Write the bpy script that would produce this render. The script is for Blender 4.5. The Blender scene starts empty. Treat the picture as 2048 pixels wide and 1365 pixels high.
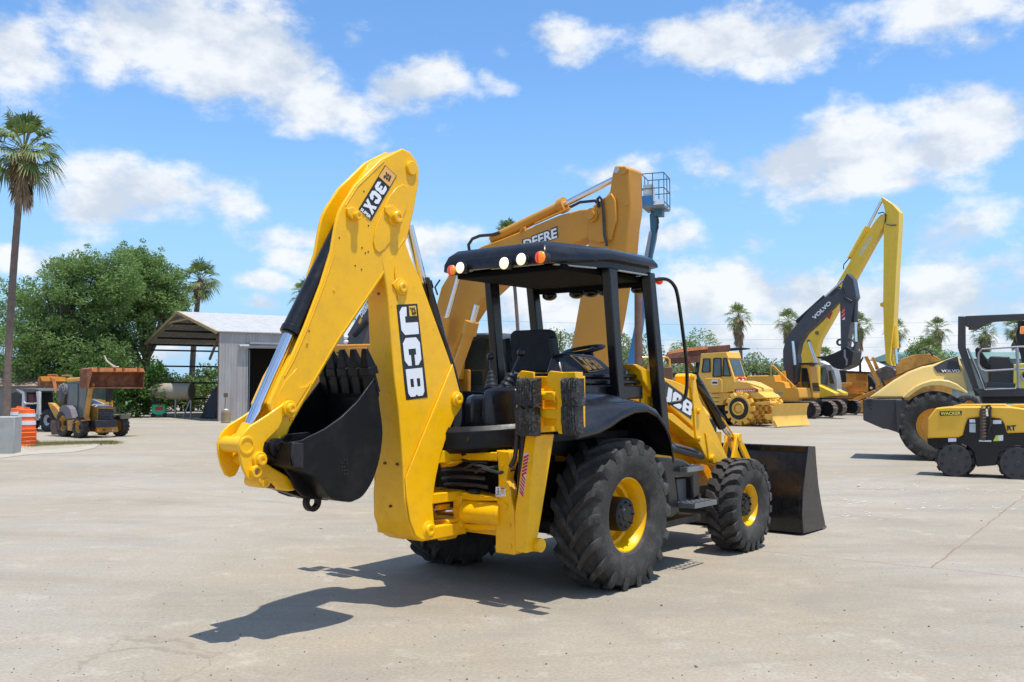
import bpy, bmesh, math, random
from mathutils import Vector, Matrix, noise as mnoise
R = math.radians
random.seed(7)
SC = bpy.context.scene
COL = SC.collection
# ------------------------------------------------------------------ camera geometry
F = 1900.0; H = 1.72; TH = math.atan(91 / F)
def ray(px, py):
    x = (px - 1024) / F; y = (682.5 - py) / F
    c, s = math.cos(TH), math.sin(TH)
    return Vector((x, c - y * s, s + y * c))
def gnd(px, py, z=0.0):
    d = ray(px, py); t = (z - H) / d.z
    return Vector((d.x * t, d.y * t, z))
def atY(px, py, Y):
    d = ray(px, py); t = Y / d.y
    return Vector((d.x * t, Y, H + d.z * t))
# ------------------------------------------------------------------ materials
MATS = {}
def nd(nt, typ, **kw):
    n = nt.nodes.new(typ)
    for k, v in kw.items():
        if k in n.inputs: n.inputs[k].default_value = v
        else: setattr(n, k, v)
    return n
def mat(name, col, rough=.5, metal=0.0, var=.12, vscale=3.0, bump=0.0, bscale=40.0, coat=0.0, dirt=None, dirt_amt=.5, dscale=2.5, spec=.5, emit=None, estr=0.0, trans=0.0, alpha=None, rvar=.08):
    if name in MATS: return MATS[name]
    m = bpy.data.materials.new(name); m.use_nodes = True
    nt = m.node_tree; b = nt.nodes['Principled BSDF']; L = nt.links.new
    tc = nd(nt, 'ShaderNodeTexCoord')
    n1 = nd(nt, 'ShaderNodeTexNoise', Scale=vscale, Detail=6.0, Roughness=.6)
    L(tc.outputs['Object'], n1.inputs['Vector'])
    mr = nd(nt, 'ShaderNodeMapRange'); mr.inputs[1].default_value = .25; mr.inputs[2].default_value = .75
    mr.inputs[3].default_value = 1 - var; mr.inputs[4].default_value = 1 + var
    L(n1.outputs[0], mr.inputs[0])
    mx = nd(nt, 'ShaderNodeVectorMath', operation='SCALE'); mx.inputs[0].default_value = col[:3]
    L(mr.outputs[0], mx.inputs['Scale'])
    out = mx.outputs[0]
    if dirt:
        n2 = nd(nt, 'ShaderNodeTexNoise', Scale=dscale, Detail=9.0, Roughness=.7)
        L(tc.outputs['Object'], n2.inputs['Vector'])
        m2 = nd(nt, 'ShaderNodeMapRange'); m2.inputs[1].default_value = .48; m2.inputs[2].default_value = .68
        m2.inputs[3].default_value = 0; m2.inputs[4].default_value = dirt_amt
        L(n2.outputs[0], m2.inputs[0])
        mi = nd(nt, 'ShaderNodeMix', data_type='RGBA')
        L(m2.outputs[0], mi.inputs[0]); L(out, mi.inputs[6]); mi.inputs[7].default_value = (*dirt, 1)
        out = mi.outputs[2]
    L(out, b.inputs['Base Color'])
    b.inputs['Metallic'].default_value = metal
    b.inputs['Specular IOR Level'].default_value = spec
    n3 = nd(nt, 'ShaderNodeTexNoise', Scale=vscale * 4, Detail=4.0)
    L(tc.outputs['Object'], n3.inputs['Vector'])
    m3 = nd(nt, 'ShaderNodeMapRange'); m3.inputs[1].default_value = .3; m3.inputs[2].default_value = .7
    m3.inputs[3].default_value = max(.02, rough - rvar); m3.inputs[4].default_value = min(1, rough + rvar)
    L(n3.outputs[0], m3.inputs[0]); L(m3.outputs[0], b.inputs['Roughness'])
    if coat: b.inputs['Coat Weight'].default_value = coat; b.inputs['Coat Roughness'].default_value = .08
    if trans: b.inputs['Transmission Weight'].default_value = trans
    if alpha is not None: b.inputs['Alpha'].default_value = alpha
    if emit: b.inputs['Emission Color'].default_value = (*emit, 1); b.inputs['Emission Strength'].default_value = estr
    if bump:
        n4 = nd(nt, 'ShaderNodeTexNoise', Scale=bscale, Detail=5.0, Roughness=.6)
        L(tc.outputs['Object'], n4.inputs['Vector'])
        bp = nd(nt, 'ShaderNodeBump', Strength=bump, Distance=.02)
        L(n4.outputs[0], bp.inputs['Height']); L(bp.outputs[0], b.inputs['Normal'])
    MATS[name] = m; return m
YEL = mat('gloss_yellow_paint', (.90, .47, .002), .33, var=.06, vscale=1.5, coat=.12, spec=.38, bump=.04, bscale=14, dirt=(.60, .30, .03), dirt_amt=.35, dscale=7, rvar=.13)
BLK = mat('gloss_black_paint', (.007, .007, .009), .30, var=.25, coat=.22, spec=.32, bump=.05, bscale=18, dirt=(.05, .046, .042), dirt_amt=.12, dscale=6)
BLKM = mat('black_plastic', (.013, .013, .015), .45, var=.2, spec=.35, bump=.06, bscale=60, dirt=(.07, .066, .062), dirt_amt=.25, dscale=7)
RUB = mat('tyre_rubber', (.036, .033, .030), .8, var=.35, vscale=6, bump=.3, bscale=70, dirt=(.15, .132, .112), dirt_amt=.42, dscale=7)
RUBP = mat('layered_rubber', (.012, .012, .013), .45, var=.5, vscale=12, bump=.8, bscale=45, dirt=(.16, .15, .14), dirt_amt=.5, dscale=30)
CHR = mat('chrome_rod', (.72, .73, .76), .12, metal=1, var=.05)
HUBM = mat('dark_hub', (.014, .014, .015), .4, var=.2, spec=.3)
BLKB = mat('bucket_black_paint', (.006, .006, .007), .38, var=.25, spec=.2, bump=.08, bscale=16, dirt=(.045, .04, .036), dirt_amt=.25, dscale=5)
SEAT = mat('seat_fabric', (.014, .014, .016), .85, var=.3, bump=.3, bscale=120)
HOSE = mat('hose_rubber', (.02, .02, .022), .4, var=.2)
WHT = mat('white_decal', (.78, .80, .82), .35, var=.02)
BDEC = mat('black_decal', (.015, .015, .016), .3, var=.1)
GOLD = mat('gold_decal', (.80, .42, .10), .35, var=.05)
REDD = mat('red_decal', (.50, .02, .02), .4, var=.05)
STEPM = mat('worn_step_metal', (.24, .24, .235), .5, metal=.5, var=.3, dirt=(.1, .1, .1), dirt_amt=.5, dscale=12)
GRYP = mat('grey_plastic', (.09, .09, .092), .55, var=.15, bump=.1)
STRIP = mat('pale_roof_seal', (.50, .49, .46), .6, var=.1)
LAMPW = mat('lamp_lens_lit', (.9, .85, .75), .1, var=.02, emit=(1, .80, .52), estr=.75)
LAMPR = mat('red_lens', (.75, .02, .01), .15, var=.05, emit=(1, .06, .02), estr=.25, coat=.5)
LAMPO = mat('orange_lens', (.9, .22, .01), .15, var=.05, emit=(1, .25, .02), estr=.35, coat=.5)
# ------------------------------------------------------------------ mesh collector
class G:
    def __init__(s): s.v = []; s.f = []
    def add(s, vs, fs):
        o = len(s.v); s.v += [tuple(v) for v in vs]; s.f += [tuple(i + o for i in f) for f in fs]; return s
    def bx(s, x0, x1, y0, y1, z0, z1, M=None):
        vs = [Vector((x, y, z)) for x in (x0, x1) for y in (y0, y1) for z in (z0, z1)]
        if M: vs = [M @ v for v in vs]
        return s.add(vs, [(0, 1, 3, 2), (4, 6, 7, 5), (0, 4, 5, 1), (2, 3, 7, 6), (0, 2, 6, 4), (1, 5, 7, 3)])
    def bar(s, p0, p1, w, h, up=(0, 0, 1), w2=None, h2=None):
        p0 = Vector(p0); p1 = Vector(p1); d = (p1 - p0).normalized(); u = Vector(up)
        r = d.cross(u)
        if r.length < 1e-4: r = d.cross(Vector((0, 1, 0)))
        r.normalize(); u = r.cross(d)
        w2 = w if w2 is None else w2; h2 = h if h2 is None else h2; vs = []
        for p, a, b in ((p0, w, h), (p1, w2, h2)):
            for i, j in ((-1, -1), (1, -1), (1, 1), (-1, 1)): vs.append(p + r * a / 2 * i + u * b / 2 * j)
        return s.add(vs, [(3, 2, 1, 0), (4, 5, 6, 7), (0, 1, 5, 4), (1, 2, 6, 5), (2, 3, 7, 6), (3, 0, 4, 7)])
    def cyl(s, p0, p1, r, r2=None, n=20, cap=True):
        p0 = Vector(p0); p1 = Vector(p1); r2 = r if r2 is None else r2
        d = (p1 - p0).normalized(); a = d.orthogonal().normalized(); b = d.cross(a); vs = []
        for p, q in ((p0, r), (p1, r2)):
            for i in range(n):
                t = 2 * math.pi * i / n; vs.append(p + (a * math.cos(t) + b * math.sin(t)) * q)
        fs = [(i, (i + 1) % n, n + (i + 1) % n, n + i) for i in range(n)]
        if cap: fs += [tuple(range(n - 1, -1, -1)), tuple(range(n, 2 * n))]
        return s.add(vs, fs)
    def tube(s, pts, r, n=8, cap=True):
        pts = [Vector(p) for p in pts]; rs = r if isinstance(r, (list, tuple)) else [r] * len(pts)
        vs = []; prev = None
        for i, p in enumerate(pts):
            d = (pts[min(i + 1, len(pts) - 1)] - pts[max(i - 1, 0)])
            if d.length < 1e-9: d = Vector((0, 0, 1))
            d.normalize()
            a = d.orthogonal().normalized() if prev is None else (prev - d * prev.dot(d)).normalized()
            prev = a; b = d.cross(a)
            for k in range(n):
                t = 2 * math.pi * k / n; vs.append(p + (a * math.cos(t) + b * math.sin(t)) * rs[i])
        fs = []
        for i in range(len(pts) - 1):
            for k in range(n): fs.append((i * n + k, i * n + (k + 1) % n, (i + 1) * n + (k + 1) % n, (i + 1) * n + k))
        if cap: fs += [tuple(range(n - 1, -1, -1)), tuple((len(pts) - 1) * n + k for k in range(n))]
        return s.add(vs, fs)
    def slab(s, near, far):
        n = len(near)
        return s.add(list(near) + list(far), [tuple(range(n)), tuple(range(2 * n - 1, n - 1, -1))] + [(i, n + i, n + (i + 1) % n, (i + 1) % n) for i in range(n)])
    def loft(s, loops, closed=False, cap=False):
        n = len(loops[0]); vs = [v for l in loops for v in l]; fs = []
        for i in range(len(loops) - 1):
            for k in range(n if closed else n - 1): fs.append((i * n + k, i * n + (k + 1) % n, (i + 1) * n + (k + 1) % n, (i + 1) * n + k))
        if cap: fs += [tuple(range(n - 1, -1, -1)), tuple((len(loops) - 1) * n + k for k in range(n))]
        return s.add(vs, fs)
    def lathe(s, prof, c, axis, n=48, cap=False):
        """prof: (along, radius)"""
        c = Vector(c); d = Vector(axis).normalized(); a = d.orthogonal().normalized(); b = d.cross(a)
        loops = [[c + d * h + (a * math.cos(2 * math.pi * i / n) + b * math.sin(2 * math.pi * i / n)) * max(r, 1e-4) for i in range(n)] for h, r in prof]
        return s.loft(loops, True, cap)
    def sph(s, c, r, sz=(1, 1, 1), n=14, m=9):
        c = Vector(c)
        return s.loft([[c + Vector((r * sz[0] * math.sin(math.pi * (j + .001) / (m + .002)) * math.cos(2 * math.pi * i / n), r * sz[1] * math.sin(math.pi * (j + .001) / (m + .002)) * math.sin(2 * math.pi * i / n), r * sz[2] * math.cos(math.pi * j / m))) for i in range(n)] for j in range(m + 1)], True)
def make(name, g, m, parent=None, bevel=0.0, angle=35, seg=2, loc=None, solid=0.0, sub=0):
    me = bpy.data.meshes.new(name); me.from_pydata(g.v, [], g.f)
    bm = bmesh.new(); bm.from_mesh(me)
    bmesh.ops.recalc_face_normals(bm, faces=bm.faces)
    for f in bm.faces: f.smooth = True
    for e in bm.edges:
        if len(e.link_faces) == 2 and e.calc_face_angle(0) > R(angle): e.smooth = False
    bm.to_mesh(me); bm.free()
    me.materials.append(m)
    o = bpy.data.objects.new(name, me); COL.objects.link(o)
    if parent: o.parent = parent
    if loc: o.location = loc
    if solid:
        md = o.modifiers.new('Solid', 'SOLIDIFY'); md.thickness = solid; md.offset = 0
    if sub:
        md = o.modifiers.new('Sub', 'SUBSURF'); md.levels = sub; md.render_levels = sub
    if bevel:
        md = o.modifiers.new('Bevel', 'BEVEL'); md.width = bevel; md.segments = seg; md.limit_method = 'ANGLE'; md.angle_limit = R(34)
    return o
def tag(o, label=None, cat=None, group=None, kind=None):
    if label: o['label'] = label
    if cat: o['category'] = cat
    if group: o['group'] = group
    if kind: o['kind'] = kind
    return o
def thing(name, label, cat, loc, rz=0.0, group=None):
    o = bpy.data.objects.new(name, None); COL.objects.link(o); o.empty_display_size = .2
    o.location = loc; o.rotation_euler = (0, 0, rz); return tag(o, label, cat, group)
class Rig:
    """a thing standing at ground point (x, y) turned by yaw degrees; its side planes are where outlines are drawn"""
    def __init__(s, name, label, cat, x, y, yaw, group=None, z=0.0):
        s.o = Vector((x, y, z)); s.a = R(yaw); s.e = thing(name, label, cat, (x, y, z), s.a, group)
    def loc(s, p):
        d = Vector(p) - s.o; c, n = math.cos(s.a), math.sin(s.a)
        return Vector((d.x * c + d.y * n, -d.x * n + d.y * c, d.z))
    def hit(s, px, py, ax, v):
        o = s.loc((0, 0, H)); d = ray(px, py); c, n = math.cos(s.a), math.sin(s.a)
        dl = Vector((d.x * c + d.y * n, -d.x * n + d.y * c, d.z)); t = (v - o[ax]) / dl[ax]
        return o + dl * t
    def T(s, px, py, c): return s.hit(px, py, 1, c)      # on side plane y = c
    def X(s, px, py, c): return s.hit(px, py, 0, c)      # on cross plane x = c
    def Z(s, px, py, c): return s.hit(px, py, 2, c)
    def slabT(s, g, pts, c, c2):                          # plate traced on plane y=c, thick to y=c2
        n = [s.T(p[0], p[1], c) for p in pts]; return g.slab(n, [Vector((v.x, c2, v.z)) for v in n])
    def slabX(s, g, pts, c, c2):
        n = [s.X(p[0], p[1], c) for p in pts]; return g.slab(n, [Vector((c2, v.y, v.z)) for v in n])
    def part(s, name, g, m, parent=None, **k): return make(name, g, m, parent or s.e, **k)
def sm(pts, k=5):
    P = [Vector(p) for p in pts]; out = []
    for i in range(len(P) - 1):
        a = P[max(i - 1, 0)]; b = P[i]; c = P[i + 1]; d = P[min(i + 2, len(P) - 1)]
        for j in range(k):
            t = j / k; out.append(.5 * ((2 * b) + (c - a) * t + (2 * a - 5 * b + 4 * c - d) * t * t + (3 * b - a - 3 * c + d) * t ** 3))
    return out + [P[-1]]
def shy(pts, dx=0, dy=0, dz=0): return [Vector((p[0] + dx, p[1] + dy, p[2] + dz)) for p in pts]
def lettering(name, txt, p00, p10, p01, m, parent, bold=.0, ext=.003, shear=0.0, spacing=1.0):
    cu = bpy.data.curves.new(name, 'FONT'); cu.body = txt; cu.size = 1; cu.offset = bold; cu.shear = shear
    cu.space_character = spacing; cu.resolution_u = 3
    t = bpy.data.objects.new('tmp', cu); COL.objects.link(t)
    dg = bpy.context.evaluated_depsgraph_get(); me = bpy.data.meshes.new_from_object(t.evaluated_get(dg))
    bpy.data.objects.remove(t)
    xs = [v.co.x for v in me.vertices]; ys = [v.co.y for v in me.vertices]
    x0, x1, y0, y1 = min(xs), max(xs), min(ys), max(ys)
    p00, p10, p01 = Vector(p00), Vector(p10), Vector(p01)
    U = p10 - p00; V = p01 - p00; N = U.cross(V).normalized()
    bm = bmesh.new(); bm.from_mesh(me)
    for v in bm.verts: v.co = p00 + U * ((v.co.x - x0) / (x1 - x0)) + V * ((v.co.y - y0) / (y1 - y0)) + N * ext
    bm.normal_update()
    for f in bm.faces:
        if f.normal.dot(N) < 0: f.normal_flip()
    r = bmesh.ops.extrude_face_region(bm, geom=bm.faces[:])
    for v in r['geom']:
        if isinstance(v, bmesh.types.BMVert): v.co -= N * ext
    for f in bm.faces: f.smooth = False
    bm.to_mesh(me); bm.free(); me.materials.clear(); me.materials.append(m)
    o = bpy.data.objects.new(name, me); COL.objects.link(o); o.parent = parent; return o
def vm_(l): return [[(x, 1 - y) for x, y in p[::-1]] for p in l]
_c = [[(.4, 0), (.8, 0), (1, .2), (1, .28), (.4, .28)], [(.62, .28), (1, .28), (1, .39), (.62, .39)]]
_b = [[(.36, 0), (.85, 0), (1, .12), (1, .2), (.36, .2)], [(.66, .2), (1, .2), (1, .4), (.66, .4)]]
_t = [[(0, .2), (.18, 0), (.82, 0), (1, .2), (1, .27), (0, .27)], [(.62, .27), (1, .27), (1, .4), (.62, .4)]]
GL = {'J': [[(.57, 1), (1, 1), (1, .28), (.57, .28)], [(0, .42), (.34, .38), (.34, .28), (0, .28)], [(0, .28), (1, .28), (1, .18), (.82, 0), (.18, 0), (0, .18)]],
      'C': [[(0, .2), (.2, 0), (.4, 0), (.4, 1), (.2, 1), (0, .8)]] + _c + vm_(_c),
      'B': [[(0, 0), (.36, 0), (.36, 1), (0, 1)], [(.36, .4), (1, .4), (.93, .5), (1, .6), (.36, .6)]] + _b + vm_(_b),
      '3': [[(.28, .4), (1, .4), (.93, .5), (1, .6), (.28, .6)]] + _t + vm_(_t),
      'X': [[(0, 0), (.36, 0), (.5, .3), (.64, 0), (1, 0), (.68, .5), (1, 1), (.64, 1), (.5, .7), (.36, 1), (0, 1), (.32, .5)]]}
def block_letters(txt, quad, m, parent, gap=.04, serif=False, lift=.003, n=None):
    q = [Vector(p) for p in quad]; N = (q[1] - q[0]).cross(q[3] - q[0]).normalized()
    if n is not None and N.dot(Vector(n)) < 0: N = -N
    w = (1 - gap * (len(txt) - 1)) / len(txt); g = G()
    for i, ch in enumerate(txt):
        pl = GL[ch] + ([[(.25, 1), (.57, 1), (.57, .8), (.25, .8)]] if serif and ch == 'J' else [])
        for p in pl:
            o = []
            for u, v in p:
                uu = i * (w + gap) + u * w; o.append(q[0].lerp(q[1], uu).lerp(q[3].lerp(q[2], uu), v))
            g.slab([a + N * lift for a in o], [a for a in o])
    return make('lettering', g, m, parent)
def decal(name, quad, m, parent, lift=.002, n=None):
    q = [Vector(p) for p in quad]; N = (q[1] - q[0]).cross(q[-1] - q[0]).normalized()
    if n is not None and N.dot(Vector(n)) < 0: N = -N
    g = G(); g.slab([p + N * lift for p in q], [p - N * .001 for p in q]); return make(name, g, m, parent)
# ------------------------------------------------------------------ tyres
def tyre(g, c, R0, W, rr, lugs=18, style='chevron', lug_h=.035, flat=True, n=72, lw=.045, side=1):
    """tyre around the y axis at c: radius R0 (over lugs), width W, rim radius rr"""
    c = Vector(c); rb = R0 - lug_h; h = W / 2
    prof = [(-h * .62, rr), (-h * .80, rr + .02), (-h * .97, rr + (rb - rr) * .35), (-h, rr + (rb - rr) * .6), (-h * .95, rb - .045), (-h * .86, rb - .012),
            (-h * .5, rb + .003), (0, rb + .006), (h * .5, rb + .003), (h * .86, rb - .012), (h * .95, rb - .045), (h, rr + (rb - rr) * .6), (h * .97, rr + (rb - rr) * .35), (h * .80, rr + .02), (h * .62, rr)]
    o = len(g.v)
    g.lathe(prof, c, (0, 1, 0), n)
    def P(a, y, r): return c + Vector((math.cos(a) * r, y, math.sin(a) * r))
    step = 2 * math.pi / lugs
    for sgn in (-1, 1):
        for i in range(lugs):
            a0 = i * step + (step / 2 if sgn > 0 else 0)
            if style == 'bar':     # tractor bar: from just past the centre sweeping back to the shoulder
                path = [(-.10 * h, 0, 1), (.25 * h, .16, 1), (.6 * h, .30, 1), (.86 * h, .375, .995), (.965 * h, .395, .965), (.99 * h, .40, .90)]
                k = step * 2.9
            else:                  # wide industrial chevron, touching at the centre
                path = [(0, 0, 1), (.18 * h, .02, 1), (.42 * h, .22, 1), (.80 * h, .30, 1), (.96 * h, .33, .97), (1.0 * h, .35, .90)]
                k = step * 1.9
            loops = []
            for (y, t, q) in path:
                a = a0 - t * k * side; rt = R0 * q; ri = rb * (q if q < .99 else 1) - .03
                if q < .99: ri = rt - lug_h * 1.4
                dw = lw / R0 * (1.0 if style == 'bar' else 1.25) * (.85 if q > .99 and y < .1 * h else 1)
                loops.append([P(a - dw * 1.15, sgn * y, ri), P(a - dw * .85, sgn * y, rt), P(a + dw * .85, sgn * y, rt), P(a + dw * 1.15, sgn * y, ri)])
            g.loft(loops, True, True)
    if flat:
        zb = -c.z if False else None
    return o
def clampz(g, i0, z=0.0):
    for i in range(i0, len(g.v)):
        v = g.v[i]
        if v[2] < z: g.v[i] = (v[0], v[1], z + .0005)
def rim_g(c, rr, W, out, dish):
    """rim: flange on side out(-1/+1 along y), dish depth inward"""
    c = Vector(c); h = W / 2; g = G()
    prof = [(h * .62, rr + .025), (h * .66, rr + .02), (h * .66, rr - .008), (h * .5, rr - .018), (h * .42, rr - .03), (h * .42 - dish * .55, rr - .045), (h * .42 - dish * .6, rr - .075), (h * .42 - dish, rr - .085), (h * .42 - dish, .10), (h * .42 - dish, .0)]
    g.lathe([(out * a, r) for a, r in prof], c, (0, 1, 0), 56)
    g.lathe([(-out * h * .62, rr + .02), (-out * h * .6, rr - .02), (-out * h * .2, rr - .05), (out * (h * .42 - dish), rr - .09)], c, (0, 1, 0), 56)
    return g
def wheel(rig, x, y, z, R0, W, rr, out, style, lugs, lug_h, dish, hub_r, hub_out, rimm=None, tmat=None, name='wheel', hubm=None, lw=.045, n=72, side=1, steer=0):
    g = rim_g((0, 0, 0), rr, W, out, dish); h = W / 2
    w = rig.part(name, g, rimm or YEL, loc=(x, y, z))
    w.rotation_euler = (0, 0, steer)
    t = G(); tyre(t, (0, 0, 0), R0, W, rr, lugs, style, lug_h, lw=lw, n=n, side=side); clampz(t, 0, -z)
    make('tyre', t, tmat or RUB, w, bevel=.011 if R0 > .4 else 0, seg=2)
    q = G(); yo = out * (h * .42 - dish)
    q.lathe([(yo - out * .005, hub_r * 1.05), (yo + out * .02, hub_r * 1.05), (yo + out * .03, hub_r * .98), (yo + out * hub_out, hub_r * .95), (yo + out * (hub_out + .01), hub_r * .86), (yo + out * (hub_out + .012), hub_r * .4), (yo + out * (hub_out + .02), hub_r * .36), (yo + out * (hub_out + .02), 0)], (0, 0, 0), (0, 1, 0), 32)
    for i in range(8):
        a = i * math.pi / 4; q.cyl((math.cos(a) * hub_r * .7, yo + out * (hub_out + .008), math.sin(a) * hub_r * .7), (math.cos(a) * hub_r * .7, yo + out * (hub_out + .028), math.sin(a) * hub_r * .7), .012, n=6)
    make('hub', q, hubm or HUBM, w)
    return w
# ================================================================== THE BIG BACKHOE LOADER
M = Rig('backhoe_loader', 'big glossy yellow backhoe loader with black canopy and raised folded digging arm in the foreground', 'backhoe loader', .178, 8.894, 51)
def mir(g):
    q = G(); q.v = [(v[0], -v[1], v[2]) for v in g.v]; q.f = list(g.f); return q
def zz(s, ox, oy, pts): return [(ox + a / s, oy + b / s) for a, b in pts]
# wheels
for sg in (-1, 1):
    wheel(M, -.01, sg * .905, .62, .655, .45, .315, sg, 'bar', 18, .048, .16, .152, .19, side=1, lw=.043)
    wheel(M, 2.36, sg * .955, .475, .487, .335, .215, sg, 'chevron', 22, .034, .10, .13, .10, side=1, lw=.034)
# chassis
g = G(); g.bx(-.86, 2.6, -.42, .42, .55, 1.05); g.bx(-.86, -.3, -.50, .50, .62, 1.22); g.bx(2.2, 3.0, -.38, .38, .55, 1.35)
M.part('chassis', g, BLKM, bevel=.01)
g = G(); g.cyl((-.01, -.8, .62), (-.01, .8, .62), .14); g.cyl((-.01, -.3, .62), (-.01, .3, .62), .24); M.part('rear_axle', g, BLKM)
g = G(); g.cyl((2.36, -.85, .485), (2.36, .85, .485), .09); g.bx(2.2, 2.5, -.3, .3, .38, .62); M.part('front_axle', g, BLKM, bevel=.01)
# rear frame (the yellow carriage frame across the back)
FX = -1.13; B5 = (5.248, 870, 860)
g = G()
M.slabX(g, zz(*B5, [(40, 320), (130, 245), (650, 235), (650, 322)]), FX, FX + .10)
fp = zz(*B5, [(640, 215), (780, 232), (790, 330), (760, 440), (745, 520), (790, 640), (800, 740), (830, 850), (850, 1280), (830, 1315), (635, 1290), (635, 1060), (640, 950), (662, 880), (665, 850), (655, 780), (630, 720), (640, 620), (665, 580), (660, 330)])
M.slabX(g, fp, FX - .01, FX + .09)
M.slabX(g, zz(*B5, [(90, 1035), (210, 985), (320, 985), (640, 1000), (640, 1055), (370, 1060), (320, 1035), (100, 1078)]), FX, FX + .12)
M.slabX(g, zz(*B5, [(30, 668), (330, 655), (470, 690), (630, 712), (700, 745), (380, 745), (300, 735), (30, 700)]), FX - .03, FX + .15)
P = M.X(992, 901, FX); Q = M.X(1032, 1104, FX)
f2 = G(); f2.v = [(v[0], -v[1], v[2]) for v in g.v]; f2.f = list(g.f); g.add(f2.v, f2.f)
g.bx(FX + .1, FX + .2, -.66, .66, P.z - .10, P.z + .0); g.bx(FX + .12, FX + .22, -.64, .64, .5, .62)
RF = M.part('rear_frame', g, YEL, bevel=.008)
for sx, sy in ((710, 380), (710, 640), (780, 1000), (745, 800), (790, 1225)):
    p = M.X(870 + sx / 5.248, 860 + sy / 5.248, FX - .01)
    b = G(); b.cyl(p, p + Vector((-.014, 0, 0)), .02 if sy > 700 else .012, n=10); make('bolt', b, YEL, RF)
g = G()                                                       # dark plate and valve block behind the hoses
g.bx(FX + .2, FX + .26, -.66, .2, .72, 1.14); M.part('valve_plate', g, mat('valve_plate_black', (.008, .008, .009), .7, spec=.15))
g = G()
for k, (ys, z0, z1) in enumerate(((.05, 1.08, 1.10), (.06, 1.01, 1.03), (.05, .94, .97), (.07, 1.13, 1.15), (.03, .89, .90))):
    pts = []
    for i in range(13):
        t = i / 12; pts.append((FX + .06 - .05 * math.sin(math.pi * t) - .012 * (k % 3), ys - .48 * t + .05, z0 + (z1 - z0) * t + .018 * math.sin(math.pi * t)))
    g.tube(pts, .018, 8)
M.part('hydraulic_hose', g, HOSE)
for k, (y0, zo) in enumerate(((-.22, .03), (-.33, .0))):
    g = G(); g.tube([(FX - .03, y0, 1.02 + zo), (FX - .06, y0 - .1, 1.06 + zo), (FX - .02, y0 - .25, 1.03 + zo), (FX + .06, y0 - .34, 1.06 + zo)], .014, 8)
    M.part('hydraulic_hose', g, HOSE)
# swing cylinder
p0 = M.X(883, 1025, FX); p1 = M.X(918, 1021, FX); p2 = M.X(996, 1018, FX)
g = G(); g.cyl((FX + .0, M.X(931, 1021, FX).y, p1.z), (FX + .04, p2.y - .02, p1.z), .095, .10, 24); g.cyl((FX, p1.y + .02, p1.z), (FX, p1.y - .07, p1.z), .06)
g.bx(FX - .05, FX + .05, p1.y - .07, p1.y + .02, p1.z - .13, p1.z + .13)
SW = M.part('swing_cylinder', g, YEL, bevel=.006)
g = G(); g.cyl((FX - .0, p0.y + .06, p0.z), (FX, p1.y, p1.z), .035); make('rod', g, CHR, SW)
# black grab knob on the mid plate
p = M.X(948, 986, FX); g = G(); g.sph(p + Vector((-.0, 0, .01)), .05, (1, 1.1, .45)); M.part('grommet', g, BLKM)
# small warning sticker with pictogram
q = [M.X(x, y, FX - .012) for x, y in zz(*B5, [(637, 700), (745, 700), (738, 602), (640, 598)])]
dcl = decal('warning_sticker', q, WHT, M.e, .003, (-1, 0, 0))
def on(q, u, v, l=0.0):
    a = q[0] + (q[1] - q[0]) * u; b = q[3] + (q[2] - q[3]) * u; p = a + (b - a) * v
    n = (q[1] - q[0]).cross(q[3] - q[0]).normalized(); return p + (n if n.x < 0 else -n) * l
def sub(q, u0, v0, u1, v1, l=0.0): return [on(q, u0, v0, l), on(q, u1, v0, l), on(q, u1, v1, l), on(q, u0, v1, l)]
decal('red_banner', sub(q, .52, .8, .96, .95, .003), REDD, dcl, .001, (-1, 0, 0))
g = G()
for a, b in (((.28, .75), (.28, .4)), ((.28, .6), (.1, .45)), ((.28, .6), (.46, .45)), ((.28, .4), (.18, .12)), ((.28, .4), (.38, .12)), ((.08, .3), (.08, .12)), ((.48, .3), (.48, .12))):
    g.bar(on(q, *a, .0045), on(q, *b, .0045), .006, .001)
g.cyl(on(q, .28, .82, .003), on(q, .28, .82, .005), .006, n=8); make('walking_figure', g, BDEC, dcl)
g = G()
for k in range(4): g.bar(on(q, .58, .7 - k * .15, .0045), on(q, .92, .7 - k * .15, .0045), .002, .001)
make('small_print', g, BDEC, dcl)
# kingpost casting between frame and boom foot
pv = M.T(853.6, 1062.5, -.19)
g = G()
g.bx(pv.x - .02, FX + .05, -.16, .16, .50, .60); g.bx(pv.x + .0, FX + .05, -.15, .15, .78, .86); g.bx(pv.x + .1, FX + .05, -.15, .15, 1.1, 1.2)
g.cyl((FX - .10, .13, .45), (FX - .10, .13, 1.22), .05)
g.cyl((pv.x, -.19, pv.z - .01), (pv.x, .19, pv.z - .01), .055)
for pts in ([(0, 1110), (40, 1090), (130, 1090), (135, 1110), (100, 1160), (30, 1165)], [(0, 790), (40, 790), (40, 845), (0, 845)], [(-20, 950), (100, 935), (135, 950), (135, 985), (60, 1010), (-20, 1000)], [(50, 340), (175, 332), (170, 350), (110, 385), (60, 400)]):
    M.slabX(g, zz(*B5, pts), FX - .16, FX - .02)
M.part('kingpost', g, YEL, bevel=.008)
g = G(); pp = [M.X(a, b, FX - .05) for a, b in zz(*B5, [(140, 30), (210, 65), (290, 100), (340, 95), (420, 90)])]
g.tube(pp, .008, 6); a = M.X(870 + 345 / 5.248, 860 + 100 / 5.248, FX - .05); b = M.X(870 + 345 / 5.248, 860 + 220 / 5.248, FX - .05)
g.bar(a, b, .03, .05, (1, 0, 0)); cc = [M.X(870 + (300 + 50 * math.cos(t)) / 5.248, 860 + (205 + 38 * math.sin(t)) / 5.248, FX - .04) for t in [i * .52 for i in range(13)]]
g.tube(cc, .006, 6, False); M.part('lock_pin', g, YEL)
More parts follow.
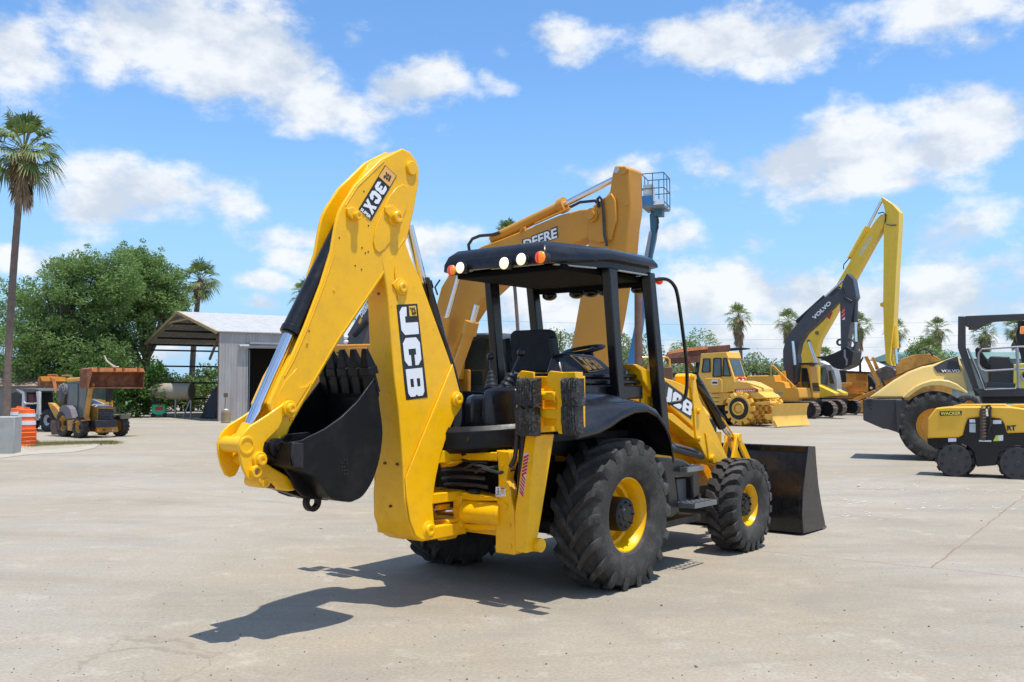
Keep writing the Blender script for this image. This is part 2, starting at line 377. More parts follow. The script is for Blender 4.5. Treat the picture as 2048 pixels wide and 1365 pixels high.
# ---------------------------------------------------------------- boom
hwf = lambda py: .100 + max(0, (py - 430)) / 570 * .055 + (max(0, py - 930) / 100 * .03 if py < 1030 else .03)
bo = [(800, 398), (818, 412), (822, 450), (812, 486), (823, 518), (842, 560), (897, 712), (905, 736), (924, 802), (923, 815), (908, 838), (895, 868), (881, 911), (872, 954), (868, 977), (865, 1010), (868, 1043), (866, 1070), (853, 1083), (838, 1081), (827, 1072), (816, 1043), (809, 993), (807, 944), (802, 878), (796, 812), (789, 762), (782, 680), (775, 589), (769, 551), (760, 500), (758, 450), (768, 410), (785, 395)]
n = [M.T(x, y, -hwf(y)) for x, y in bo]
g = G(); g.slab(n, [Vector((p.x, -p.y, p.z)) for p in n])
BM = M.part('boom', g, YEL, bevel=.012, seg=3)
rp = [(903, 728), (922, 802), (921, 815), (907, 836), (893, 868), (879, 911), (870, 954), (866, 977), (863, 1010), (866, 1043), (864, 1069), (852, 1081), (839, 1079), (829, 1071), (818, 1042), (811, 993), (809, 955)]
n = [M.T(x, y, -hwf(y) - .002) for x, y in rp]
g = G(); g.slab([v + Vector((0, -.014, 0)) for v in n], n); f2 = mir(g); g.add(f2.v, f2.f); make('reinforcement_plate', g, YEL, BM, bevel=.006)
g = G(); n = [M.T(x, y, -hwf(y)) for x, y in ((795, 600), (799, 600), (790, 530), (788, 545))]
g.slab([v + Vector((0, -.01, 0)) for v in n], n); make('weld_rib', g, YEL, BM, bevel=.003)
def pin(px, py, c, r, l, par, collar=True, mt=YEL):
    p = M.T(px, py, c); g = G()
    if collar: g.lathe([(0, r * 1.55), (.018, r * 1.5), (.022, r * 1.35), (.022, 0)], p, (0, -1, 0), 24)
    g.lathe([(0, r), (l - .008, r), (l, r * .85), (l, r * .45), (l - .006, r * .4), (l - .006, 0)], p, (0, -1, 0), 20)
    return make('pin', g, mt, par)
pin(855, 1060, -.19, .048, .045, BM); pin(913, 799, -.155, .042, .035, BM); pin(802, 576, -.115, .04, .035, BM)
p = M.T(802, 576, -.115); g = G(); g.slab([p + Vector(v) for v in ((-.10, 0, .02), (-.05, 0, .07), (.02, 0, .07), (.06, 0, .03), (.06, 0, -.05), (-.04, 0, -.05))], [p + Vector((v[0], -.012, v[1])) for v in ((-.10, .02), (-.05, .07), (.02, .07), (.06, .03), (.06, -.05), (-.04, -.05))])
make('pin_bracket', g, YEL, BM, bevel=.004)
# small holes and bolt dots
def dots(lst, c, par, r=.007, mt=BDEC, name='bolt_hole'):
    for x, y in lst:
        p = M.T(x, y, c(y) if callable(c) else c); g = G(); g.cyl(p + Vector((0, -.002, 0)), p + Vector((0, .004, 0)), r, n=10); make(name, g, mt, par)
dots([(819, 861), (830, 859)], lambda y: -hwf(y), BM, .006)
dots([(783, 612), (828, 574), (868, 658)], lambda y: -hwf(y), BM, .008, YEL, 'bolt')
x = M.T(785, 940, -.15).x
for a, b in ((769, 927), (794, 929), (780, 1013)):
    p = M.X(a, b, M.T(806, b, -.16).x); g = G(); g.cyl(p + Vector((-.004, 0, 0)), p + Vector((.01, 0, 0)), .011, n=10); make('bolt_hole', g, BDEC, BM)
p = M.X(757, 588, M.T(773, 588, -.11).x); g = G(); g.cyl(p + Vector((-.004, 0, 0)), p + Vector((.01, 0, 0)), .012, n=10); make('bolt_hole', g, mat('rust_dot', (.3, .1, .02), .8), BM)
# boom lettering plate
def TQ(pts, c): return [M.T(x, y, c(y) if callable(c) else c) for x, y in pts]
cb = lambda y: -hwf(y) - .001
bd = decal('name_plate', TQ([(793, 610), (834, 608), (855, 795), (812, 801)], cb), BDEC, BM, .003, (0, -1, 0))
cl = lambda y: -hwf(y) - .0045
def letT(txt, p00, p10, p01, c, m, par, **k):
    f = (lambda y: c) if not callable(c) else c
    return lettering('lettering', txt, M.T(*p00, f(p00[1])), M.T(*p10, f(p10[1])), M.T(*p01, f(p01[1])), m, par, **k)
block_letters('JCB', TQ([(797.5, 615), (817, 795), (849, 791), (832.5, 613)], cl), WHT, bd, .035, n=(0, -1, 0))
lg = decal('logo_patch', TQ([(817, 613), (831, 612), (833, 632), (819, 633)], cl), mat('logo_yellow', (.85, .5, .03), .35), bd, .0035, (0, -1, 0))
lettering('lettering', 'JCB', *TQ([(819, 615.5), (822, 631), (829.5, 614)], lambda y: cl(y) - .0045), BDEC, lg, bold=.03)
# hose run and hydraulic cylinder up the front of the boom
c0 = M.T(818, 452, 0); c1 = M.T(846, 566, 0); c2 = M.T(866, 660, 0); c3 = M.T(913, 799, 0)
g = G(); g.cyl(c1, c3, .062, n=24); g.cyl(c1, c1 + (c3 - c1).normalized() * .06, .075, n=24)
BC = M.part('boom_cylinder', g, BLK)
for dy in (.0,):
    g = G(); g.cyl(c0 + Vector((0, dy, 0)), c1 + Vector((0, dy, 0)), .036, n=20); make('rod', g, CHR, BC)
for k, off in enumerate((-.075, -.095)):
    g = G(); pts = [M.T(x, y, off) for x, y in ((852 + k * 3, 556), (862, 580 + k * 8), (862 + k * 2, 600), (872, 640), (893, 690), (899 + k, 730), (901, 770))]
    sm_ = []
    for i in range(len(pts) - 1):
        for t in (0, .33, .66): sm_.append(pts[i].lerp(pts[i + 1], t))
    g.tube(sm_ + [pts[-1]], .017, 8); make('hose', g, HOSE, BC)
for k in range(4):
    g = G(); g.tube(sm([M.T(884 + k * 5, 690 + k * 6, -.06 + .03 * k), M.T(905 + k * 3, 760, -.05 + .03 * k), M.T(912 + k * 3, 830, -.04), M.T(902 + k * 3, 880, -.03), (FX + .0, .10 - k * .04, 1.19)]), .014, 8); M.part('hydraulic_hose', g, HOSE)
# ---------------------------------------------------------------- dipper
DH = .105
Z1 = (3.102, 420, 280)
do = [(805, 297), (820, 304), (834, 322), (839, 341), (838, 367), (829, 419), (815, 477), (771, 548), (739, 596), (681, 681), (618, 789), (580, 856), (572, 878), (560, 905), (548, 911), (536, 903), (533, 886), (540, 862), (546, 835), (537, 809), (562, 752), (581, 718), (610, 651), (642, 567), (662, 502), (671, 448), (677, 425), (685, 409), (710, 370), (762, 319), (791, 304)]
n = [M.T(x, y, -DH) for x, y in do]
g = G(); g.slab(n, [Vector((p.x, -DH + .028, p.z)) for p in n]); g.slab([Vector((p.x, DH - .028, p.z)) for p in n], [Vector((p.x, DH, p.z)) for p in n])
core = do[:-8][:-0 or None]
core = [p for p in do if p not in ((610, 651), (642, 567), (662, 502), (671, 448), (677, 425), (685, 409), (710, 370))]
core = core[:core.index((581, 718)) + 1] + [(626, 655), (668, 575), (688, 520), (702, 470), (708, 425), (722, 376)] + core[core.index((581, 718)) + 1:]
n = [M.T(x + .5, y + .5, -DH + .027) for x, y in core]; n = [n[i] + (sum(n, Vector()) / len(n) - n[i]).normalized() * .008 for i in range(len(n))]
g.slab(n, [Vector((p.x, DH - .027, p.z)) for p in n])
DP = M.part('dipper', g, YEL, bevel=.012, seg=3)
ov = zz(*Z1, [(1195, 276), (1222, 290), (1230, 330), (1218, 420), (1180, 520), (1130, 610), (1080, 680), (1045, 702), (1020, 680), (1010, 630), (1025, 540), (1065, 440), (1110, 350), (1155, 295)])
g = G(); n = [M.T(x, y, -DH) for x, y in ov]; g.slab([v + Vector((0, -.009, 0)) for v in n], n); make('wear_plate', g, YEL, DP, bevel=.006, seg=3)
pin(787.5, 436, -DH, .048, .065, DP); pin(822, 337, -DH, .038, .02, DP); pin(708, 433, -DH, .034, .06, DP, False)
for (x, y, dx, dz) in ((707, 430, -.075, .035), (787, 431, -.11, .05)):
    p = M.T(x, y, -DH); g = G(); n = [p + Vector(v) for v in ((dx, 0, dz), (dx * .3, 0, dz + .02), (.04, 0, .03), (.05, 0, -.035), (-.03, 0, -.045), (dx, 0, dz - .04))]
    g.slab([v + Vector((0, -.026, 0)) for v in n], n); make('pin_bracket', g, YEL, DP, bevel=.005)
dots(zz(*Z1, [(955, 320), (983, 532), (802, 608), (943, 670), (964, 702), (982, 695), (901, 781), (940, 805), (615, 1186)]), -DH - .001, DP, .006)
dots(zz(*Z1, [(771, 932), (605, 1268)]) + zz(3.033, 420, 680, [(590, 25), (516, 215)]), -DH - .003, DP, .010, YEL, 'bolt')
g = G()                                       # lower reinforcement strip and raised foot plate
n = TQ(zz(3.033, 420, 680, [(612, 245), (600, 290), (480, 480), (485, 500), (500, 480), (618, 270)]), -DH); g.slab([v + Vector((0, -.008, 0)) for v in n], n); make('weld_rib', g, YEL, DP, bevel=.003)
n = TQ(zz(3.033, 420, 680, [(525, 172), (515, 240), (540, 290), (590, 280), (612, 250), (520, 400), (440, 420), (390, 420), (410, 330), (450, 255)]), -DH)
g = G(); g.slab([v + Vector((0, -.007, 0)) for v in n], n); make('foot_plate', g, YEL, DP, bevel=.005)
dd = decal('name_plate', TQ([(770, 331), (793, 352.5), (742, 442), (717, 419)], -DH - .001), BDEC, DP, .003, (0, -1, 0))
lo = decal('logo_patch', TQ([(771, 333), (791.5, 352.5), (779, 374), (757.5, 354)], -DH - .004), GOLD, dd, .003, (0, -1, 0))
block_letters('JCB', TQ([(766.5, 355), (779, 364), (783, 353), (771.5, 343.5)], -DH - .008), BDEC, lo, .08, True, .001, (0, -1, 0))
block_letters('3CX', TQ([(757, 361), (726, 413), (744, 431), (775, 376)], -DH - .005), WHT, dd, .045, n=(0, -1, 0))
letT('SUPER', (719.8, 421), (739.5, 438.5), (723, 415.5), -DH - .0045, WHT, dd, bold=.03)
for pts in ([(666, 508), (646, 568), (614, 652), (585, 719), (566, 753)], [(812, 478), (769, 546), (737, 594), (679, 679), (616, 787)], [(765, 322), (712, 373), (688, 411)]):
    g = G(); g.tube([M.T(x, y, -DH - .001) + Vector((0, 0, 0)) for x, y in [(x + (3 if pts[0][0] != 812 else -3), y) for x, y in pts]], .0045, 6); make('weld_seam', g, YEL, DP)
# tipping cylinder on the outer edge of the dipper
e0 = M.T(688, 447, 0); e1 = M.T(579, 668, 0); e2 = M.T(497, 858, 0); e3 = M.T(484, 886, 0)
g = G(); g.cyl(e0, e1, .070, n=28); d = (e1 - e0).normalized(); g.cyl(e1 - d * .05, e1, .076, n=28); g.cyl(e1, e1 + d * .012, .06, n=28)
CC = M.part('tipping_cylinder', g, BLK, bevel=.005)
g = G(); g.cyl(e1, e2, .042, n=24); make('rod', g, CHR, CC)
g = G(); d = (e3 - e2).normalized(); g.cyl(e2 - d * .02, e3, .058, .07, n=20); g.cyl(e3 + Vector((0, -.065, 0)), e3 + Vector((0, .065, 0)), .062, n=20)
make('rod_eye', g, YEL, CC)
g = G(); n = [M.T(x, y, .0) for x, y in ((628, 640), (640, 590))]; g.tube([M.T(606, 668, -.05), M.T(618, 664, -.06), M.T(628, 668, -.05)], .008); make('grease_pipe', g, BLK, CC)
# tipping lever plates
Z4 = (5.46, 430, 780)
lv = zz(*Z4, [(765, 132), (800, 125), (835, 160), (842, 215), (835, 262), (742, 300), (735, 348), (700, 420), (600, 520), (545, 575), (530, 640), (530, 720), (520, 810), (485, 910), (455, 960), (400, 983), (345, 950), (300, 850), (272, 730), (262, 610), (300, 490), (385, 395), (560, 285), (740, 160)])
for s_, c in ((-1, -.13), (1, .09)):
    n = [M.T(x, y, -.13) for x, y in lv]; g = G()
    if s_ < 0: g.slab(n, [Vector((v.x, -.108, v.z)) for v in n])
    else: g.slab([Vector((v.x, .108, v.z)) for v in n], [Vector((v.x, .13, v.z)) for v in n])
    LV = M.part('tipping_lever', g, YEL, bevel=.006)
    if s_ < 0:
        for x, y, r, l in ((577, 817, .036, .05), (518, 920, .036, .045)): pin(x, y, -.13, r, l, LV)
        p = M.T(494, 891, -.13); b = G(); b.lathe([(0, .062), (.006, .058), (.006, .045), (-.01, .04), (-.01, 0)], p, (0, -1, 0), 28); make('pin', b, YEL, LV)
        p = M.T(509, 943, -.13); b = G(); b.lathe([(0, .042), (.03, .042), (.035, .036), (.035, .024), (.0, .022)], p, (0, -1, 0), 24); make('boss', b, YEL, LV)
        b = G(); b.lathe([(.0, .022), (.001, 0)], p + Vector((0, -.004, 0)), (0, -1, 0), 16); make('bore', b, mat('bore_grey', (.35, .33, .3), .6), LV)
for x, y, r in ((577, 817, .04), (494, 891, .055), (518, 920, .045)):
    g = G(); p = M.T(x, y, -.13); g.cyl((p.x, -.107, p.z), (p.x, .107, p.z), r); M.part('lever_spacer', g, YEL)
# short bucket link
n = zz(*Z4, [(470, 770), (540, 785), (640, 850), (790, 935), (850, 1000), (885, 1100), (800, 1110), (700, 1090), (640, 1015), (600, 1030), (575, 1065), (540, 1076), (490, 1060), (468, 1020), (485, 950), (500, 850)])
v = [M.T(x, y, -.085) for x, y in n]; g = G(); g.slab(v, [Vector((q.x, .085, q.z)) for q in v])
LK = M.part('bucket_link', g, YEL, bevel=.012)
p = M.T(531, 966, -.085); b = G(); b.lathe([(0, .034), (.008, .032), (.008, .018), (0, .016)], p, (0, -1, 0), 20); make('eye', b, YEL, LK)
# ---------------------------------------------------------------- digging bucket
BW = .30; Z2 = (3.033, 420, 680)
def smz(l, a, b, k=3):
    seg = [(v.x, v.y) for v in sm([(p[0], p[1], 0) for p in l[a:b]], k)]; return l[:a] + seg + l[b:]
bs = zz(*Z2, [(998, 232), (1015, 262), (1030, 400), (1046, 520), (1046, 600), (1030, 720), (990, 850), (930, 945), (880, 975), (840, 985), (740, 965), (690, 900), (640, 832), (545, 788), (492, 765), (480, 700), (490, 622), (560, 610), (700, 540), (800, 468), (900, 370)])
bs = smz(bs, 1, 12)
n = [M.T(x, y, -BW) for x, y in bs]
g = G(); g.slab(n, [v + Vector((0, .022, 0)) for v in n]); f2 = mir(g); g.add(f2.v, f2.f)
sh = zz(*Z2, [(1000, 240), (1015, 262), (1030, 400), (1046, 520), (1046, 600), (1030, 720), (990, 850), (930, 945), (880, 975), (840, 985), (740, 965), (690, 900), (640, 832), (545, 788), (492, 765), (480, 700), (490, 622)])
sh = smz(sh, 1, 12)
o_ = [M.T(x, y, -BW) for x, y in sh]; cen = sum(o_, Vector()) / len(o_)
inn = [v + (cen - v).normalized() * .02 for v in o_]
loops = [[Vector((v.x, y, v.z)) for v in o_ + inn[::-1]] for y in (-BW + .021, BW - .021)]
g.loft(loops, True, True)
BK = M.part('digging_bucket', g, BLKB, bevel=.004)
g = G(); ea = zz(*Z2, [(330, 655), (345, 620), (385, 603), (430, 600), (475, 572), (600, 560), (640, 600), (600, 780), (650, 835), (720, 975), (620, 968), (560, 946), (515, 900), (490, 830), (440, 765), (345, 695)])
for c in (-.135, .113):
    n = [M.T(x, y, c) if c < 0 else None for x, y in ea] if c < 0 else None
    nn = [M.T(x, y, -.135) for x, y in ea]; g.slab([Vector((v.x, c, v.z)) for v in nn], [Vector((v.x, c + .022, v.z)) for v in nn])
make('hinge_ear', g, BLKB, BK, bevel=.005)
g = G(); p = M.T(550, 894, -.135); g.lathe([(0, .06), (.03, .06), (.035, .05), (.035, .03), (.06, .03), (.06, 0)], p, (0, -1, 0), 24); g.cyl((p.x, -.135, p.z), (p.x, .135, p.z), .04)
make('hinge_pin', g, BLKB, BK)
g = G(); n = zz(*Z2, [(492, 622), (560, 625), (560, 780), (500, 770), (482, 700)]); v = [M.T(x, y, -.30) for x, y in n]; g.slab([q + Vector((0, -.02, 0)) for q in v], v); make('side_pad', g, BLKM, BK, bevel=.008)
g = G(); n = TQ([(541, 968), (548, 977), (600, 994), (613, 999), (616, 990), (600, 984), (552, 968), (546, 962)], -.05); g.slab(n, [v + Vector((0, .1, 0)) for v in n])
make('tow_bar', g, BLKB, BK, bevel=.004)
p = M.T(624, 1004, -.02); g = G(); g.lathe([(-.02, .036), (-.02, .07), (.02, .07), (.02, .036), (-.02, .036)], p, (0, -1, 0), 28)
g.bar(p + Vector((.03, 0, .045)), p + Vector((.12, 0, .09)), .04, .05, (0, 1, 0)); make('lifting_eye', g, BLKB, BK)
a = M.T(750, 760, -BW); b = M.T(759.6, 812, -BW); d = (a - b).normalized(); d = Vector((d.x, 0, d.z)); nrm = Vector((d.z, 0, -d.x))
g = G(); g.bx(0, 1, 0, 1, 0, 1); g = G(); g.bar(a + Vector((0, .0, 0)) - d * .06 + nrm * .0, a + Vector((0, 2 * BW, 0)) - d * .06, .14, .035, nrm); make('cutting_edge', g, BLKB, BK, bevel=.004)
for k in range(5):
    y = -BW + .05 + k * (2 * BW - .1) / 4; q = Vector((a.x, y, a.z)); g = G()
    g.bar(q - d * .10, q + d * .07, .085, .08, nrm, .07, .06); g.bar(q + d * .04, q + d * .10, .105, .10, nrm, .10, .09); g.bar(q + d * .10, q + d * .235, .096, .08, nrm, .05, .02)
    make('tooth', g, BLKB, BK, bevel=.005)
g = G()
for i in range(5):
    for j in range(3):
        if (i * 3 + j * 5) % 4: p = M.T(684 + j * 5, 920 + i * 7, -BW); g.cyl(p + Vector((0, -.003, 0)), p, .007, n=6)
make('weld_marks', g, BLKM, BK)
# ---------------------------------------------------------------- stabilisers, folded up
SXp = -1.15
def stab(sg):
    A0 = M.X(1051, 870, SXp); B0 = M.X(1072, 864, SXp); C0 = M.T(1109, 862, B0.y)
    A1 = M.X(1030, 1104, SXp); B1 = M.X(1052, 1106, SXp); C1 = M.T(1071, 1100, B1.y)
    Am = M.X(1029, 1028, SXp); Bm = M.X(1058, 1035, SXp); Cm = M.T(1084, 1040, Bm.y)
    L = []
    for A, B, C in ((A1, B1, C1), (Am, Bm, Cm), (A0, B0, C0)):
        w = C.x - A.x; L.append([Vector((SXp, A.y, A.z)), Vector((SXp, B.y, A.z)), Vector((SXp + w, B.y, A.z)), Vector((SXp + w, A.y, A.z))])
    F_ = (lambda g: g) if sg < 0 else mir
    g = G(); g.loft(L, True, True)
    leg = M.part('stabiliser_leg', F_(g), YEL, bevel=.008)
    g = G(); p = M.T(1082, 1088, B1.y); g.cyl((p.x - .06, B1.y + .12, p.z), (p.x - .06, B1.y - .05, p.z), .055); make('pivot_pin', F_(g), YEL, leg)
    T0, T1 = L[2][0], L[2][2]
    g = G(); z0 = M.X(1068, 863, SXp).z; z1 = M.X(1068, 836, SXp).z
    g.bx(T0.x - .015, T1.x + .02, T1.y - .02, T0.y + .03, z0 - .01, z1); make('collar', F_(g), YEL, leg, bevel=.006)
    # fork head with its roller pin
    yA = M.X(1076, 800, SXp).y; yB = M.X(1114, 800, SXp).y; zt = M.X(1090, 778, SXp).z
    g = G(); g.bx(SXp + .14, SXp + .17, yB, yA, z1, zt); g.bx(SXp, SXp + .16, yB - .02, yB, z1, zt); g.bx(SXp, SXp + .16, yA, yA + .02, z1, zt)
    g.bx(SXp + .0, SXp + .15, yB, yA, z1, z1 + .07)
    g.cyl((SXp + .03, yA, (zt + z1) / 2 + .06), (SXp + .03, yB, (zt + z1) / 2 + .06), .035); g.cyl((SXp + .03, yB + .03, (zt + z1) / 2 + .06), (SXp + .03, yB, (zt + z1) / 2 + .06), .06)
    make('fork_head', F_(g), YEL, leg, bevel=.008)
    g = G(); X0 = SXp - .02
    M.slabX(g, zz(4.876, 870, 640, [(800, 540), (842, 495), (960, 510), (960, 590), (830, 590), (815, 700), (795, 1030), (785, 1030)]), X0, X0 + .025)
    M.slabX(g, zz(4.876, 870, 640, [(1105, 515), (1125, 497), (1242, 510), (1258, 560), (1245, 1115), (1205, 1110), (1180, 1060), (1190, 800), (1165, 680), (1092, 650), (1092, 560)]), X0, X0 + .025)
    yc = M.X(870 + 1242 / 4.876, 745, X0).y; ye = M.X(1151, 750, X0).y; zc = M.X(1124, 744.6, X0).z
    g.bx(X0, X0 + .10, ye, yc, zc - .06, zc); g.bx(X0 + .10, X0 + .13, ye, M.X(1036, 745, X0).y, zc - .42, zc - .03)
    make('pad_bracket', F_(g), YEL, leg, bevel=.005)
    for (x0, x1, y0, y1) in ((1037, 1075, 757, 814), (1033, 1072, 815, 871), (1126, 1161, 757, 812), (1126, 1159, 811, 868)):
        ya = M.X(x0, y0, X0 - .06).y; yb = M.X(x1, y0, X0 - .06).y; za = M.X(x0, y0, X0 - .06).z; zb = M.X(x0, y1, X0 - .06).z
        rr = random.Random(x0 + y0); N = 17; prof = []
        for i in range(N):
            t = i / (N - 1); d_ = (0 if i % 2 else .007) + rr.random() * .006; prof.append((ya + (yb - ya) * t, X0 - .11 + d_ + .02 * (abs(t - .5) * 2) ** 6))
        loops = []
        for k in range(13):
            t = k / 12; z = za + (zb - za) * t; bul = .008 * math.sin(t * 3 + x0); e = .012 * (abs(t - .5) * 2) ** 8
            lp = [Vector((px_ + e + rr.uniform(-.004, .004), py_ + bul * .6 + rr.uniform(-.0015, .0015), z + (rr.uniform(-.012, .012) if k in (0, 12) else 0))) for py_, px_ in prof]
            lp += [Vector((X0 - .005, yb + bul * .6, z)), Vector((X0 - .005, ya + bul * .6, z))]
            loops.append(lp)
        g = G(); g.loft(loops, True, True); make('rubber_pad', F_(g), RUBP, leg, angle=25)
    # ram beside the leg
    g = G(); a = M.X(1046, 1010, SXp + .03); b = M.X(1050, 870, SXp + .03); a.y += .03; b.y += .02
    g.cyl(a, b, .03); g.cyl(a, a.lerp(b, -.1), .018); make('ram', F_(g), BLK, leg)
    g = G(); pts = [M.X(x, y, SXp) for x, y in ((1034, 868), (1032, 900), (1030, 915), (1024, 930), (1020, 933))]; g.tube(pts, .018); make('hose', F_(g), HOSE, leg)
    if sg < 0:
        q = [M.X(x, y, SXp) for x, y in zz(*B5, [(885, 670), (930, 695), (990, 250), (938, 240)])]
        st = decal('reflective_strip', q, mat('sticker_pink_white', (.72, .62, .62), .4), leg, .002, (-1, 0, 0))
        g = G()
        for k in range(12):
            t = (k + .2) / 12.2; up = t > .5
            u0, u1 = (0, 1); v0 = t + (-.045 if up else .045); v1 = t + (.045 if up else -.045)
            v0 = min(max(v0, .0), 1); v1 = min(max(v1, 0), 1)
            g.bar(on(q, .02, v0, .004), on(q, .98, v1, .004), .010, .001, (1, 0, 0)) if False else None
            a, b = on(q, .02, v0, .003), on(q, .98, v1, .003); w = Vector((0, 0, .009)); g.slab([a - w, b - w, b + w, a + w], [v_ + Vector((-.001, 0, 0)) for v_ in (a - w, b - w, b + w, a + w)])
        make('stripes', g, REDD, st)
    return leg
stab(-1); stab(1)
# ---------------------------------------------------------------- floor, consoles, seat
def arc(xc, xe, hw, z, n=17, k=2.0): return [Vector((xc + (xe - xc) * abs(t) ** k, hw * t, z - .05 * (1 - t * t))) for t in [-1 + 2 * i / (n - 1) for i in range(n)]]
g = G(); g.loft([arc(-1.30, -.76, .70, 1.22), arc(-1.36, -.80, .72, 1.26), arc(-1.36, -.80, .72, 1.39), arc(-1.33, -.77, .70, 1.43), [Vector((v.x + .14, v.y, v.z + 1.42)) for v in arc(-1.33, -.77, .68, 0)], [Vector((v.x + .14, v.y, v.z + 1.30)) for v in arc(-1.33, -.77, .68, 0)]])
FL = M.part('rear_floor_panel', g, mat('floor_panel_black', (.007, .007, .008), .4, spec=.2, dirt=(.06, .055, .05), dirt_amt=.15, dscale=8), solid=.012, bevel=.004)
for y, z in ((-.15, 1.31), (-.32, 1.29), (.1, 1.30)):
    b = G(); t = abs(y / .72); x = -1.36 + .56 * t * t; b.cyl((x - .006, y, z), (x + .004, y, z), .022 if y == -.32 else .008, n=12); make('bolt_hole', b, BDEC if y == -.32 else STEPM, FL)
g = G(); g.bx(-.95, 1.15, -.72, .72, 1.26, 1.32); M.part('cab_floor', g, BLKM)
CXp = -.80; A_ = M.X(959, 773, CXp); B_ = M.X(1027, 781, CXp); C_ = M.X(915, 790, CXp)
g = G()
for (y1, y0, z1, x0, x1) in ((A_.y, B_.y, A_.z, CXp, CXp + .42), (C_.y, A_.y + .02, C_.z, CXp + .05, CXp + .4)):
    lp = lambda z, e: [Vector((x0 + e + .04, y0 + e, z)), Vector((x1 - e, y0 + e, z)), Vector((x1 - e, y1 - e, z)), Vector((x0 + e + .04, y1 - e, z)), Vector((x0 + e, (y0 + y1) / 2, z))]
    g.loft([lp(1.32, 0), lp(z1 - .08, 0), lp(z1 - .02, .015), lp(z1, .05)], True, True)
CN = M.part('control_console', g, BLK, bevel=.02, seg=3)
for (bx_p, tp_p) in (((984, 775), (981, 714)), ((1008, 779), (1042, 706))):
    p = M.X(*bx_p, CXp + .12); tp = M.X(*tp_p, CXp + .20)
    p.z -= .02; v = (tp - p)
    g = G(); g.lathe([(i * .022, (.068 - i * .006) + (.008 if i % 2 else 0)) for i in range(9)], p, v, 20)
    BT = make('lever_boot', g, BLKM, CN)
    g = G(); g.tube([p, p.lerp(tp, .5), tp], .012); g.sph(tp, .034); make('lever', g, BLK, CN)
g = G(); xs = .02
sb = [(1014, 668), (1022, 661), (1087, 658), (1094, 664), (1102, 720), (1105, 745), (1028, 745), (1021, 720)]
n = [M.X(x, y, xs) for x, y in sb]; g.slab([Vector((v.x + .10 * (v.z - 1.9), v.y, v.z)) for v in n], [Vector((v.x + .12 + .10 * (v.z - 1.9), v.y, v.z)) for v in n])
ST = M.part('operator_seat', g, SEAT, bevel=.035, seg=3)
yc = n[0].y * .5 + n[3].y * .5
g = G(); g.bx(-.0, .5, yc - .25, yc + .25, 1.68, 1.84); make('cushion', g, SEAT, ST, bevel=.04, seg=3)
g = G(); g.bx(.1, .4, yc - .2, yc + .2, 1.30, 1.70); make('seat_base', g, BLKM, ST, bevel=.02)
for dy in (-.28, .28):
    g = G(); g.bar((.05, yc + dy, 2.18), (.12, yc + dy, 1.86), .05, .10, (1, 0, 0)); g.bx(.10, .42, yc + dy - .03, yc + dy + .03, 1.95, 2.01); make('armrest', g, BLKM, ST, bevel=.015)
# steering column and wheel
g = G(); g.lathe([(-.018, .20), (-.012, .214), (0, .22), (.012, .214), (.018, .20), (.012, .186), (0, .18), (-.012, .186), (-.018, .20)], (.78, -.06, 2.085), (-.22, .05, 1), 48)
for a in (0, 2.1, 4.2): g.bar((.79, -.06, 2.05), (.78 + .195 * math.cos(a) , -.06 + .195 * math.sin(a), 2.085 + .043 * math.cos(a)), .03, .014)
SWH = M.part('steering_wheel', g, BLKM)
g = G(); g.cyl((.80, -.10, 2.06), (.98, -.10, 1.6), .05); g.bx(.88, 1.12, -.35, .2, 1.3, 1.9); M.part('steering_column', g, BLKM, bevel=.02)
# side console with the badge
zb = 1.62
lowr = [M.T(x, y, -.70) for x, y in ((1116, 790), (1240, 796))]
def con(y, pts): return [M.T(x, yy, y) for x, yy in pts]
p1 = [(1124, 748), (1134, 712), (1148, 706), (1203, 710), (1217, 717), (1236, 748)]
nn_ = con(-.55, p1); tops = [Vector((v.x, v.y + (.10 if 0 < i < 5 else .0), v.z)) for i, v in enumerate(nn_)]
g = G(); g.slab(tops, [Vector((v.x, -.36, v.z)) for v in nn_])
SC_ = M.part('side_console', g, BLK, bevel=.03, seg=3)
q = [Vector((v.x, v.y, v.z)) for v in con(-.50, [(1171, 745.6), (1205, 739), (1194, 719), (1149, 710.8)])]
# tilted badge plane following the console's leaning face
q = [Vector((v.x, -.552 + (v.z - nn_[0].z) * (.10 / (nn_[1].z - nn_[0].z)), v.z)) for v in q]
q0 = [Vector(v) for v in q]
bdg = decal('badge_outline', q, GOLD, SC_, .006, (0, -1, 0))
ce = sum(q0, Vector()) / 4; qi = [v.lerp(ce, .08) + Vector((0, -.004, 0)) for v in q0]; decal('badge_field', qi, BDEC, bdg, .005, (0, -1, 0))
def bil(q, u, v): return (q[0].lerp(q[1], u)).lerp(q[3].lerp(q[2], u), v)
qq = [Vector((v.x, -.566 + (v.z - nn_[0].z) * (.10 / (nn_[1].z - nn_[0].z)), v.z)) for v in con(-.50, [(1168.2, 741.6), (1200.8, 737), (1191.4, 722), (1158.4, 714)])]
block_letters('JCB', qq, GOLD, bdg, .07, True, .003, (0, -1, 0))
g = G()
for (za, zb_, o) in ((1.80, 1.84, -.60), (1.74, 1.785, -.62), (1.60, 1.73, -.64)): g.bx(-.16, .95, o, -.36, za, zb_)
M.part('cab_side_panel', g, BLK, bevel=.015, seg=3)
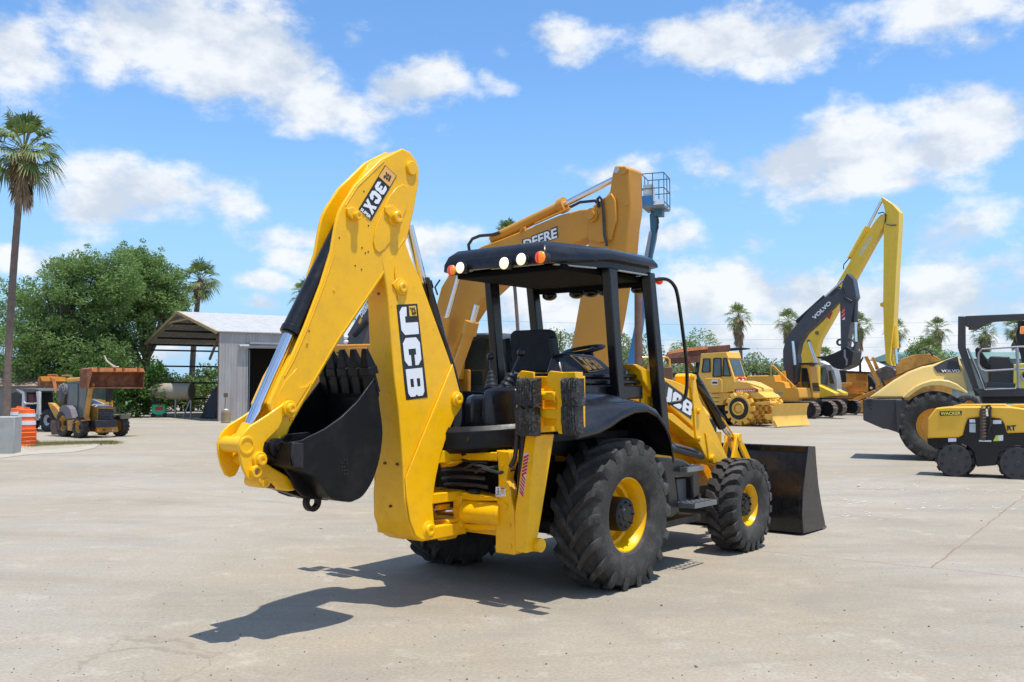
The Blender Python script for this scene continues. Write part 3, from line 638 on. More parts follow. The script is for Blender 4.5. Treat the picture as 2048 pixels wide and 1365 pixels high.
# ---------------------------------------------------------------- fenders
def fender(sg):
    xs = [-.93, -.88, -.76, -.62, -.45, -.25, -.05, .15, .32, .45, .54, .60]
    zi = [1.52, 1.60, 1.64, 1.66, 1.665, 1.67, 1.665, 1.64, 1.57, 1.47, 1.34, 1.12]
    zo = [1.36, 1.365, 1.375, 1.39, 1.43, 1.50, 1.545, 1.55, 1.50, 1.40, 1.28, 1.08]
    g = G(); L = []
    for x, a, b in zip(xs, zi, zo):
        L.append([Vector((x, -.60, a)), Vector((x, -.75, a + .002)), Vector((x, -.90, a - (a - b) * .22)), Vector((x, -1.05, a - (a - b) * .58)), Vector((x - .0, -1.14, b + .012)), Vector((x, -1.165, b - .015)), Vector((x, -1.16, b - .05))])
    g.loft(L)
    if sg > 0: g = mir(g)
    f = M.part('fender', g, BLK, solid=.014, angle=60)
    g = G(); g.slab([Vector((x, -.60, z)) for x, z in zip(xs, zi)] + [Vector((.6, -.60, 1.0)), Vector((-1.0, -.60, 1.2))], [Vector((x, -.58, z)) for x, z in zip(xs, zi)] + [Vector((.6, -.58, 1.0)), Vector((-1.0, -.58, 1.2))])
    if sg > 0: g = mir(g)
    make('inner_wall', g, BLKM, f)
    return f
fender(-1); fender(1)
# ---------------------------------------------------------------- canopy
def roofloop(e, z, dz=0.0, drop=0.0):
    P_ = [(-.56, .58), (-.56, -.58), (.20, -.80), (.97, -.79), (1.03, -.70), (1.03, .70), (.97, .79), (.20, .80)]
    out = []
    for i, (x, y) in enumerate(P_):
        d_ = Vector((x - .3, y, 0)); s_ = 1 - e / d_.length
        out.append(Vector((.3 + (x - .3) * s_, y * s_, z + dz * ((x + .56) / 1.7) - (drop if x < 0 else 0))))
    return out
g = G(); g.loft([roofloop(.12, 2.87, .0, .08), roofloop(.015, 2.862, .0, .085), roofloop(-.015, 2.87, .0, .085), roofloop(-.01, 2.90, .0, .05), roofloop(.03, 2.945, .0, .02), roofloop(.12, 2.985, .0), roofloop(.32, 3.015, .0), roofloop(.75, 3.03, .0)], True, True)
RO = M.part('canopy_roof', g, BLK, bevel=.01, seg=2)
g = G(); g.loft([roofloop(.10, 2.785, .02), roofloop(.07, 2.785, .02), roofloop(.07, 2.87, .02), roofloop(.10, 2.875, .02)], True); make('roof_rail', g, BLK, RO, bevel=.006)
g = G()
def seal(a, b, w=.03):
    g.bar(Vector(a), Vector(b), w, .012)
seal((-.50, .50, 2.782), (-.50, .30, 2.782)); seal((-.50, .06, 2.782), (-.50, -.52, 2.782)); seal((-.40, -.565, 2.782), (.06, -.69, 2.785)); seal((.36, -.73, 2.79), (.90, -.725, 2.795))
make('roof_seal', g, STRIP, RO)
g = G(); g.bx(-.35, 1.0, -.62, .62, 2.74, 2.79); g.bx(.95, 1.05, -.68, .68, 2.70, 2.80); make('headliner', g, mat('matt_black_liner', (.008, .008, .009), .9, spec=.1), RO, bevel=.01)
def post(name, x0a, x1a, za, x0b, x1b, zb, y0, y1, sg):
    g = G(); g.loft([[Vector((x0b, y0, zb)), Vector((x1b, y0, zb)), Vector((x1b, y1, zb)), Vector((x0b, y1, zb))], [Vector((x0a, y0, za)), Vector((x1a, y0, za)), Vector((x1a, y1, za)), Vector((x0a, y1, za))]], True, True)
    return M.part(name, g if sg < 0 else mir(g), BLK, bevel=.012)
for sg in (-1, 1):
    post('rear_post', .19, .33, 2.80, .345, .455, 1.60, -.75, -.66, sg)
    post('front_post', .88, .99, 2.82, 1.12, 1.25, 1.30, -.76, -.66, sg)
    g = G(); g.tube(sm([(1.02, sg * .74, 2.76), (1.12, sg * .80, 2.77), (1.2, sg * .84, 2.72), (1.25, sg * .86, 2.6), (1.34, sg * .87, 2.2), (1.42, sg * .86, 1.9), (1.42, sg * .85, 1.66), (1.38, sg * .82, 1.58), (1.26, sg * .74, 1.55)]), .018, 8)
    M.part('grab_rail', g, BLK)
for (px, py, m_, r) in ((902, 541, LAMPR, .052), (920, 536, LAMPW, .056), (1008, 527, LAMPW, .058), (1042, 519, LAMPW, .058), (1081, 515, LAMPO, .058)):
    p = M.X(px, py, -.63); g = G(); g.lathe([(0, r * .8), (.03, r * .98), (.045, r), (.05, r * .9)], p + Vector((.05, 0, 0)), (-1, 0, 0), 24); g.cyl(p + Vector((.0, 0, 0)), p + Vector((.09, 0, 0)), r * .8)
    LB = M.part('rear_lamp', g, BLKM)
    g = G(); g.sph(p + Vector((.005, 0, 0)), r * .93, (.55, 1, 1), 20, 12); make('lens', g, m_, LB)
    if m_ in (LAMPR, LAMPO):
        g = G(); s_ = 1 if px < 1000 else -1
        g.sph(p + Vector((.002, -s_ * .02 if s_ > 0 else .018, 0)), r * .90, (.55, .75, .97), 16, 10); make('lens', g, LAMPO if m_ is LAMPR else LAMPR, LB)
for y in (-.55, -.16, .02, .2, .55):
    g = G(); g.sph((1.03, y, 2.68), .085, (.8, 1, .62), 18, 10); g.cyl((1.03, y, 2.7), (1.03, y, 2.78), .02); M.part('work_lamp', g, BLK)
g = G(); g.sph((1.13, -.72, 2.76), .04); M.part('front_marker_lamp', g, LAMPR)
# ---------------------------------------------------------------- engine bonnet, loader tower and arms
g = G(); L = []
for x, z, w in ((1.15, 1.72, .36), (1.6, 1.70, .36), (2.4, 1.60, .34), (2.95, 1.50, .32), (3.02, 1.35, .31)):
    L.append([Vector((x, -w, 1.02)), Vector((x, -w, z - .1)), Vector((x, -w + .08, z)), Vector((x, w - .08, z)), Vector((x, w, z - .1)), Vector((x, w, 1.02))])
g.loft(L, True, True); M.part('engine_bonnet', g, YEL, bevel=.02)
g = G(); M.slabT(g, [(1334, 835), (1400, 890), (1402, 960), (1340, 975), (1330, 900)], -.42, -.40)
g.slab([Vector((.98, -.58, z)) for z in (0,)] * 0 or [Vector((x, -.60, z)) for x, z in ((.96, 1.25), (1.0, 1.80), (1.12, 1.96), (1.3, 1.90), (1.42, 1.7), (1.5, 1.25), (1.6, .95), (1.2, .9))], [Vector((x, -.57, z)) for x, z in ((.96, 1.25), (1.0, 1.80), (1.12, 1.96), (1.3, 1.90), (1.42, 1.7), (1.5, 1.25), (1.6, .95), (1.2, .9))])
g.bx(1.2, 3.0, -.44, -.425, .62, 1.2)
f2 = mir(g); g.add(f2.v, f2.f); LT = M.part('loader_tower', g, YEL, bevel=.008)
Z5 = (5.6875, 1240, 720)
def arm(sg):
    F_ = (lambda g: g) if sg < 0 else mir
    g = G(); yA = -.66; yB = -.50
    M.slabT(g, zz(*Z5, [(150, 50), (200, 52), (465, 200), (600, 232), (770, 300), (830, 380), (860, 560), (868, 800), (835, 770), (560, 520), (430, 440), (330, 330), (262, 230), (240, 130)]), yA, yB)
    A = M.part('loader_arm', F_(g), YEL, bevel=.008)
    g = G(); M.slabT(g, zz(*Z5, [(540, 600), (600, 612), (880, 850), (900, 920), (865, 915), (540, 660)]), yA - .005, yB + .01); make('lower_flange', F_(g), YEL, A, bevel=.004)
    g = G(); M.slabT(g, zz(*Z5, [(792, 190), (805, 165), (825, 155), (850, 168), (862, 210), (880, 330), (905, 440), (1000, 640), (1110, 870), (1235, 1135), (1320, 1230), (1330, 1330), (1230, 1330), (1160, 1210), (1010, 1170), (900, 950), (875, 925), (862, 880), (845, 600), (830, 440), (805, 270)]), yA - .02, yB); make('knee_plate', F_(g), YEL, A, bevel=.006)
    g = G(); M.slabT(g, zz(*Z5, [(975, 830), (1010, 860), (1110, 985), (1235, 1135), (1150, 1165), (1050, 1170), (1008, 1130), (1000, 1000)]), yA - .035, yA - .018); make('lower_plate', F_(g), YEL, A, bevel=.005)
    for (a, b, r, l) in ((827, 200, .03, .03), (890, 585, .03, .03), (890, 900, .028, .035), (1040, 1125, .045, .04)):
        p = M.T(1240 + a / 5.6875, 720 + b / 5.6875, yA - .03); c = G(); c.lathe([(0, r), (l, r), (l, 0)], p, (0, -1, 0), 16); make('pin', F_(c), YEL, A)
    if sg < 0:
        dq = [M.T(x, y, yA) for x, y in ((1322, 757), (1386, 803), (1382, 839), (1322, 797))]
        d_ = decal('name_plate', dq, BDEC, A, .003, (0, -1, 0))
        block_letters('JCB', [M.T(x, y, yA - .004) for x, y in ((1322, 797), (1382, 833), (1384.5, 807), (1326, 767))], WHT, d_, .04, n=(0, -1, 0))
    g = G(); a = M.T(1397, 768, -.46); b = M.T(1444, 853, -.46); c = M.T(1463, 877, -.46); g.cyl(a, b, .055); g.cyl(a, a.lerp(b, -.15), .05)
    TC = M.part('tilt_cylinder', F_(g), BLK); q = G(); q.cyl(b, c, .028); make('rod', F_(q), CHR, TC)
    q = G(); q.tube([M.T(1397, 772, -.53), M.T(1425, 805, -.535), M.T(1449, 838, -.53)], .010); make('hose', F_(q), HOSE, TC)
    g = G(); g.cyl(M.T(1444, 836, -.52), M.T(1467, 872, -.50), .012); M.part('level_rod', F_(g), YEL)
    # tilt levers down to the bucket
    g = G(); kx = M.T(1466, 875, -.46)
    g.cyl(kx + Vector((0, -.09, 0)), kx + Vector((0, .09, 0)), .05)
    p1_, p2_ = M.T(1488, 924, -.46), M.T(1452, 925, -.46)
    for dy in (-.06, .06):
        g.bar(kx + Vector((0, dy, 0)), p1_ + Vector((.05, dy, -.05)), .03, .09, (0, 0, 1)); g.bar(kx + Vector((-.02, dy, 0)), p2_ + Vector((0, dy, -.1)), .03, .08)
    M.part('tilt_lever', F_(g), YEL, bevel=.006)
    g = G(); a = M.T(1337, 893, -.62); b = M.T(1404, 911, -.62); c = M.T(1417, 918, -.62); g.cyl(a - (b - a) * .5, b, .048)
    LC = M.part('lift_cylinder', F_(g), GRYP); q = G(); q.cyl(b, c, .025); make('rod', F_(q), CHR, LC)
    q = G(); q.tube([M.T(1338, 882, -.64), M.T(1352, 893, -.66), M.T(1375, 898, -.67), M.T(1396, 905, -.66)], .012); make('hose', F_(q), HOSE, LC)
arm(-1); arm(1)
g = G(); a = M.T(1316, 775, -.56); g.lathe([(0, .10), (.02, .10), (.03, .06), (.03, 0)], a + Vector((0, -.05, 0)), (0, -1, 0), 24)
g.bx(a.x - .28, a.x - .08, -.64, -.58, 1.62, 1.78); make('pivot_boss', g, YEL, LT, bevel=.006)
g = G()
for dx in (.0, .05, .10): g.tube([(a.x - .22 + dx, -.62, 1.62), (a.x - .22 + dx, -.63, 1.45), (a.x - .2 + dx, -.62, 1.25)], .014)
make('pipes', g, mat('dull_yellow', (.42, .33, .03), .45, var=.2), LT)
g = G(); g.bx(1.0, 1.25, -.63, -.61, 1.05, 1.5); M.part('tower_shroud', g, BLKM)
# ---------------------------------------------------------------- step and battery box
g = G(); yb_ = -1.02
bx_ = zz(5.25, 1300, 850, [(60, 350), (200, 345), (360, 370), (440, 420), (505, 480), (528, 570), (528, 740), (450, 790), (445, 545), (270, 560), (300, 800), (320, 930), (200, 985), (190, 700), (150, 500)])
M.slabT(g, bx_, yb_, -.60)
BB = M.part('step_box', g, BLK, bevel=.02)
g = G(); M.slabT(g, zz(5.25, 1300, 850, [(280, 570), (440, 548), (446, 805), (312, 850)]), yb_ + .07, -.62); make('box_door', g, GRYP, BB, bevel=.01)
def grate(p, dx, dy, nx, ny, par, name):
    g = G(); x0, x1, y0, y1 = p.x - dx, p.x + dx, p.y - dy, p.y + dy; z = p.z
    for y in (y0, y1): g.bar((x0, y, z), (x1, y, z), .014, .045, (0, 0, 1))
    for x in (x0, x1): g.bar((x, y0, z), (x, y1, z), .014, .045, (0, 0, 1))
    for i in range(1, nx): 
        x = x0 + (x1 - x0) * i / nx; g.bar((x, y0, z + .01), (x, y1, z + .01), .012, .03, (0, 0, 1))
    for j in range(1, ny):
        y = y0 + (y1 - y0) * j / ny
        for i in range(nx): xa = x0 + (x1 - x0) * i / nx; xb = x0 + (x1 - x0) * (i + 1) / nx; g.bar((xa, y - .02, z + .015), ((xa + xb) / 2, y + .02, z + .02), .010, .02); g.bar(((xa + xb) / 2, y + .02, z + .02), (xb, y - .02, z + .015), .010, .02)
    return make(name, g, STEPM, par)
grate(M.T(1374, 937, -1.0) + Vector((0, 0, 0)), .17, .09, 4, 2, BB, 'upper_tread')
p = M.T(1392, 1007, -1.06); grate(p, .22, .10, 5, 3, BB, 'lower_tread')
g = G(); g.bar((p.x - .2, -.95, p.z - .03), (p.x - .2, -.7, p.z + .0), .03, .04); g.bx(p.x - .5, p.x + .3, -.95, -.55, .40, .46); g.bx(p.x + .16, p.x + .22, -1.0, -.94, p.z, p.z + .07); make('step_bracket', g, BLKM, BB)
f2 = G(); f2.bx(.55, 1.6, .60, 1.0, .5, 1.0); M.part('fuel_tank', f2, BLKM, bevel=.04)
# ---------------------------------------------------------------- loader bucket
yN = -1.12
side = [(1617, 895), (1631, 895), (1633, 925), (1637, 965), (1643, 1000), (1652, 1041), (1607, 1052), (1604, 1020), (1606, 980), (1611, 940)]
sv = [M.T(x, y, yN) for x, y in side]; dz = min(v.z for v in sv); print('loader bucket lowest', dz)
sv = [Vector((v.x, v.y, max(0.012, v.z - dz + .012 - (v.z > .5) * .0 + dz * min(1, max(0, (v.z - dz)) / .8)))) for v in sv]
g = G(); g.slab([v for v in sv], [v + Vector((0, .03, 0)) for v in sv]); f2 = mir(g); g.add(f2.v, f2.f)
bb = [sv[1], sv[0], sv[9], sv[8], sv[7], sv[6], sv[5]]
cc = Vector((sv[1].x + .2, 0, .5)); inn = [v + (cc - Vector((v.x, 0, v.z))).normalized() * .02 for v in bb]
g.loft([[Vector((v.x, y, v.z)) for v in bb + inn[::-1]] for y in (yN + .031, -yN - .031)], True, True)
LBK = M.part('loader_bucket', g, BLK, bevel=.004)
g = G(); g.bx(sv[0].x - .03, sv[0].x + .02, yN + .03, -yN - .03, sv[0].z - .07, sv[0].z - .005); make('top_rail', g, BLK, LBK, bevel=.006)
for y in (-.62, -.36, .36, .62, -.05):
    g = G(); g.slab([Vector((sv[0].x - .01, y, .85)), Vector((sv[8].x - .16, y, .62)), Vector((sv[8].x - .16, y, .30)), Vector((sv[6].x + .03, y, .16))], [Vector((sv[0].x - .01, y + .025, .85)), Vector((sv[8].x - .16, y + .025, .62)), Vector((sv[8].x - .16, y + .025, .30)), Vector((sv[6].x + .03, y + .025, .16))]); make('hinge_rib', g, BLK, LBK)
g = G(); g.bx(sv[5].x - .1, sv[5].x + .02, yN, -yN, .012, .035); make('cutting_edge', g, STEPM, LBK)
# ================================================================== BACKGROUND MACHINES
YB = mat('machine_yellow', (.76, .36, .035), .42, var=.1, coat=.1, dirt=(.42, .2, .05), dirt_amt=.4, dscale=1.5)
YE = mat('faded_amber_paint', (.56, .245, .015), .5, var=.12, dirt=(.36, .17, .05), dirt_amt=.5, dscale=1.5)
YC = mat('compactor_yellow', (.80, .46, .06), .4, var=.08, coat=.1, dirt=(.5, .26, .08), dirt_amt=.3)
YR = mat('roller_yellow', (.74, .52, .165), .4, var=.06, coat=.2)
YW = mat('trench_roller_yellow', (.80, .45, .03), .4, var=.06, coat=.2)
YK = mat('bright_crane_yellow', (.80, .52, .03), .4, var=.06, coat=.1)
ORG = mat('dozer_orange', (.60, .28, .035), .5, var=.15, dirt=(.3, .13, .04), dirt_amt=.4)
DKG = mat('charcoal_paint', (.045, .05, .062), .4, var=.15, coat=.1)
RDK = mat('roller_charcoal', (.040, .038, .039), .5, var=.12)
DRB = mat('weathered_yellow', (.55, .27, .04), .55, var=.25, vscale=4, dirt=(.22, .10, .05), dirt_amt=.7, dscale=3)
RUST = mat('rusty_steel', (.20, .075, .035), .85, var=.4, vscale=5, dirt=(.42, .17, .07), dirt_amt=.7, dscale=2.5)
RUSTO = mat('rusty_orange_edge', (.62, .22, .07), .75, var=.3, dirt=(.28, .1, .05), dirt_amt=.7, dscale=2.2)
TRK = mat('track_steel', (.15, .115, .09), .7, metal=.2, var=.3, dirt=(.3, .22, .16), dirt_amt=.6, dscale=6)
GLS = mat('cab_glass', (.06, .085, .09), .06, var=.5, vscale=1.5, spec=.8)
GLSD = mat('dark_cab_glass', (.022, .032, .03), .06, var=.6, vscale=1.5, spec=.6)
GREY = mat('grey_paint', (.30, .31, .33), .5, var=.15)
BLUE = mat('blue_paint', (.03, .16, .36), .4, var=.1, coat=.2)
TEAL = mat('blue_grey_steel', (.045, .13, .20), .45, var=.15)
WHP = mat('dirty_white_paint', (.62, .61, .58), .55, var=.12, dirt=(.3, .26, .2), dirt_amt=.4)
def Tq(r, pts, c): return [r.T(x, y, c) for x, y in pts]
def slabs(r, name, pts, c, c2, m, par=None, bevel=.015, z=None, **k):
    if z: pts = zz(*z, pts)
    g = G(); r.slabT(g, pts, c, c2); return r.part(name, g, m, par, bevel=bevel, **k)
def let(r, txt, p00, p10, p01, c, m, par, **k):
    return lettering('lettering', txt, r.T(*p00, c), r.T(*p10, c), r.T(*p01, c), m, par, **k)
def cylT(r, name, a, b, c, rad, m, par=None, rod=None, rr=None, n=16):
    g = G(); g.cyl(r.T(*a, c), r.T(*b, c), rad, n=n); o = r.part(name, g, m, par)
    if rod: q = G(); q.cyl(r.T(*b, c), r.T(*rod, c), rr or rad * .55, n=12); make('rod', q, CHR, o)
    return o
def track(r, x0, x1, y, w, hgt, m=TRK, nsh=None):
    rad = hgt / 2; Ls = x1 - x0 - hgt; per = 2 * Ls + 2 * math.pi * rad; nsh = nsh or int(per / .19)
    def pt(s_, o=0.0):
        s_ %= per
        if s_ < Ls: return Vector((x0 + rad + s_, 0, hgt + o)), Vector((1, 0, 0)), Vector((0, 0, 1))
        s_ -= Ls
        if s_ < math.pi * rad: a = math.pi / 2 - s_ / rad; n_ = Vector((math.cos(a), 0, math.sin(a))); return Vector((x1 - rad, 0, rad)) + n_ * (rad + o), Vector((n_.z, 0, -n_.x)), n_
        s_ -= math.pi * rad
        if s_ < Ls: return Vector((x1 - rad - s_, 0, -o)), Vector((-1, 0, 0)), Vector((0, 0, -1))
        s_ -= Ls; a = -math.pi / 2 - s_ / rad; n_ = Vector((math.cos(a), 0, math.sin(a))); return Vector((x0 + rad, 0, rad)) + n_ * (rad + o), Vector((n_.z, 0, -n_.x)), n_
    g = G()
    for i in range(nsh):
        p, t, n_ = pt(per * i / nsh); L_ = per / nsh * .44; v = []
        p = p - n_ * .03
        for yy in (y - w / 2, y + w / 2):
            for (a, b) in ((-1, -.0), (1, -.0), (1, .025), (-.6, .03), (-.75, .06), (-1, .06)): q = p + t * L_ * a + n_ * b; v.append(Vector((q.x, yy, max(q.z, .002))))
        g.add(v, [tuple(range(5, -1, -1)), tuple(range(6, 12))] + [(i_, (i_ + 1) % 6, 6 + (i_ + 1) % 6, 6 + i_) for i_ in range(6)])
    o = r.part('track', g, m)
    g = G(); g.bx(x0 + rad, x1 - rad, y - w * .3, y + w * .3, .12, hgt - .10)
    for x in (x0 + rad, x1 - rad): g.cyl((x, y - w * .25, rad), (x, y + w * .25, rad), rad - .06, n=24); g.cyl((x, y - w * .33, rad), (x, y + w * .33, rad), rad * .45, n=20)
    k = int((x1 - x0 - hgt) / .45)
    for i in range(1, k): x = x0 + rad + (x1 - x0 - hgt) * i / k; g.cyl((x, y - w * .32, .17), (x, y + w * .32, .17), .12, n=14)
    make('track_frame', g, BLKM, o); return o
# ---------------------------------------------------------------- the large excavator behind the canopy
E1 = Rig('excavator', 'weathered yellow excavator with a huge boom arching directly behind the black canopy', 'excavator', -3.0, 22.5, -38)
ya, yb_ = -.21, .21
B = slabs(E1, 'boom', [(1203, 430), (1197, 421), (1185, 417), (1160, 419), (1118, 431), (1060, 455), (1001, 479), (962, 493), (930, 515), (900, 545), (882, 575), (870, 620), (860, 680), (852, 760), (903, 760), (908, 700), (926, 655), (955, 610), (1000, 568), (1060, 528), (1130, 496), (1185, 472), (1203, 448)], ya, yb_, YE, bevel=.03)
S = slabs(E1, 'stick', [(1229, 332), (1250, 332), (1261, 338), (1259, 364), (1262, 415), (1256, 455), (1252, 503), (1238, 570), (1226, 640), (1200, 760), (1135, 760), (1144, 686), (1165, 566), (1174, 500), (1186, 440), (1200, 405), (1219, 384), (1224, 350)], ya - .02, yb_ + .02, YE, bevel=.03)
S2 = slabs(E1, 'stick_cheek', [(1186, 412), (1204, 398), (1222, 386), (1230, 400), (1232, 440), (1222, 480), (1196, 486), (1176, 480), (1178, 440)], ya - .08, ya - .02, YE, S, bevel=.02)
cylT(E1, 'boss', (1190, 432), (1190.2, 432.2), ya - .1, .01, YE, B)
g = G(); p = E1.T(1189, 432, ya - .02); g.cyl(p, p + Vector((0, -.12, 0)), .14, n=24); g.cyl(p, p + Vector((0, -.17, 0)), .09, n=24); make('pivot_boss', g, YE, B)
g = G(); p = E1.T(1233, 341, ya - .021); g.cyl(p, p + Vector((0, -.012, 0)), .055, n=20); make('pin_hole', g, mat('sky_seen_hole', (.45, .5, .55), .6), S)
for (x, y) in ((1248, 342), (1253, 410), (1220, 463)):
    g = G(); p = E1.T(x, y, ya - .021); g.cyl(p, p + Vector((0, -.03, 0)), .07 if y < 400 else .02, n=16); make('pin', g, YE, S)
c1 = cylT(E1, 'stick_cylinder', (985, 479), (1124, 412), 0, .11, YE, None, (1226, 360), .062)
g = G(); a = E1.T(1120, 414, 0); b = E1.T(1131, 409, 0); g.cyl(a, b, .16, n=20); make('gland', g, YE, c1)
c2 = cylT(E1, 'boom_cylinder', (886, 690), (894, 636), ya - .22, .10, YE, None, (918, 552), .055)
c2 = cylT(E1, 'boom_cylinder', (902, 770), (941, 660), ya - .75, .11, YE, None, (954, 610), .06)
g = G(); g.cyl(E1.T(938, 670, ya - .75), E1.T(944, 644, ya - .75), .15, n=20); make('gland', g, YE, c2)
for pts, c, rad in (([(939, 503), (937, 490), (945, 478), (960, 472), (985, 470), (998, 466)], -.15, .035), ([(1197, 415), (1195, 398), (1199, 394), (1204, 400), (1207, 430), (1209, 470), (1214, 492)], ya - .12, .03), ([(1140, 415), (1160, 405), (1190, 402), (1197, 410)], .0, .03), ([(1060, 445), (1100, 428), (1140, 412)], .15, .025), ([(1070, 448), (1110, 430), (1140, 417)], -.2, .025), ([(875, 590), (870, 575), (880, 560)], -.3, .02)):
    g = G(); g.tube([E1.T(x, y, c) for x, y in pts], rad, 8); E1.part('hydraulic_hose', g, YE if rad == .025 else HOSE)
g = G(); p = [(1041, 466), (1044, 458), (1050, 456), (1051, 464)]; g.tube([E1.T(x, y, ya) for x, y in p], .03, 6); E1.part('lifting_eye', g, YE)
# lettering: pale letters on a dark shadow outline
let(E1, 'DEERE', (1046, 503), (1117, 476), (1044, 480), ya - .002, BDEC, B, bold=.095)
let(E1, 'DEERE', (1048, 500), (1114.5, 475.5), (1046.5, 481), ya - .008, WHT, B, bold=.03)
# body, cab, tracks
g = G(); g.bx(-1.9, -.35, -1.3, 1.35, 1.15, 2.0); g.bx(-1.95, -1.2, -1.25, 1.3, 1.1, 2.15); BD = E1.part('engine_house', g, YE, bevel=.08, seg=3)
slabs(E1, 'side_panel', [(640, 700), (664, 690), (742, 688), (742, 795), (640, 795)], -1.45, -1.36, YE, BD, bevel=.03)
slabs(E1, 'door_panel', [(694, 697), (732, 694), (732, 716), (716, 724), (716, 760), (694, 764)], -1.49, -1.45, YE, BD, bevel=.01)
slabs(E1, 'vent_panel', [(708, 708), (714, 707), (714, 722), (708, 723)], -1.5, -1.489, GREY, BD, bevel=.0)
g = G()
for k in range(7): y = 706 + k * 7; a = E1.T(674, y, -1.46); b = E1.T(690, y, -1.46); g.bar(a, b, .02, .035)
E1.part('vent_slats', g, BLKM, BD)
g = G(); E1.slabT(g, [(897, 790), (900, 700), (908, 672), (916, 667), (995, 666), (1004, 672), (1012, 700), (1018, 790)], .55, 1.45)
E1.part('cab_frame', g, DKG, bevel=.05)
slabs(E1, 'cab_window', [(917, 700), (960, 676), (990, 680), (1000, 715), (1004, 770), (920, 770)], .53, .56, GLSD, bevel=.0)
g = G(); g.tube([E1.T(x, y, .45) for x, y in ((972, 668), (984, 668), (992, 676), (1004, 715), (1008, 770))], .03, 6); E1.part('cab_rail', g, GREY)
g = G(); g.bx(-.8, 2.4, -.8, .8, .7, 1.12); E1.part('undercarriage', g, BLKM)
track(E1, -1.3, 2.9, -1.15, .7, .95); track(E1, -1.3, 2.9, 1.15, .7, .95)
g = G(); g.bx(-.4, 2.75, -1.3, 1.4, 1.12, 1.46); E1.part('deck', g, DKG, bevel=.03)
g = G(); g.bx(1.35, 2.4, -.32, -.22, 1.4, 2.1); g.bx(1.35, 2.4, .22, .32, 1.4, 2.1); E1.part('boom_foot', g, YE, bevel=.03)
# dark boom of another excavator seen in the gap
E2 = Rig('excavator', 'dark grey excavator boom with pale lettering seen in the gap between digging arm and boom', 'excavator', -5.8, 31, -20)
B2 = slabs(E2, 'boom', [(686, 700), (688, 680), (712, 640), (735, 600), (765, 545), (790, 500), (800, 505), (788, 560), (765, 610), (738, 650), (722, 692), (708, 775), (676, 775)], -.3, .3, DKG, bevel=.02)
let(E2, 'DEERE', (723.5, 636), (738.5, 613), (719.5, 628), -.305, WHT, B2, bold=.03)
g = G(); E2.slabT(g, [(716, 645), (721, 634), (724, 640), (720, 650)], -.31, -.3); E2.part('logo_patch', g, DRB, B2)
g = G(); a = E2.T(707, 672, -.34); b = E2.T(735, 642, -.34); g.cyl(a, b, .07); E2.part('boom_cylinder', g, BLKM)
for y in (675, 684): g = G(); g.sph(E2.T(692, y, -.36), .08); E2.part('lamp', g, WHT, B2)
g = G(); g.bx(-.8, .2, -.7, .7, .95, 1.7); E2.part('engine_house', g, DKG, bevel=.06); g = G(); g.bx(-.3, .6, .25, 1.0, .95, 2.0); E2.part('cab_frame', g, DKG, bevel=.06)
track(E2, -1.2, 1.2, -.7, .5, .8); track(E2, -1.2, 1.2, .7, .5, .8)
# ---------------------------------------------------------------- boom lift
LF = Rig('boom_lift', 'blue boom lift with its railed basket raised high behind the excavator stick', 'boom lift', 3.6, 33.5, -20)
slabs(LF, 'lower_boom', [(1250, 760), (1254, 727), (1281, 592), (1291, 590), (1286, 640), (1268, 760)], -.14, .14, BLUE, bevel=.01)
slabs(LF, 'upper_boom', [(1282, 600), (1290, 600), (1304, 510), (1311, 478), (1316, 438), (1312, 428), (1303, 423), (1299, 430), (1301, 470), (1296, 515), (1286, 570)], -.11, .11, TEAL, bevel=.01)
slabs(LF, 'inner_tube', [(1285, 530), (1289, 510), (1298, 464), (1302, 461), (1303, 466), (1296, 512), (1291, 530)], -.2, -.12, GREY, bevel=.0)
g = G(); g.tube([LF.T(x, y, -.16) for x, y in ((1314, 432), (1317, 445), (1312, 466), (1316, 456), (1315, 436))], .03, 6); LF.part('hose_loop', g, HOSE)
fl = [(-.1, 0), ]
A = LF.T(1278, 402, -.5); Bp = LF.T(1341, 419, -.5)
x0, x1 = A.x + .1, A.x + .88; zf = (A.z + Bp.z) / 2 - .02; y0, y1 = -.55, .55; hR = 1.12
BKt = G(); BKt.bx(x0, x1, y0, y1, zf - .05, zf + .02); BKo = LF.part('basket_floor', BKt, mat('basket_grey', (.2, .22, .22), .6))
g = G()
for z in (zf + .12, zf + .6, zf + hR):
    for (p, q) in (((x0, y0), (x1, y0)), ((x1, y0), (x1, y1)), ((x1, y1), (x0, y1)), ((x0, y1), (x0, y0))): g.cyl((*p, z), (*q, z), .018, n=6)
for (x, y) in ((x0, y0), (x1, y0), (x1, y1), (x0, y1), ((x0 + x1) / 2, y0), ((x0 + x1) / 2, y1), (x1, 0), (x0, 0)): g.cyl((x, y, zf), (x, y, zf + hR), .018, n=6)
LF.part('basket_rails', g, TEAL)
g = G(); g.bx(x0 + .05, x0 + .4, y0 + .03, y0 + .35, zf + .1, zf + .75); LF.part('control_box', g, WHP, bevel=.02)
g = G(); g.bx(x0, x0 + .4, y0 - .015, y0 - .005, zf + .02, zf + .35); LF.part('blue_kick_plate', g, BLUE)
g = G(); g.bx(x1 - .3, x1, y0 - .02, y0 - .006, zf + .02, zf + .2); LF.part('white_sign', g, WHT)
g = G(); g.tube([(x0 + .2, 0, zf - .05), (x0 + .4, 0, zf - .25), (x1 - .3, 0, zf - .3), (x1 - .25, 0, zf - .06)], .035, 6); g.bx(x0 + .35, x0 + .65, -.2, .2, zf - .3, zf - .05); LF.part('basket_mount', g, TEAL)
g = G(); g.bx(-1.2, 1.2, -1.0, 1.0, .5, 1.0); g.bx(-.9, .9, -.7, .7, 1.0, 1.5); LF.part('chassis', g, BLUE, bevel=.04)
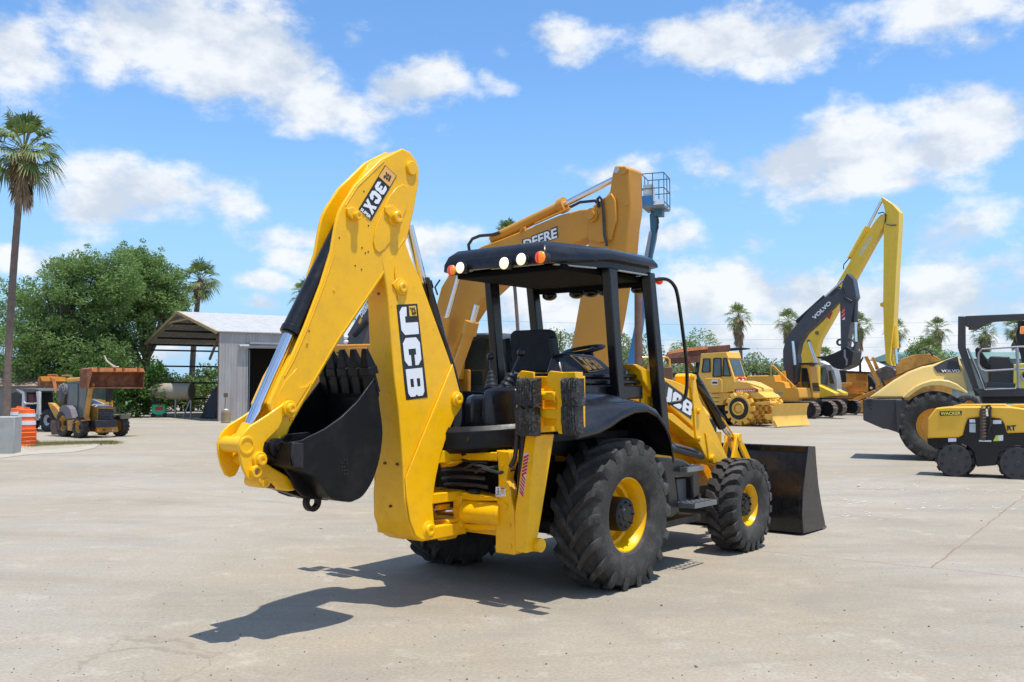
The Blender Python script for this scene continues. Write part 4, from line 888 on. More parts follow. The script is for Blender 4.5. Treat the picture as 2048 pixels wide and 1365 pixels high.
for sx in (-.95, .95):
    for sy in (-1, 1): wheel(LF, sx, sy * 1.0, .42, .42, .3, .2, sy, 'chevron', 16, .02, .05, .1, .03, rimm=GREY, n=32)
# rusty standing pole
g = G(); g.cyl((0, 0, 0), (.02, 0, 4.35), .105, .10, n=20); p = gnd(1276, 880); PO = make('steel_pole', g, mat('brown_pole', (.16, .085, .055), .7, var=.3, dirt=(.28, .17, .11), dirt_amt=.6), loc=(24.5 * 252 / F, 24.5, 0)); tag(PO, 'brown rusty upright pole standing just right of the canopy rear post', 'pole')
# ---------------------------------------------------------------- padfoot compactor
CP = Rig('soil_compactor', 'yellow padfoot compactor with boxy cab and front dozer blade', 'compactor', 9.3, 43.6, -47)
# frame so that the traced drum disc sits on y=-1.25
Z6 = (6.827, 1320, 670); cD = -1.25; dc = CP.T(1477.5, 817.5, cD); rD = .60; print('compactor drum', dc)
def drum(rig, x, y0, y1, z, rad, padh, m, nrow=5, nper=14, name='drum'):
    g = G(); s_ = -1
    g.lathe([(0, rad), (y1 - y0, rad)], (x, y0, z), (0, 1, 0), 40)
    g.lathe([(0, rad), (0, rad * .8), (.06, rad * .78), (.06, rad * .1), (.06, 0)], (x, y0, z), (0, 1, 0), 40)
    g.lathe([(0, rad), (0, 0)], (x, y1, z), (0, 1, 0), 40)
    for r_ in range(nrow):
        yy = y0 + (y1 - y0) * (r_ + .5) / nrow
        for i in range(nper):
            a = 2 * math.pi * (i + .5 * (r_ % 2)) / nper; w = (y1 - y0) / nrow * .42; da = 4.4 / nper
            lo = []; 
            for (q, ww, dd) in ((rad - .02, 1, 1), (rad + padh * .8, .9, .85), (rad + padh, .72, .65)):
                lo.append([Vector((x + math.cos(a + e * da * dd * .5) * q, yy + f * w * ww, z + math.sin(a + e * da * dd * .5) * q)) for e, f in ((-1, -1), (1, -1), (1, 1), (-1, 1))])
            g.loft(lo, True, True)
    i0 = 0; clampz(g, i0, .002)
    return rig.part(name, g, m)
D1 = drum(CP, dc.x, cD, cD + 1.15, dc.z, rD - .03, .17, YC, 5, 12)
g = G(); g.lathe([(-.01, rD * .80), (-.035, rD * .79), (-.035, rD * .52), (-.01, rD * .5)], (dc.x, cD, dc.z), (0, 1, 0), 40); make('black_ring', g, BLKM, D1)
g = G(); g.lathe([(-.01, rD * .5), (-.09, rD * .48), (-.09, rD * .38), (.05, rD * .34), (.05, 0)], (dc.x, cD, dc.z), (0, 1, 0), 32); g.lathe([(.05, .18), (-.02, .17), (-.02, 0)], (dc.x, cD, dc.z), (0, 1, 0), 24); make('wheel_hub', g, YC, D1)
drum(CP, dc.x, cD + 1.35, cD + 2.5, dc.z, rD, .13, YC); drum(CP, dc.x - 3.1, cD, cD + 1.0, dc.z, rD, .13, YC, 4); drum(CP, dc.x - 3.1, cD + 1.5, cD + 2.5, dc.z, rD, .13, YC, 4)
cc = cD + .35
CB = slabs(CP, 'cab_frame', [(560, 262), (905, 240), (925, 325), (1005, 575), (1012, 600), (1010, 770), (880, 790), (620, 790), (540, 640), (525, 540)], cc, cc + .95, YC, bevel=.02, z=Z6)
slabs(CP, 'roof_band', [(556, 258), (907, 234), (928, 318), (560, 330)], cc - .04, cc + 1.0, YC, CB, z=Z6)
for pts in ([(598, 328), (680, 328), (684, 508), (572, 512)], [(735, 322), (832, 320), (836, 570), (722, 570)], [(872, 320), (905, 320), (962, 562), (858, 562)]):
    slabs(CP, 'window', pts, cc - .03, cc + .02, GLS, CB, bevel=.0, z=Z6)
    q = zz(*Z6, pts); g = G()
    for i in range(len(q)): g.bar(CP.T(*q[i], cc - .035), CP.T(*q[(i + 1) % len(q)], cc - .035), .04, .035, (0, 1, 0))
    CP.part('window_frame', g, BLKM, CB)
xf = CP.T(1320 + 1012 / 6.827, 750, cc).x
fw = [CP.X(1320 + a / 6.827, 670 + b / 6.827, xf + .02) for a, b in ((940, 328), (1045, 325), (1080, 560), (1000, 560))]
g = G(); fq = [CP.T(1455.8, 718.5, cc), CP.T(1466.6, 752, cc)]
a, b = fq; g.slab([a + Vector((.03, .1, 0)), b + Vector((.03, .1, 0)), b + Vector((.03, .85, 0)), a + Vector((.03, .85, 0))], [a + Vector((-.02, .1, 0)), b + Vector((-.02, .1, 0)), b + Vector((-.02, .85, 0)), a + Vector((-.02, .85, 0))]); CP.part('windscreen', g, GLS, CB)
decal('warning_sticker', Tq(CP, zz(*Z6, [(705, 610), (792, 612), (788, 682), (705, 680)]), cc - .004), WHT, CB, .004, (0, -1, 0))
decal('black_panel', Tq(CP, zz(*Z6, [(715, 640), (782, 642), (780, 670), (715, 668)]), cc - .01), BDEC, CB, .004, (0, -1, 0))
HD = slabs(CP, 'front_frame', [(1010, 640), (1075, 628), (1170, 650), (1340, 740), (1345, 785), (1450, 860), (1320, 880), (1150, 830), (1000, 800), (990, 700)], cc - .1, cc + 1.1, YC, bevel=.02, z=Z6)
slabs(CP, 'side_rail', [(1160, 640), (1410, 720), (1420, 770), (1395, 770), (1385, 735), (1170, 665)], cc - .2, cc - .1, YC, HD, bevel=.01, z=Z6)
rp_ = decal('name_plate', Tq(CP, zz(*Z6, [(1020, 742), (1338, 738), (1342, 783), (1018, 787)]), cc - .105), mat('name_plate_red', (.42, .035, .025), .4), HD, .012, (0, -1, 0))
let(CP, 'DYNAPAC', (1320 + 1036 / 6.827, 670 + 779 / 6.827), (1320 + 1308 / 6.827, 670 + 775 / 6.827), (1320 + 1036 / 6.827, 670 + 751 / 6.827), cc - .12, WHT, rp_, bold=.03, shear=.25)
g = G(); g.sph(CP.T(1320 + 1115 / 6.827, 670 + 605 / 6.827, cc + .3), .16, (1.2, 1, .7)); CP.part('red_beacon', g, REDD)
slabs(CP, 'body_frame', [(620, 790), (1010, 790), (960, 850), (870, 900), (850, 960), (760, 960), (700, 850)], cc + .1, cc + 1.5, YC, bevel=.02, z=Z6)
slabs(CP, 'engine_underside', [(700, 800), (880, 800), (860, 900), (770, 1000), (760, 1180), (820, 1230), (900, 1180), (900, 1000), (720, 900)], cc + .3, cc + 1.3, BLKM, bevel=.0, z=Z6)
slabs(CP, 'scraper_frame', [(1310, 920), (1500, 905), (1510, 940), (1440, 960), (1320, 950)], cD + .05, cD + .5, YC, bevel=.01, z=Z6)
slabs(CP, 'push_arm', [(1430, 1090), (1550, 1085), (1545, 1170), (1440, 1150)], cD - .1, cD + .1, YC, bevel=.01, z=Z6)
xb = CP.T(1548, 830, cD - .1).x
bl = [(1546, 807), (1550, 820), (1549, 835), (1544, 850)]
L1 = [CP.T(1548, 808, cD - .1), CP.T(1551, 822, cD - .1), CP.T(1549, 838, cD - .1), CP.T(1545, 852, cD - .1)]
zs = [v.z for v in L1]; w_ = 2.75
prof = [(xb + .10, 1.0), (xb + .0, .8), (xb - .04, .55), (xb + .0, .3), (xb + .14, .05)]
g = G(); g.loft([[Vector((x, y, z)) for x, z in prof] + [Vector((x - .06, y, z)) for x, z in prof[::-1]] for y in (cD - .15, cD + w_ - .15)], True, True)
BL = CP.part('dozer_blade', g, YC, bevel=.01)
g = G(); g.loft([[Vector((x + .1, y, z)) for x, z in prof[-2:]] + [Vector((x - .06, y, z)) for x, z in prof[-2:][::-1]] for y in (cD - .22, cD - .15)], True, True); make('end_bit', g, YC, BL)
drum(CP, xb - .75, cD + 1.9, cD + 2.5, .62, .5, .1, YC, 2, 12, 'scraper_row') if False else None
g = G(); g.tube([CP.T(x, y, cc - .15) for x, y in ((1408, 787), (1408, 762), (1412, 758), (1440, 758), (1444, 762), (1444, 785))], .025, 6); CP.part('hand_rail', g, YC)
g = G()
for k in range(4): g.bar(CP.T(1424, 788 + k * 8, cc - .2), CP.T(1438, 788 + k * 8, cc - .2), .05, .03)
CP.part('step_ladder', g, BLKM)
for x in (1478, 1486): g = G(); p = CP.T(x, 762, cc + .1); g.sph(p, .07); CP.part('headlamp', g, WHP)
# ---------------------------------------------------------------- dark boomed excavator and long reach excavator
def digger(nm, label, ox, oy, yaw, body, cabm):
    r = Rig('excavator', label, 'excavator', ox, oy, yaw, 'excavators parked in the right background')
    g = G(); g.bx(-1.7, 1.7, -.8, .8, .6, 1.02); r.part('undercarriage', g, BLKM)
    track(r, -2.3, 2.3, -1.2, .6, .92); track(r, -2.3, 2.3, 1.2, .6, .92)
    return r
V = digger('v', 'yellow bodied excavator with charcoal boom in front of the long reach one', 15.3, 53, -40, YB, YB)
Z7 = (4.016, 1440, 380); Z8 = (5.25, 1560, 580)
def px7(*l): return [(1440 + a / 4.016, 380 + b / 4.016) for a, b in l]
def px8(*l): return [(1560 + a / 5.25, 580 + b / 5.25) for a, b in l]
yy0, yy1 = -.2, .35
bp = px7((505, 1365), (505, 1290), (530, 1190), (600, 1100), (740, 940), (850, 860), (950, 790), (985, 800), (975, 870), (940, 900), (770, 1080), (690, 1150), (640, 1230), (620, 1330)) + px8((190, 740), (175, 860), (170, 960), (120, 1010), (70, 930), (42, 850), (30, 740))
BV = slabs(V, 'boom', bp, yy0, yy1, DKG, bevel=.02)
slabs(V, 'stick', px7((1020, 668), (1070, 720), (1095, 860), (1075, 900), (1060, 1000), (1030, 1180), (1020, 1290), (970, 1290), (965, 1000), (960, 860), (985, 740)), yy0 - .03, yy1 + .03, DKG, bevel=.02)
SG = decal('striped_reflector', Tq(V, px7((978, 965), (1003, 958), (1003, 1042), (978, 1046)), yy0 - .035), WHT, V.e, .006, (0, -1, 0))
g = G()
for k in range(3):
    a = V.T(*px7((978, 1046 - k * 30))[0], yy0 - .045); b = V.T(*px7((1003, 1020 - k * 30))[0], yy0 - .045); g.slab([a, b, b + Vector((0, 0, .17)), a + Vector((0, 0, .17))], [v + Vector((0, .004, 0)) for v in (a, b, b + Vector((0, 0, .17)), a + Vector((0, 0, .17)))])
make('stripes', g, REDD, SG)
let(V, 'VOLVO', px7((757, 1047))[0], px7((897, 915))[0], px7((737, 1022))[0], yy0 - .005, WHT, BV, bold=.04)
bk = slabs(V, 'bucket', px8((385, 702), (470, 700), (560, 668), (650, 625), (700, 592), (770, 655), (750, 785), (705, 812), (630, 840), (560, 815), (510, 770), (440, 732), (385, 712)), -.55, .7, BLKM, bevel=.02)
slabs(V, 'bucket_rim', px8((670, 625), (688, 628), (690, 700), (712, 740), (705, 790), (690, 800), (692, 745), (668, 700)), -.57, -.55, STEPM, bk, bevel=0)
for pts in (px8((690, 497), (700, 495), (795, 548), (785, 562)), px8((785, 550), (812, 545), (775, 640), (745, 650))): slabs(V, 'bucket_link', pts, -.1, .25, DKG, bevel=.01)
cylT(V, 'bucket_cylinder', px8((793, 60))[0], px8((790, 340))[0], .05, .14, DKG, None, px8((798, 545))[0], .08)
cylT(V, 'stick_cylinder', px7((620, 1065))[0], px7((845, 862))[0], .1, .15, BLKM, None, px7((988, 728))[0], .07)
for c in (-.45, .6): cylT(V, 'boom_cylinder', px8((155, 960))[0], px8((158, 790))[0], c, .13, BLKM, None, px8((135, 540))[0], .08)
for pts in (px7((950, 785), (975, 790), (1000, 860), (1060, 895), (1090, 880)), px7((985, 810), (1000, 890), (1050, 905)), px7((880, 850), (930, 800), (960, 778), (980, 800))):
    g = G(); g.tube([V.T(x, y, yy0 - .12) for x, y in pts], .03, 6); V.part('hydraulic_hose', g, HOSE)
p = V.T(*px8((630, 552))[0], 0); g = G(); g.lathe([(-.05, .1), (-.05, .2), (.05, .2), (.05, .1), (-.05, .1)], p, (0, 1, 0), 16); V.part('lifting_eye', g, DKG)
# body of the dark boomed one, traced on its right side
yS = -1.25
HB = slabs(V, 'engine_house', [(1488, 765), (1495, 752), (1547, 751), (1550, 764), (1556, 763), (1568, 766), (1571, 776), (1597, 776), (1600, 796), (1596, 803), (1540, 803), (1488, 803)], yS, 1.2, YB, bevel=.04)
slabs(V, 'counterweight', [(1470, 760), (1490, 755), (1490, 805), (1475, 803), (1468, 790)], yS + .1, 1.2, YB, bevel=.06)
slabs(V, 'tool_box', [(1556, 748), (1569, 742), (1573, 768), (1560, 768)], yS + .9, yS + 1.5, YB, bevel=.02)
slabs(V, 'lower_skirt', [(1488, 803), (1596, 803), (1596, 812), (1520, 814), (1488, 810)], yS + .08, 1.1, BLKM, bevel=.0)
g = G(); 
for pts in ([(1591, 775), (1546, 731), (1542, 730), (1542, 752)], [(1560, 748), (1546, 736)]): g.tube([V.T(x, y, yS) for x, y in pts], .035, 6)
V.part('hand_rail', g, YB)
g = G(); g.tube([V.T(x, y, -.4) for x, y in ((1505, 753), (1506, 745), (1512, 745), (1514, 752))], .05, 8); g.tube([V.T(x, y, -.2) for x, y in ((1527, 753), (1528, 747), (1535, 748), (1537, 753))], .05, 8); V.part('exhaust_pipe', g, BLKM)
decal('small_plate', Tq(V, [(1553, 785), (1565, 785), (1565, 789), (1553, 789)], yS - .01), GREY, HB, .01, (0, -1, 0))
cV = .35
g = G(); cp_ = px8((200, 785), (295, 785), (310, 800), (345, 1075), (345, 1140), (215, 1140), (200, 980)); V.slabT(g, cp_, cV, cV + 1.0); CV = V.part('cab_frame', g, YB, bevel=.04)
slabs(V, 'side_window', px8((225, 822), (282, 822), (300, 900), (325, 1068), (245, 1072), (225, 960)), cV - .03, cV + .01, GLSD, CV, bevel=0)
slabs(V, 'cab_roof', px8((200, 770), (330, 762), (395, 775), (300, 785), (205, 785)), cV - .03, cV + 1.05, DKG, CV, bevel=.01)
xw = V.T(*px8((320, 900))[0], cV).x
a = V.T(*px8((300, 800))[0], cV); b = V.T(*px8((345, 1075))[0], cV)
g = G(); g.slab([a + Vector((.02, .04, -.1)), b + Vector((.02, .04, .05)), b + Vector((.02, .95, .05)), a + Vector((.02, .95, -.1))], [a + Vector((-.01, .04, -.1)), b + Vector((-.01, .04, .05)), b + Vector((-.01, .95, .05)), a + Vector((-.01, .95, -.1))]); V.part('windscreen', g, GLSD, CV)
K = digger('k', 'long reach excavator with bright yellow boom and stick rising above all others', 18.6, 58.4, -40, YK, YK)
bp = px7((650, 1370), (655, 1240), (700, 1150), (770, 1060), (850, 950), (940, 750), (1040, 580), (1130, 430), (1245, 250), (1290, 200), (1322, 195), (1330, 230), (1310, 300), (1240, 420), (1080, 710), (960, 920), (870, 1080), (800, 1200), (775, 1290), (765, 1370)) + px8((380, 740), (375, 900), (250, 900), (228, 740))[:2] + px8((250, 900),)
BK_ = slabs(K, 'boom', bp, -.3, .35, YK, bevel=.02)
SK = slabs(K, 'stick', px7((1290, 72), (1305, 60), (1390, 120), (1440, 178), (1437, 300), (1415, 650), (1395, 1070), (1365, 1360)) + px8((1175, 800), (1115, 770)) + px7((1330, 1360), (1315, 1130), (1310, 900), (1315, 300), (1330, 200), (1312, 120)), -.35, .4, YK, bevel=.02)
slabs(K, 'stick_bracket', px7((1285, 915), (1312, 900), (1312, 945), (1288, 935)), -.1, .1, YK, SK, bevel=0)
let(K, 'KOBELCO', px7((1132, 532))[0], px7((1229, 385))[0], px7((1110, 515))[0], -.305, mat('faded_letter_grey', (.62, .60, .50), .5), BK_, bold=.05)
slabs(K, 'red_notice', px7((850, 1020), (875, 975), (905, 985), (880, 1040)), -.31, -.3, REDD, BK_, bevel=0)
cylT(K, 'stick_cylinder', px7((1045, 556))[0], px7((1190, 298))[0], -.0, .2, YK, None, px7((1296, 92))[0], .09)
cylT(K, 'bucket_cylinder', px7((1400, 1092))[0], px7((1410, 1275))[0], .0, .2, YK, None, (1793, 728), .1)
for c in (-.55, .6): cylT(K, 'boom_cylinder', px8((395, 1085))[0], px8((392, 800))[0], c - .1, .17, YK, None, px8((302, 548))[0], .09)
for x, y in px7((780, 1150), (713, 1218)): g = G(); p = K.T(x, y, -.31); g.cyl(p, p + Vector((0, -.04, 0)), .12, n=14); make('pin', g, mat('dark_brass', (.2, .13, .03), .5), BK_)
for pts in (px7((1325, 270), (1370, 285), (1415, 283)), px7((1270, 190), (1310, 180), (1333, 200), (1325, 270)), px7((990, 640), (995, 600), (1045, 540))):
    g = G(); g.tube([K.T(x, y, -.42) for x, y in pts], .035, 6); K.part('hydraulic_hose', g, HOSE)
cK = .3
CK = slabs(K, 'cab_frame', px8((405, 830), (420, 800), (470, 785), (530, 790), (560, 870), (580, 985), (580, 1085), (460, 1110), (410, 1090)), cK, cK + 1.1, GREY, bevel=.05)
slabs(K, 'side_window', px8((425, 830), (450, 812), (478, 815), (495, 880), (505, 960), (495, 1000), (440, 1000), (425, 950)), cK - .03, cK + .01, GLS, CK, bevel=0)
slabs(K, 'window', px8((508, 850), (530, 850), (552, 930), (565, 985), (522, 985)), cK - .04, cK, GLSD, CK, bevel=0)
g = G(); g.tube([K.T(x, y, cK - .1) for x, y in px8((540, 840), (560, 840), (590, 960), (592, 1050), (575, 1060))], .03, 6); K.part('cab_rail', g, GREY)
slabs(K, 'engine_house', px8((150, 1000), (380, 990), (580, 1085), (578, 1115), (440, 1130), (150, 1120)), -.9, 1.2, YK, bevel=.03)
# ---------------------------------------------------------------- orange crawler dozer
DZ = Rig('bulldozer', 'orange crawler bulldozer with tall exhaust and angled blade beyond the excavator tracks', 'bulldozer', 22.0, 62.5, -25)
def s8(name, pts, c, c2, m, par=None, **k): return slabs(DZ, name, px8(*pts), c, c2, m, par, **k)
eb = s8('engine_house', ((695, 868), (920, 875), (925, 1075), (690, 1065)), -.9, .9, ORG, bevel=.04)
s8('panel', ((745, 985), (900, 988), (898, 1010), (745, 1005)), -.92, -.9, DRB, eb, bevel=0); s8('panel', ((800, 890), (905, 890), (905, 955), (800, 950)), -.92, -.9, mat('dark_orange', (.45, .16, .02), .5), eb, bevel=0)
s8('canopy', ((680, 850), (940, 862), (935, 880), (690, 866)), -1.0, 1.0, BLKM, bevel=0)
s8('radiator_guard', ((920, 890), (960, 920), (1005, 1000), (1000, 1060), (960, 1075), (925, 1078)), -.8, .8, BLKM, bevel=.03)
decal('sticker', [DZ.T(x, y, -.81) for x, y in px8((945, 1020), (970, 1020), (970, 1042), (945, 1042))], WHT, DZ.e, .01, (0, -1, 0))
s8('exhaust_stack', ((830, 860), (828, 760), (870, 700), (875, 712), (850, 770), (852, 860)), -.12, .12, BLKM, bevel=0)
s8('fender_deck', ((590, 980), (750, 975), (755, 1000), (700, 1025), (590, 1015)), -1.1, -.3, ORG, bevel=.02)
s8('track_guard', ((585, 1080), (880, 1085), (900, 1100), (790, 1150), (585, 1140)), -1.2, -.8, ORG, bevel=.02)
g = G()
for k in range(10): x, y = px8((600 + k * 29, 1072 + k * 1.2))[0]; p = DZ.T(x, y, -1.25); g.bx(p.x - .16, p.x + .05, -1.35, -.85, p.z - .08, p.z + .05)
DZ.part('track_shoes', g, ORG)
s8('blade_arm', ((720, 1165), (990, 1050), (1005, 1065), (960, 1105), (800, 1175)), -1.5, -1.3, ORG, bevel=.02)
s8('blade', ((790, 1180), (985, 1130), (1000, 1290), (800, 1290)), -1.6, 1.3, ORG, bevel=.03)
track(DZ, -2.4, 1.6, -1.05, .6, 1.05, ORG); track(DZ, -2.4, 1.6, 1.05, .6, 1.05, ORG)
s8('cab', ((590, 845), (680, 840), (690, 970), (590, 975)), -.7, .7, GLSD, bevel=.02)
# ---------------------------------------------------------------- folded yellow loader arms right of it
LW = Rig('backhoe_loader', 'dusty yellow digger folded low, its dark bucket just above the roller hood', 'backhoe loader', 25.3, 56.5, -20)
def s9_(name, pts, c, c2, m, par=None, **k): return slabs(LW, name, zz(3.412, 1640, 600, pts), c, c2, m, par, **k)
s9_('boom', ((520, 455), (560, 402), (640, 375), (750, 368), (790, 385), (835, 412), (760, 430), (700, 445), (600, 480), (560, 500), (510, 515)), -.35, .35, DRB, bevel=.03)
s9_('bucket', ((365, 495), (400, 470), (450, 450), (490, 460), (525, 490), (505, 530), (440, 547), (390, 525)), -.6, .6, mat('dark_dirty_steel', (.07, .055, .05), .7, var=.4, dirt=(.3, .24, .22), dirt_amt=.6), bevel=.03)
s9_('loader_frame', ((300, 388), (325, 385), (385, 500), (430, 590), (395, 600)), -.6, -.4, DRB, bevel=.01); s9_('loader_frame', ((350, 395), (370, 390), (405, 470), (380, 480)), -.2, 0, DRB, bevel=.01)
s9_('blade', ((380, 585), (440, 595), (420, 615), (385, 615)), -.6, .8, DRB, bevel=.01)
s9_('body', ((430, 545), (560, 500), (700, 445), (900, 460), (900, 700), (430, 690)), .1, 1.8, DRB, bevel=.05)
g = G(); g.tube([LW.T(1640 + a / 3.412, 600 + b / 3.412, -.4) for a, b in ((660, 372), (680, 345), (720, 338), (750, 355), (770, 385))], .04, 6); LW.part('hydraulic_hose', g, HOSE)
s9_('steel_bars', ((415, 545), (425, 540), (450, 590), (440, 592)), -.7, -.6, BLKM, bevel=0)
for sx in (-.9, 1.6): wheel(LW, sx, -.5, .6, .6, .4, .3, -1, 'bar', 16, .03, .1, .12, .08, rimm=DRB, n=32); wheel(LW, sx, 1.3, .6, .6, .4, .3, 1, 'bar', 16, .03, .1, .12, .08, rimm=DRB, n=32)
# ---------------------------------------------------------------- wheel loader with rusty bucket, mostly behind the big machine
WL = Rig('wheel_loader', 'wheel loader with rusty raised bucket and flat black canopy behind the compactor cab', 'wheel loader', 7.6, 47.5, -160)
def s6(name, pts, c, c2, m, par=None, **k): return slabs(WL, name, zz(*Z6, pts), c, c2, m, par, **k)
s6('bucket', ((100, 240), (300, 190), (640, 158), (645, 190), (620, 260), (520, 330), (330, 385), (100, 400), (60, 330)), -1.1, 1.1, mat('dark_rust', (.12, .045, .028), .85, var=.4, dirt=(.25, .10, .05), dirt_amt=.6), bevel=.03)
s6('cutting_edge', ((98, 236), (300, 186), (642, 154), (645, 196), (300, 232), (110, 262)), 1.1, 1.16, RUSTO, bevel=0)
s6('lift_arm', ((310, 390), (360, 385), (430, 460), (540, 462), (540, 500), (320, 500), (400, 470)), -.1, .3, YB, bevel=.02)
s6('body', ((120, 585), (300, 570), (560, 540), (560, 900), (120, 900)), -.9, .9, YB, bevel=.05)
s6('engine_cover', ((150, 520), (400, 515), (400, 600), (160, 600)), -.7, .7, BLKM, bevel=.03)
s6('canopy_roof', ((540, 215), (850, 188), (992, 200), (990, 215), (850, 228), (620, 245), (560, 262)), -.8, .8, BLK, bevel=.01)
s6('canopy_post', ((520, 235), (562, 255), (545, 400), (520, 620), (470, 620), (490, 380)), .6, .8, BLK, bevel=.01); s6('canopy_post', ((520, 235), (562, 255), (545, 400), (520, 620), (470, 620), (490, 380)), -.8, -.6, BLK, bevel=.01)
for sx in (-1.3, 1.5): wheel(WL, sx, -.9, .75, .75, .5, .35, -1, 'bar', 16, .03, .1, .12, .08, rimm=YB, n=32); wheel(WL, sx, .9, .75, .75, .5, .35, 1, 'bar', 16, .03, .1, .12, .08, rimm=YB, n=32)
# yellow railing box behind the tower
g = G(); g.bx(-.5, .5, -.4, .4, 0, 2.25); g2 = G(); tb = tag(make('tool_cabinet', g, mat('brown_cabinet', (.12, .06, .035), .6, var=.2), loc=(26 * 280 / F, 26, 0), bevel=.02), None, None)
tb['label'] = 'brown cabinet topped by a small yellow rail behind the loader arm pivot'; tb['category'] = 'cabinet'
g = G(); g.tube([(-.42, -.35, 2.25), (-.42, -.35, 2.44), (-.36, -.35, 2.5), (.36, -.35, 2.5), (.42, -.35, 2.44), (.42, -.35, 2.25)], .03, 8); make('rail', g, YB, tb)
# ---------------------------------------------------------------- big drum roller at the right
RV = Rig('drum_roller', 'yellow and charcoal single drum roller with open platform and tall tractor tyre', 'roller', 9.9, 22.9, -24)
cR = -.95; tc_ = RV.T(1870, 851, cR); print('roller wheel', tc_)
Z9 = (3.412, 1640, 600)
def s5(name, pts, c, c2, m, par=None, z=Z9, **k): return slabs(RV, name, pts, c, c2, m, par, z=z, **k)
for sg in (0, 1):
    wheel(RV, tc_.x, cR + .28 + sg * 1.5, tc_.z - .02, .80, .56, .40, -1 if not sg else 1, 'bar', 18, .05, .12, .12, .06, rimm=YB, lw=.05, side=-1, hubm=YB)
s5('rear_ballast', ((290, 678), (560, 676), (555, 915), (530, 905), (455, 882), (430, 880), (295, 822)), cR + .12, 1.0, RDK, bevel=.02)
for (a, b, r) in ((330, 690, .045), (345, 690, .045), (330, 718, .02), (345, 718, .02), (350, 745, .015)):
    g = G(); p = RV.T(1640 + a / 3.412, 600 + b / 3.412, cR + .118); g.cyl(p, p + Vector((0, -.006, 0)), r, n=10); RV.part('mounting_hole', g, BDEC)
s5('ballast_step', ((515, 690), (530, 682), (600, 684), (596, 700), (540, 900), (556, 918), (524, 905)), cR + .02, cR + .12, RDK, bevel=.02)
HDp = ((330, 668), (400, 620), (500, 548), (600, 490), (690, 455), (770, 440), (880, 400), (945, 380), (980, 470), (1015, 630), (985, 640), (930, 612), (860, 590), (790, 585), (700, 595), (620, 640), (570, 672))
n = [RV.T(x, y, cR + .30) for x, y in zz(*Z9, HDp)]
n = [Vector((v.x, v.y + max(0, v.z - 1.5) * .25, v.z)) for v in n]
g = G(); g.slab(n, [Vector((v.x, 1.0 - (v.y - cR - .3), v.z)) for v in n]); HO = RV.part('engine_hood', g, YR, bevel=.06, seg=4)
fa = zz(*Z9, [(560, 668), (600, 630), (650, 592), (700, 570), (760, 552), (820, 547), (880, 555), (940, 580), (1010, 632), (1005, 642), (940, 618), (880, 598), (820, 586), (760, 586), (700, 600), (650, 628), (600, 668)])
n = [RV.T(x, y, cR + .0) for x, y in fa]; g = G(); g.slab(n, [Vector((v.x, cR + .40, v.z + .03)) for v in n]); make('wheel_arch', g, YR, HO, bevel=.02, seg=3)
n = [RV.T(x, y, cR + .36) for x, y in zz(*Z9, [(775, 455), (850, 415), (940, 383), (960, 490), (850, 500), (800, 495), (785, 475)])]
nb = [Vector((v.x, cR + .275 + max(0, v.z - 1.5) * .25, v.z)) for v in n]
g = G(); g.slab(nb, [v + Vector((0, .02, 0)) for v in nb]); VP = make('dark_grille_panel', g, RDK, HO, bevel=.0)
P00 = RV.T(1640 + 826 / 3.412, 600 + 497 / 3.412, cR + .31)
lettering('lettering', 'VOLVO', *[Vector((v.x, cR + .268 + max(0, v.z - 1.5) * .25, v.z)) for v in (RV.T(1640 + 828 / 3.412, 600 + 496 / 3.412, cR + .3), RV.T(1640 + 954 / 3.412, 600 + 494 / 3.412, cR + .3), RV.T(1640 + 828 / 3.412, 600 + 477 / 3.412, cR + .3))], WHT, VP, bold=.03)
ZA = (3.591, 1840, 600)
def s4(name, pts, c, c2, m, par=None, **k): return slabs(RV, name, pts, c, c2, m, par, z=ZA, **k)
for c in (cR + .25, .70):
    s4('rear_post', ((274, 118), (328, 118), (330, 340), (440, 690), (400, 692), (280, 370), (272, 340)), c, c + .16, RDK, bevel=.015)
s4('roof_beam', ((328, 116), (560, 106), (760, 98), (1050, 90), (1050, 150), (760, 145), (515, 158), (410, 210), (330, 190)), cR + .25, cR + .40, RDK, bevel=.01)
s4('roof_beam', ((348, 190), (380, 150), (560, 125), (1050, 110), (1050, 135), (600, 148), (500, 165), (410, 215), (350, 215)), .62, .78, RDK, bevel=.01)
s4('platform', ((380, 640), (1050, 628), (1050, 690), (440, 697)), cR + .1, .9, RDK, bevel=.01)
s4('fender_side', ((335, 350), (350, 345), (480, 630), (680, 635), (680, 645), (465, 650), (440, 600)), cR + .12, cR + .2, RDK, bevel=.01)
s4('seat_back', ((400, 345), (425, 338), (450, 380), (515, 470), (490, 500), (450, 480), (405, 400)), -.2, .3, SEAT, bevel=.03)
s4('console', ((505, 405), (640, 405), (675, 470), (670, 640), (500, 600), (490, 480)), -.1, .5, RDK, bevel=.03)
s4('floor_housing', ((480, 590), (690, 600), (680, 640), (480, 635)), -.5, .6, GRYP, bevel=.02)
g = G()
def rl(pts, c=cR + .12, rad=.022):
    q = [RV.T(1840 + a / 3.591, 600 + b / 3.591, c) for a, b in pts]; g.tube(q, rad, 8)
rl(((420, 480), (420, 385), (445, 355), (700, 338), (1050, 330))); rl(((420, 470), (440, 500), (470, 512), (700, 498), (1050, 490))); rl(((695, 338), (705, 500), (710, 635)), rad=.035); rl(((705, 520), (760, 600)), rad=.02)
rl(((345, 350), (420, 520), (465, 645), (690, 637)), cR + .1, .014)
RV.part('hand_rail', g, GREY)
s4('frame_underside', ((440, 697), (1050, 690), (1050, 740), (450, 745)), cR + .4, .7, BLKM, bevel=.0)
g = G(); g.bx(tc_.x + .3, tc_.x + 3.8, -.5, .5, .55, 1.0); RV.part('chassis', g, BLKM)
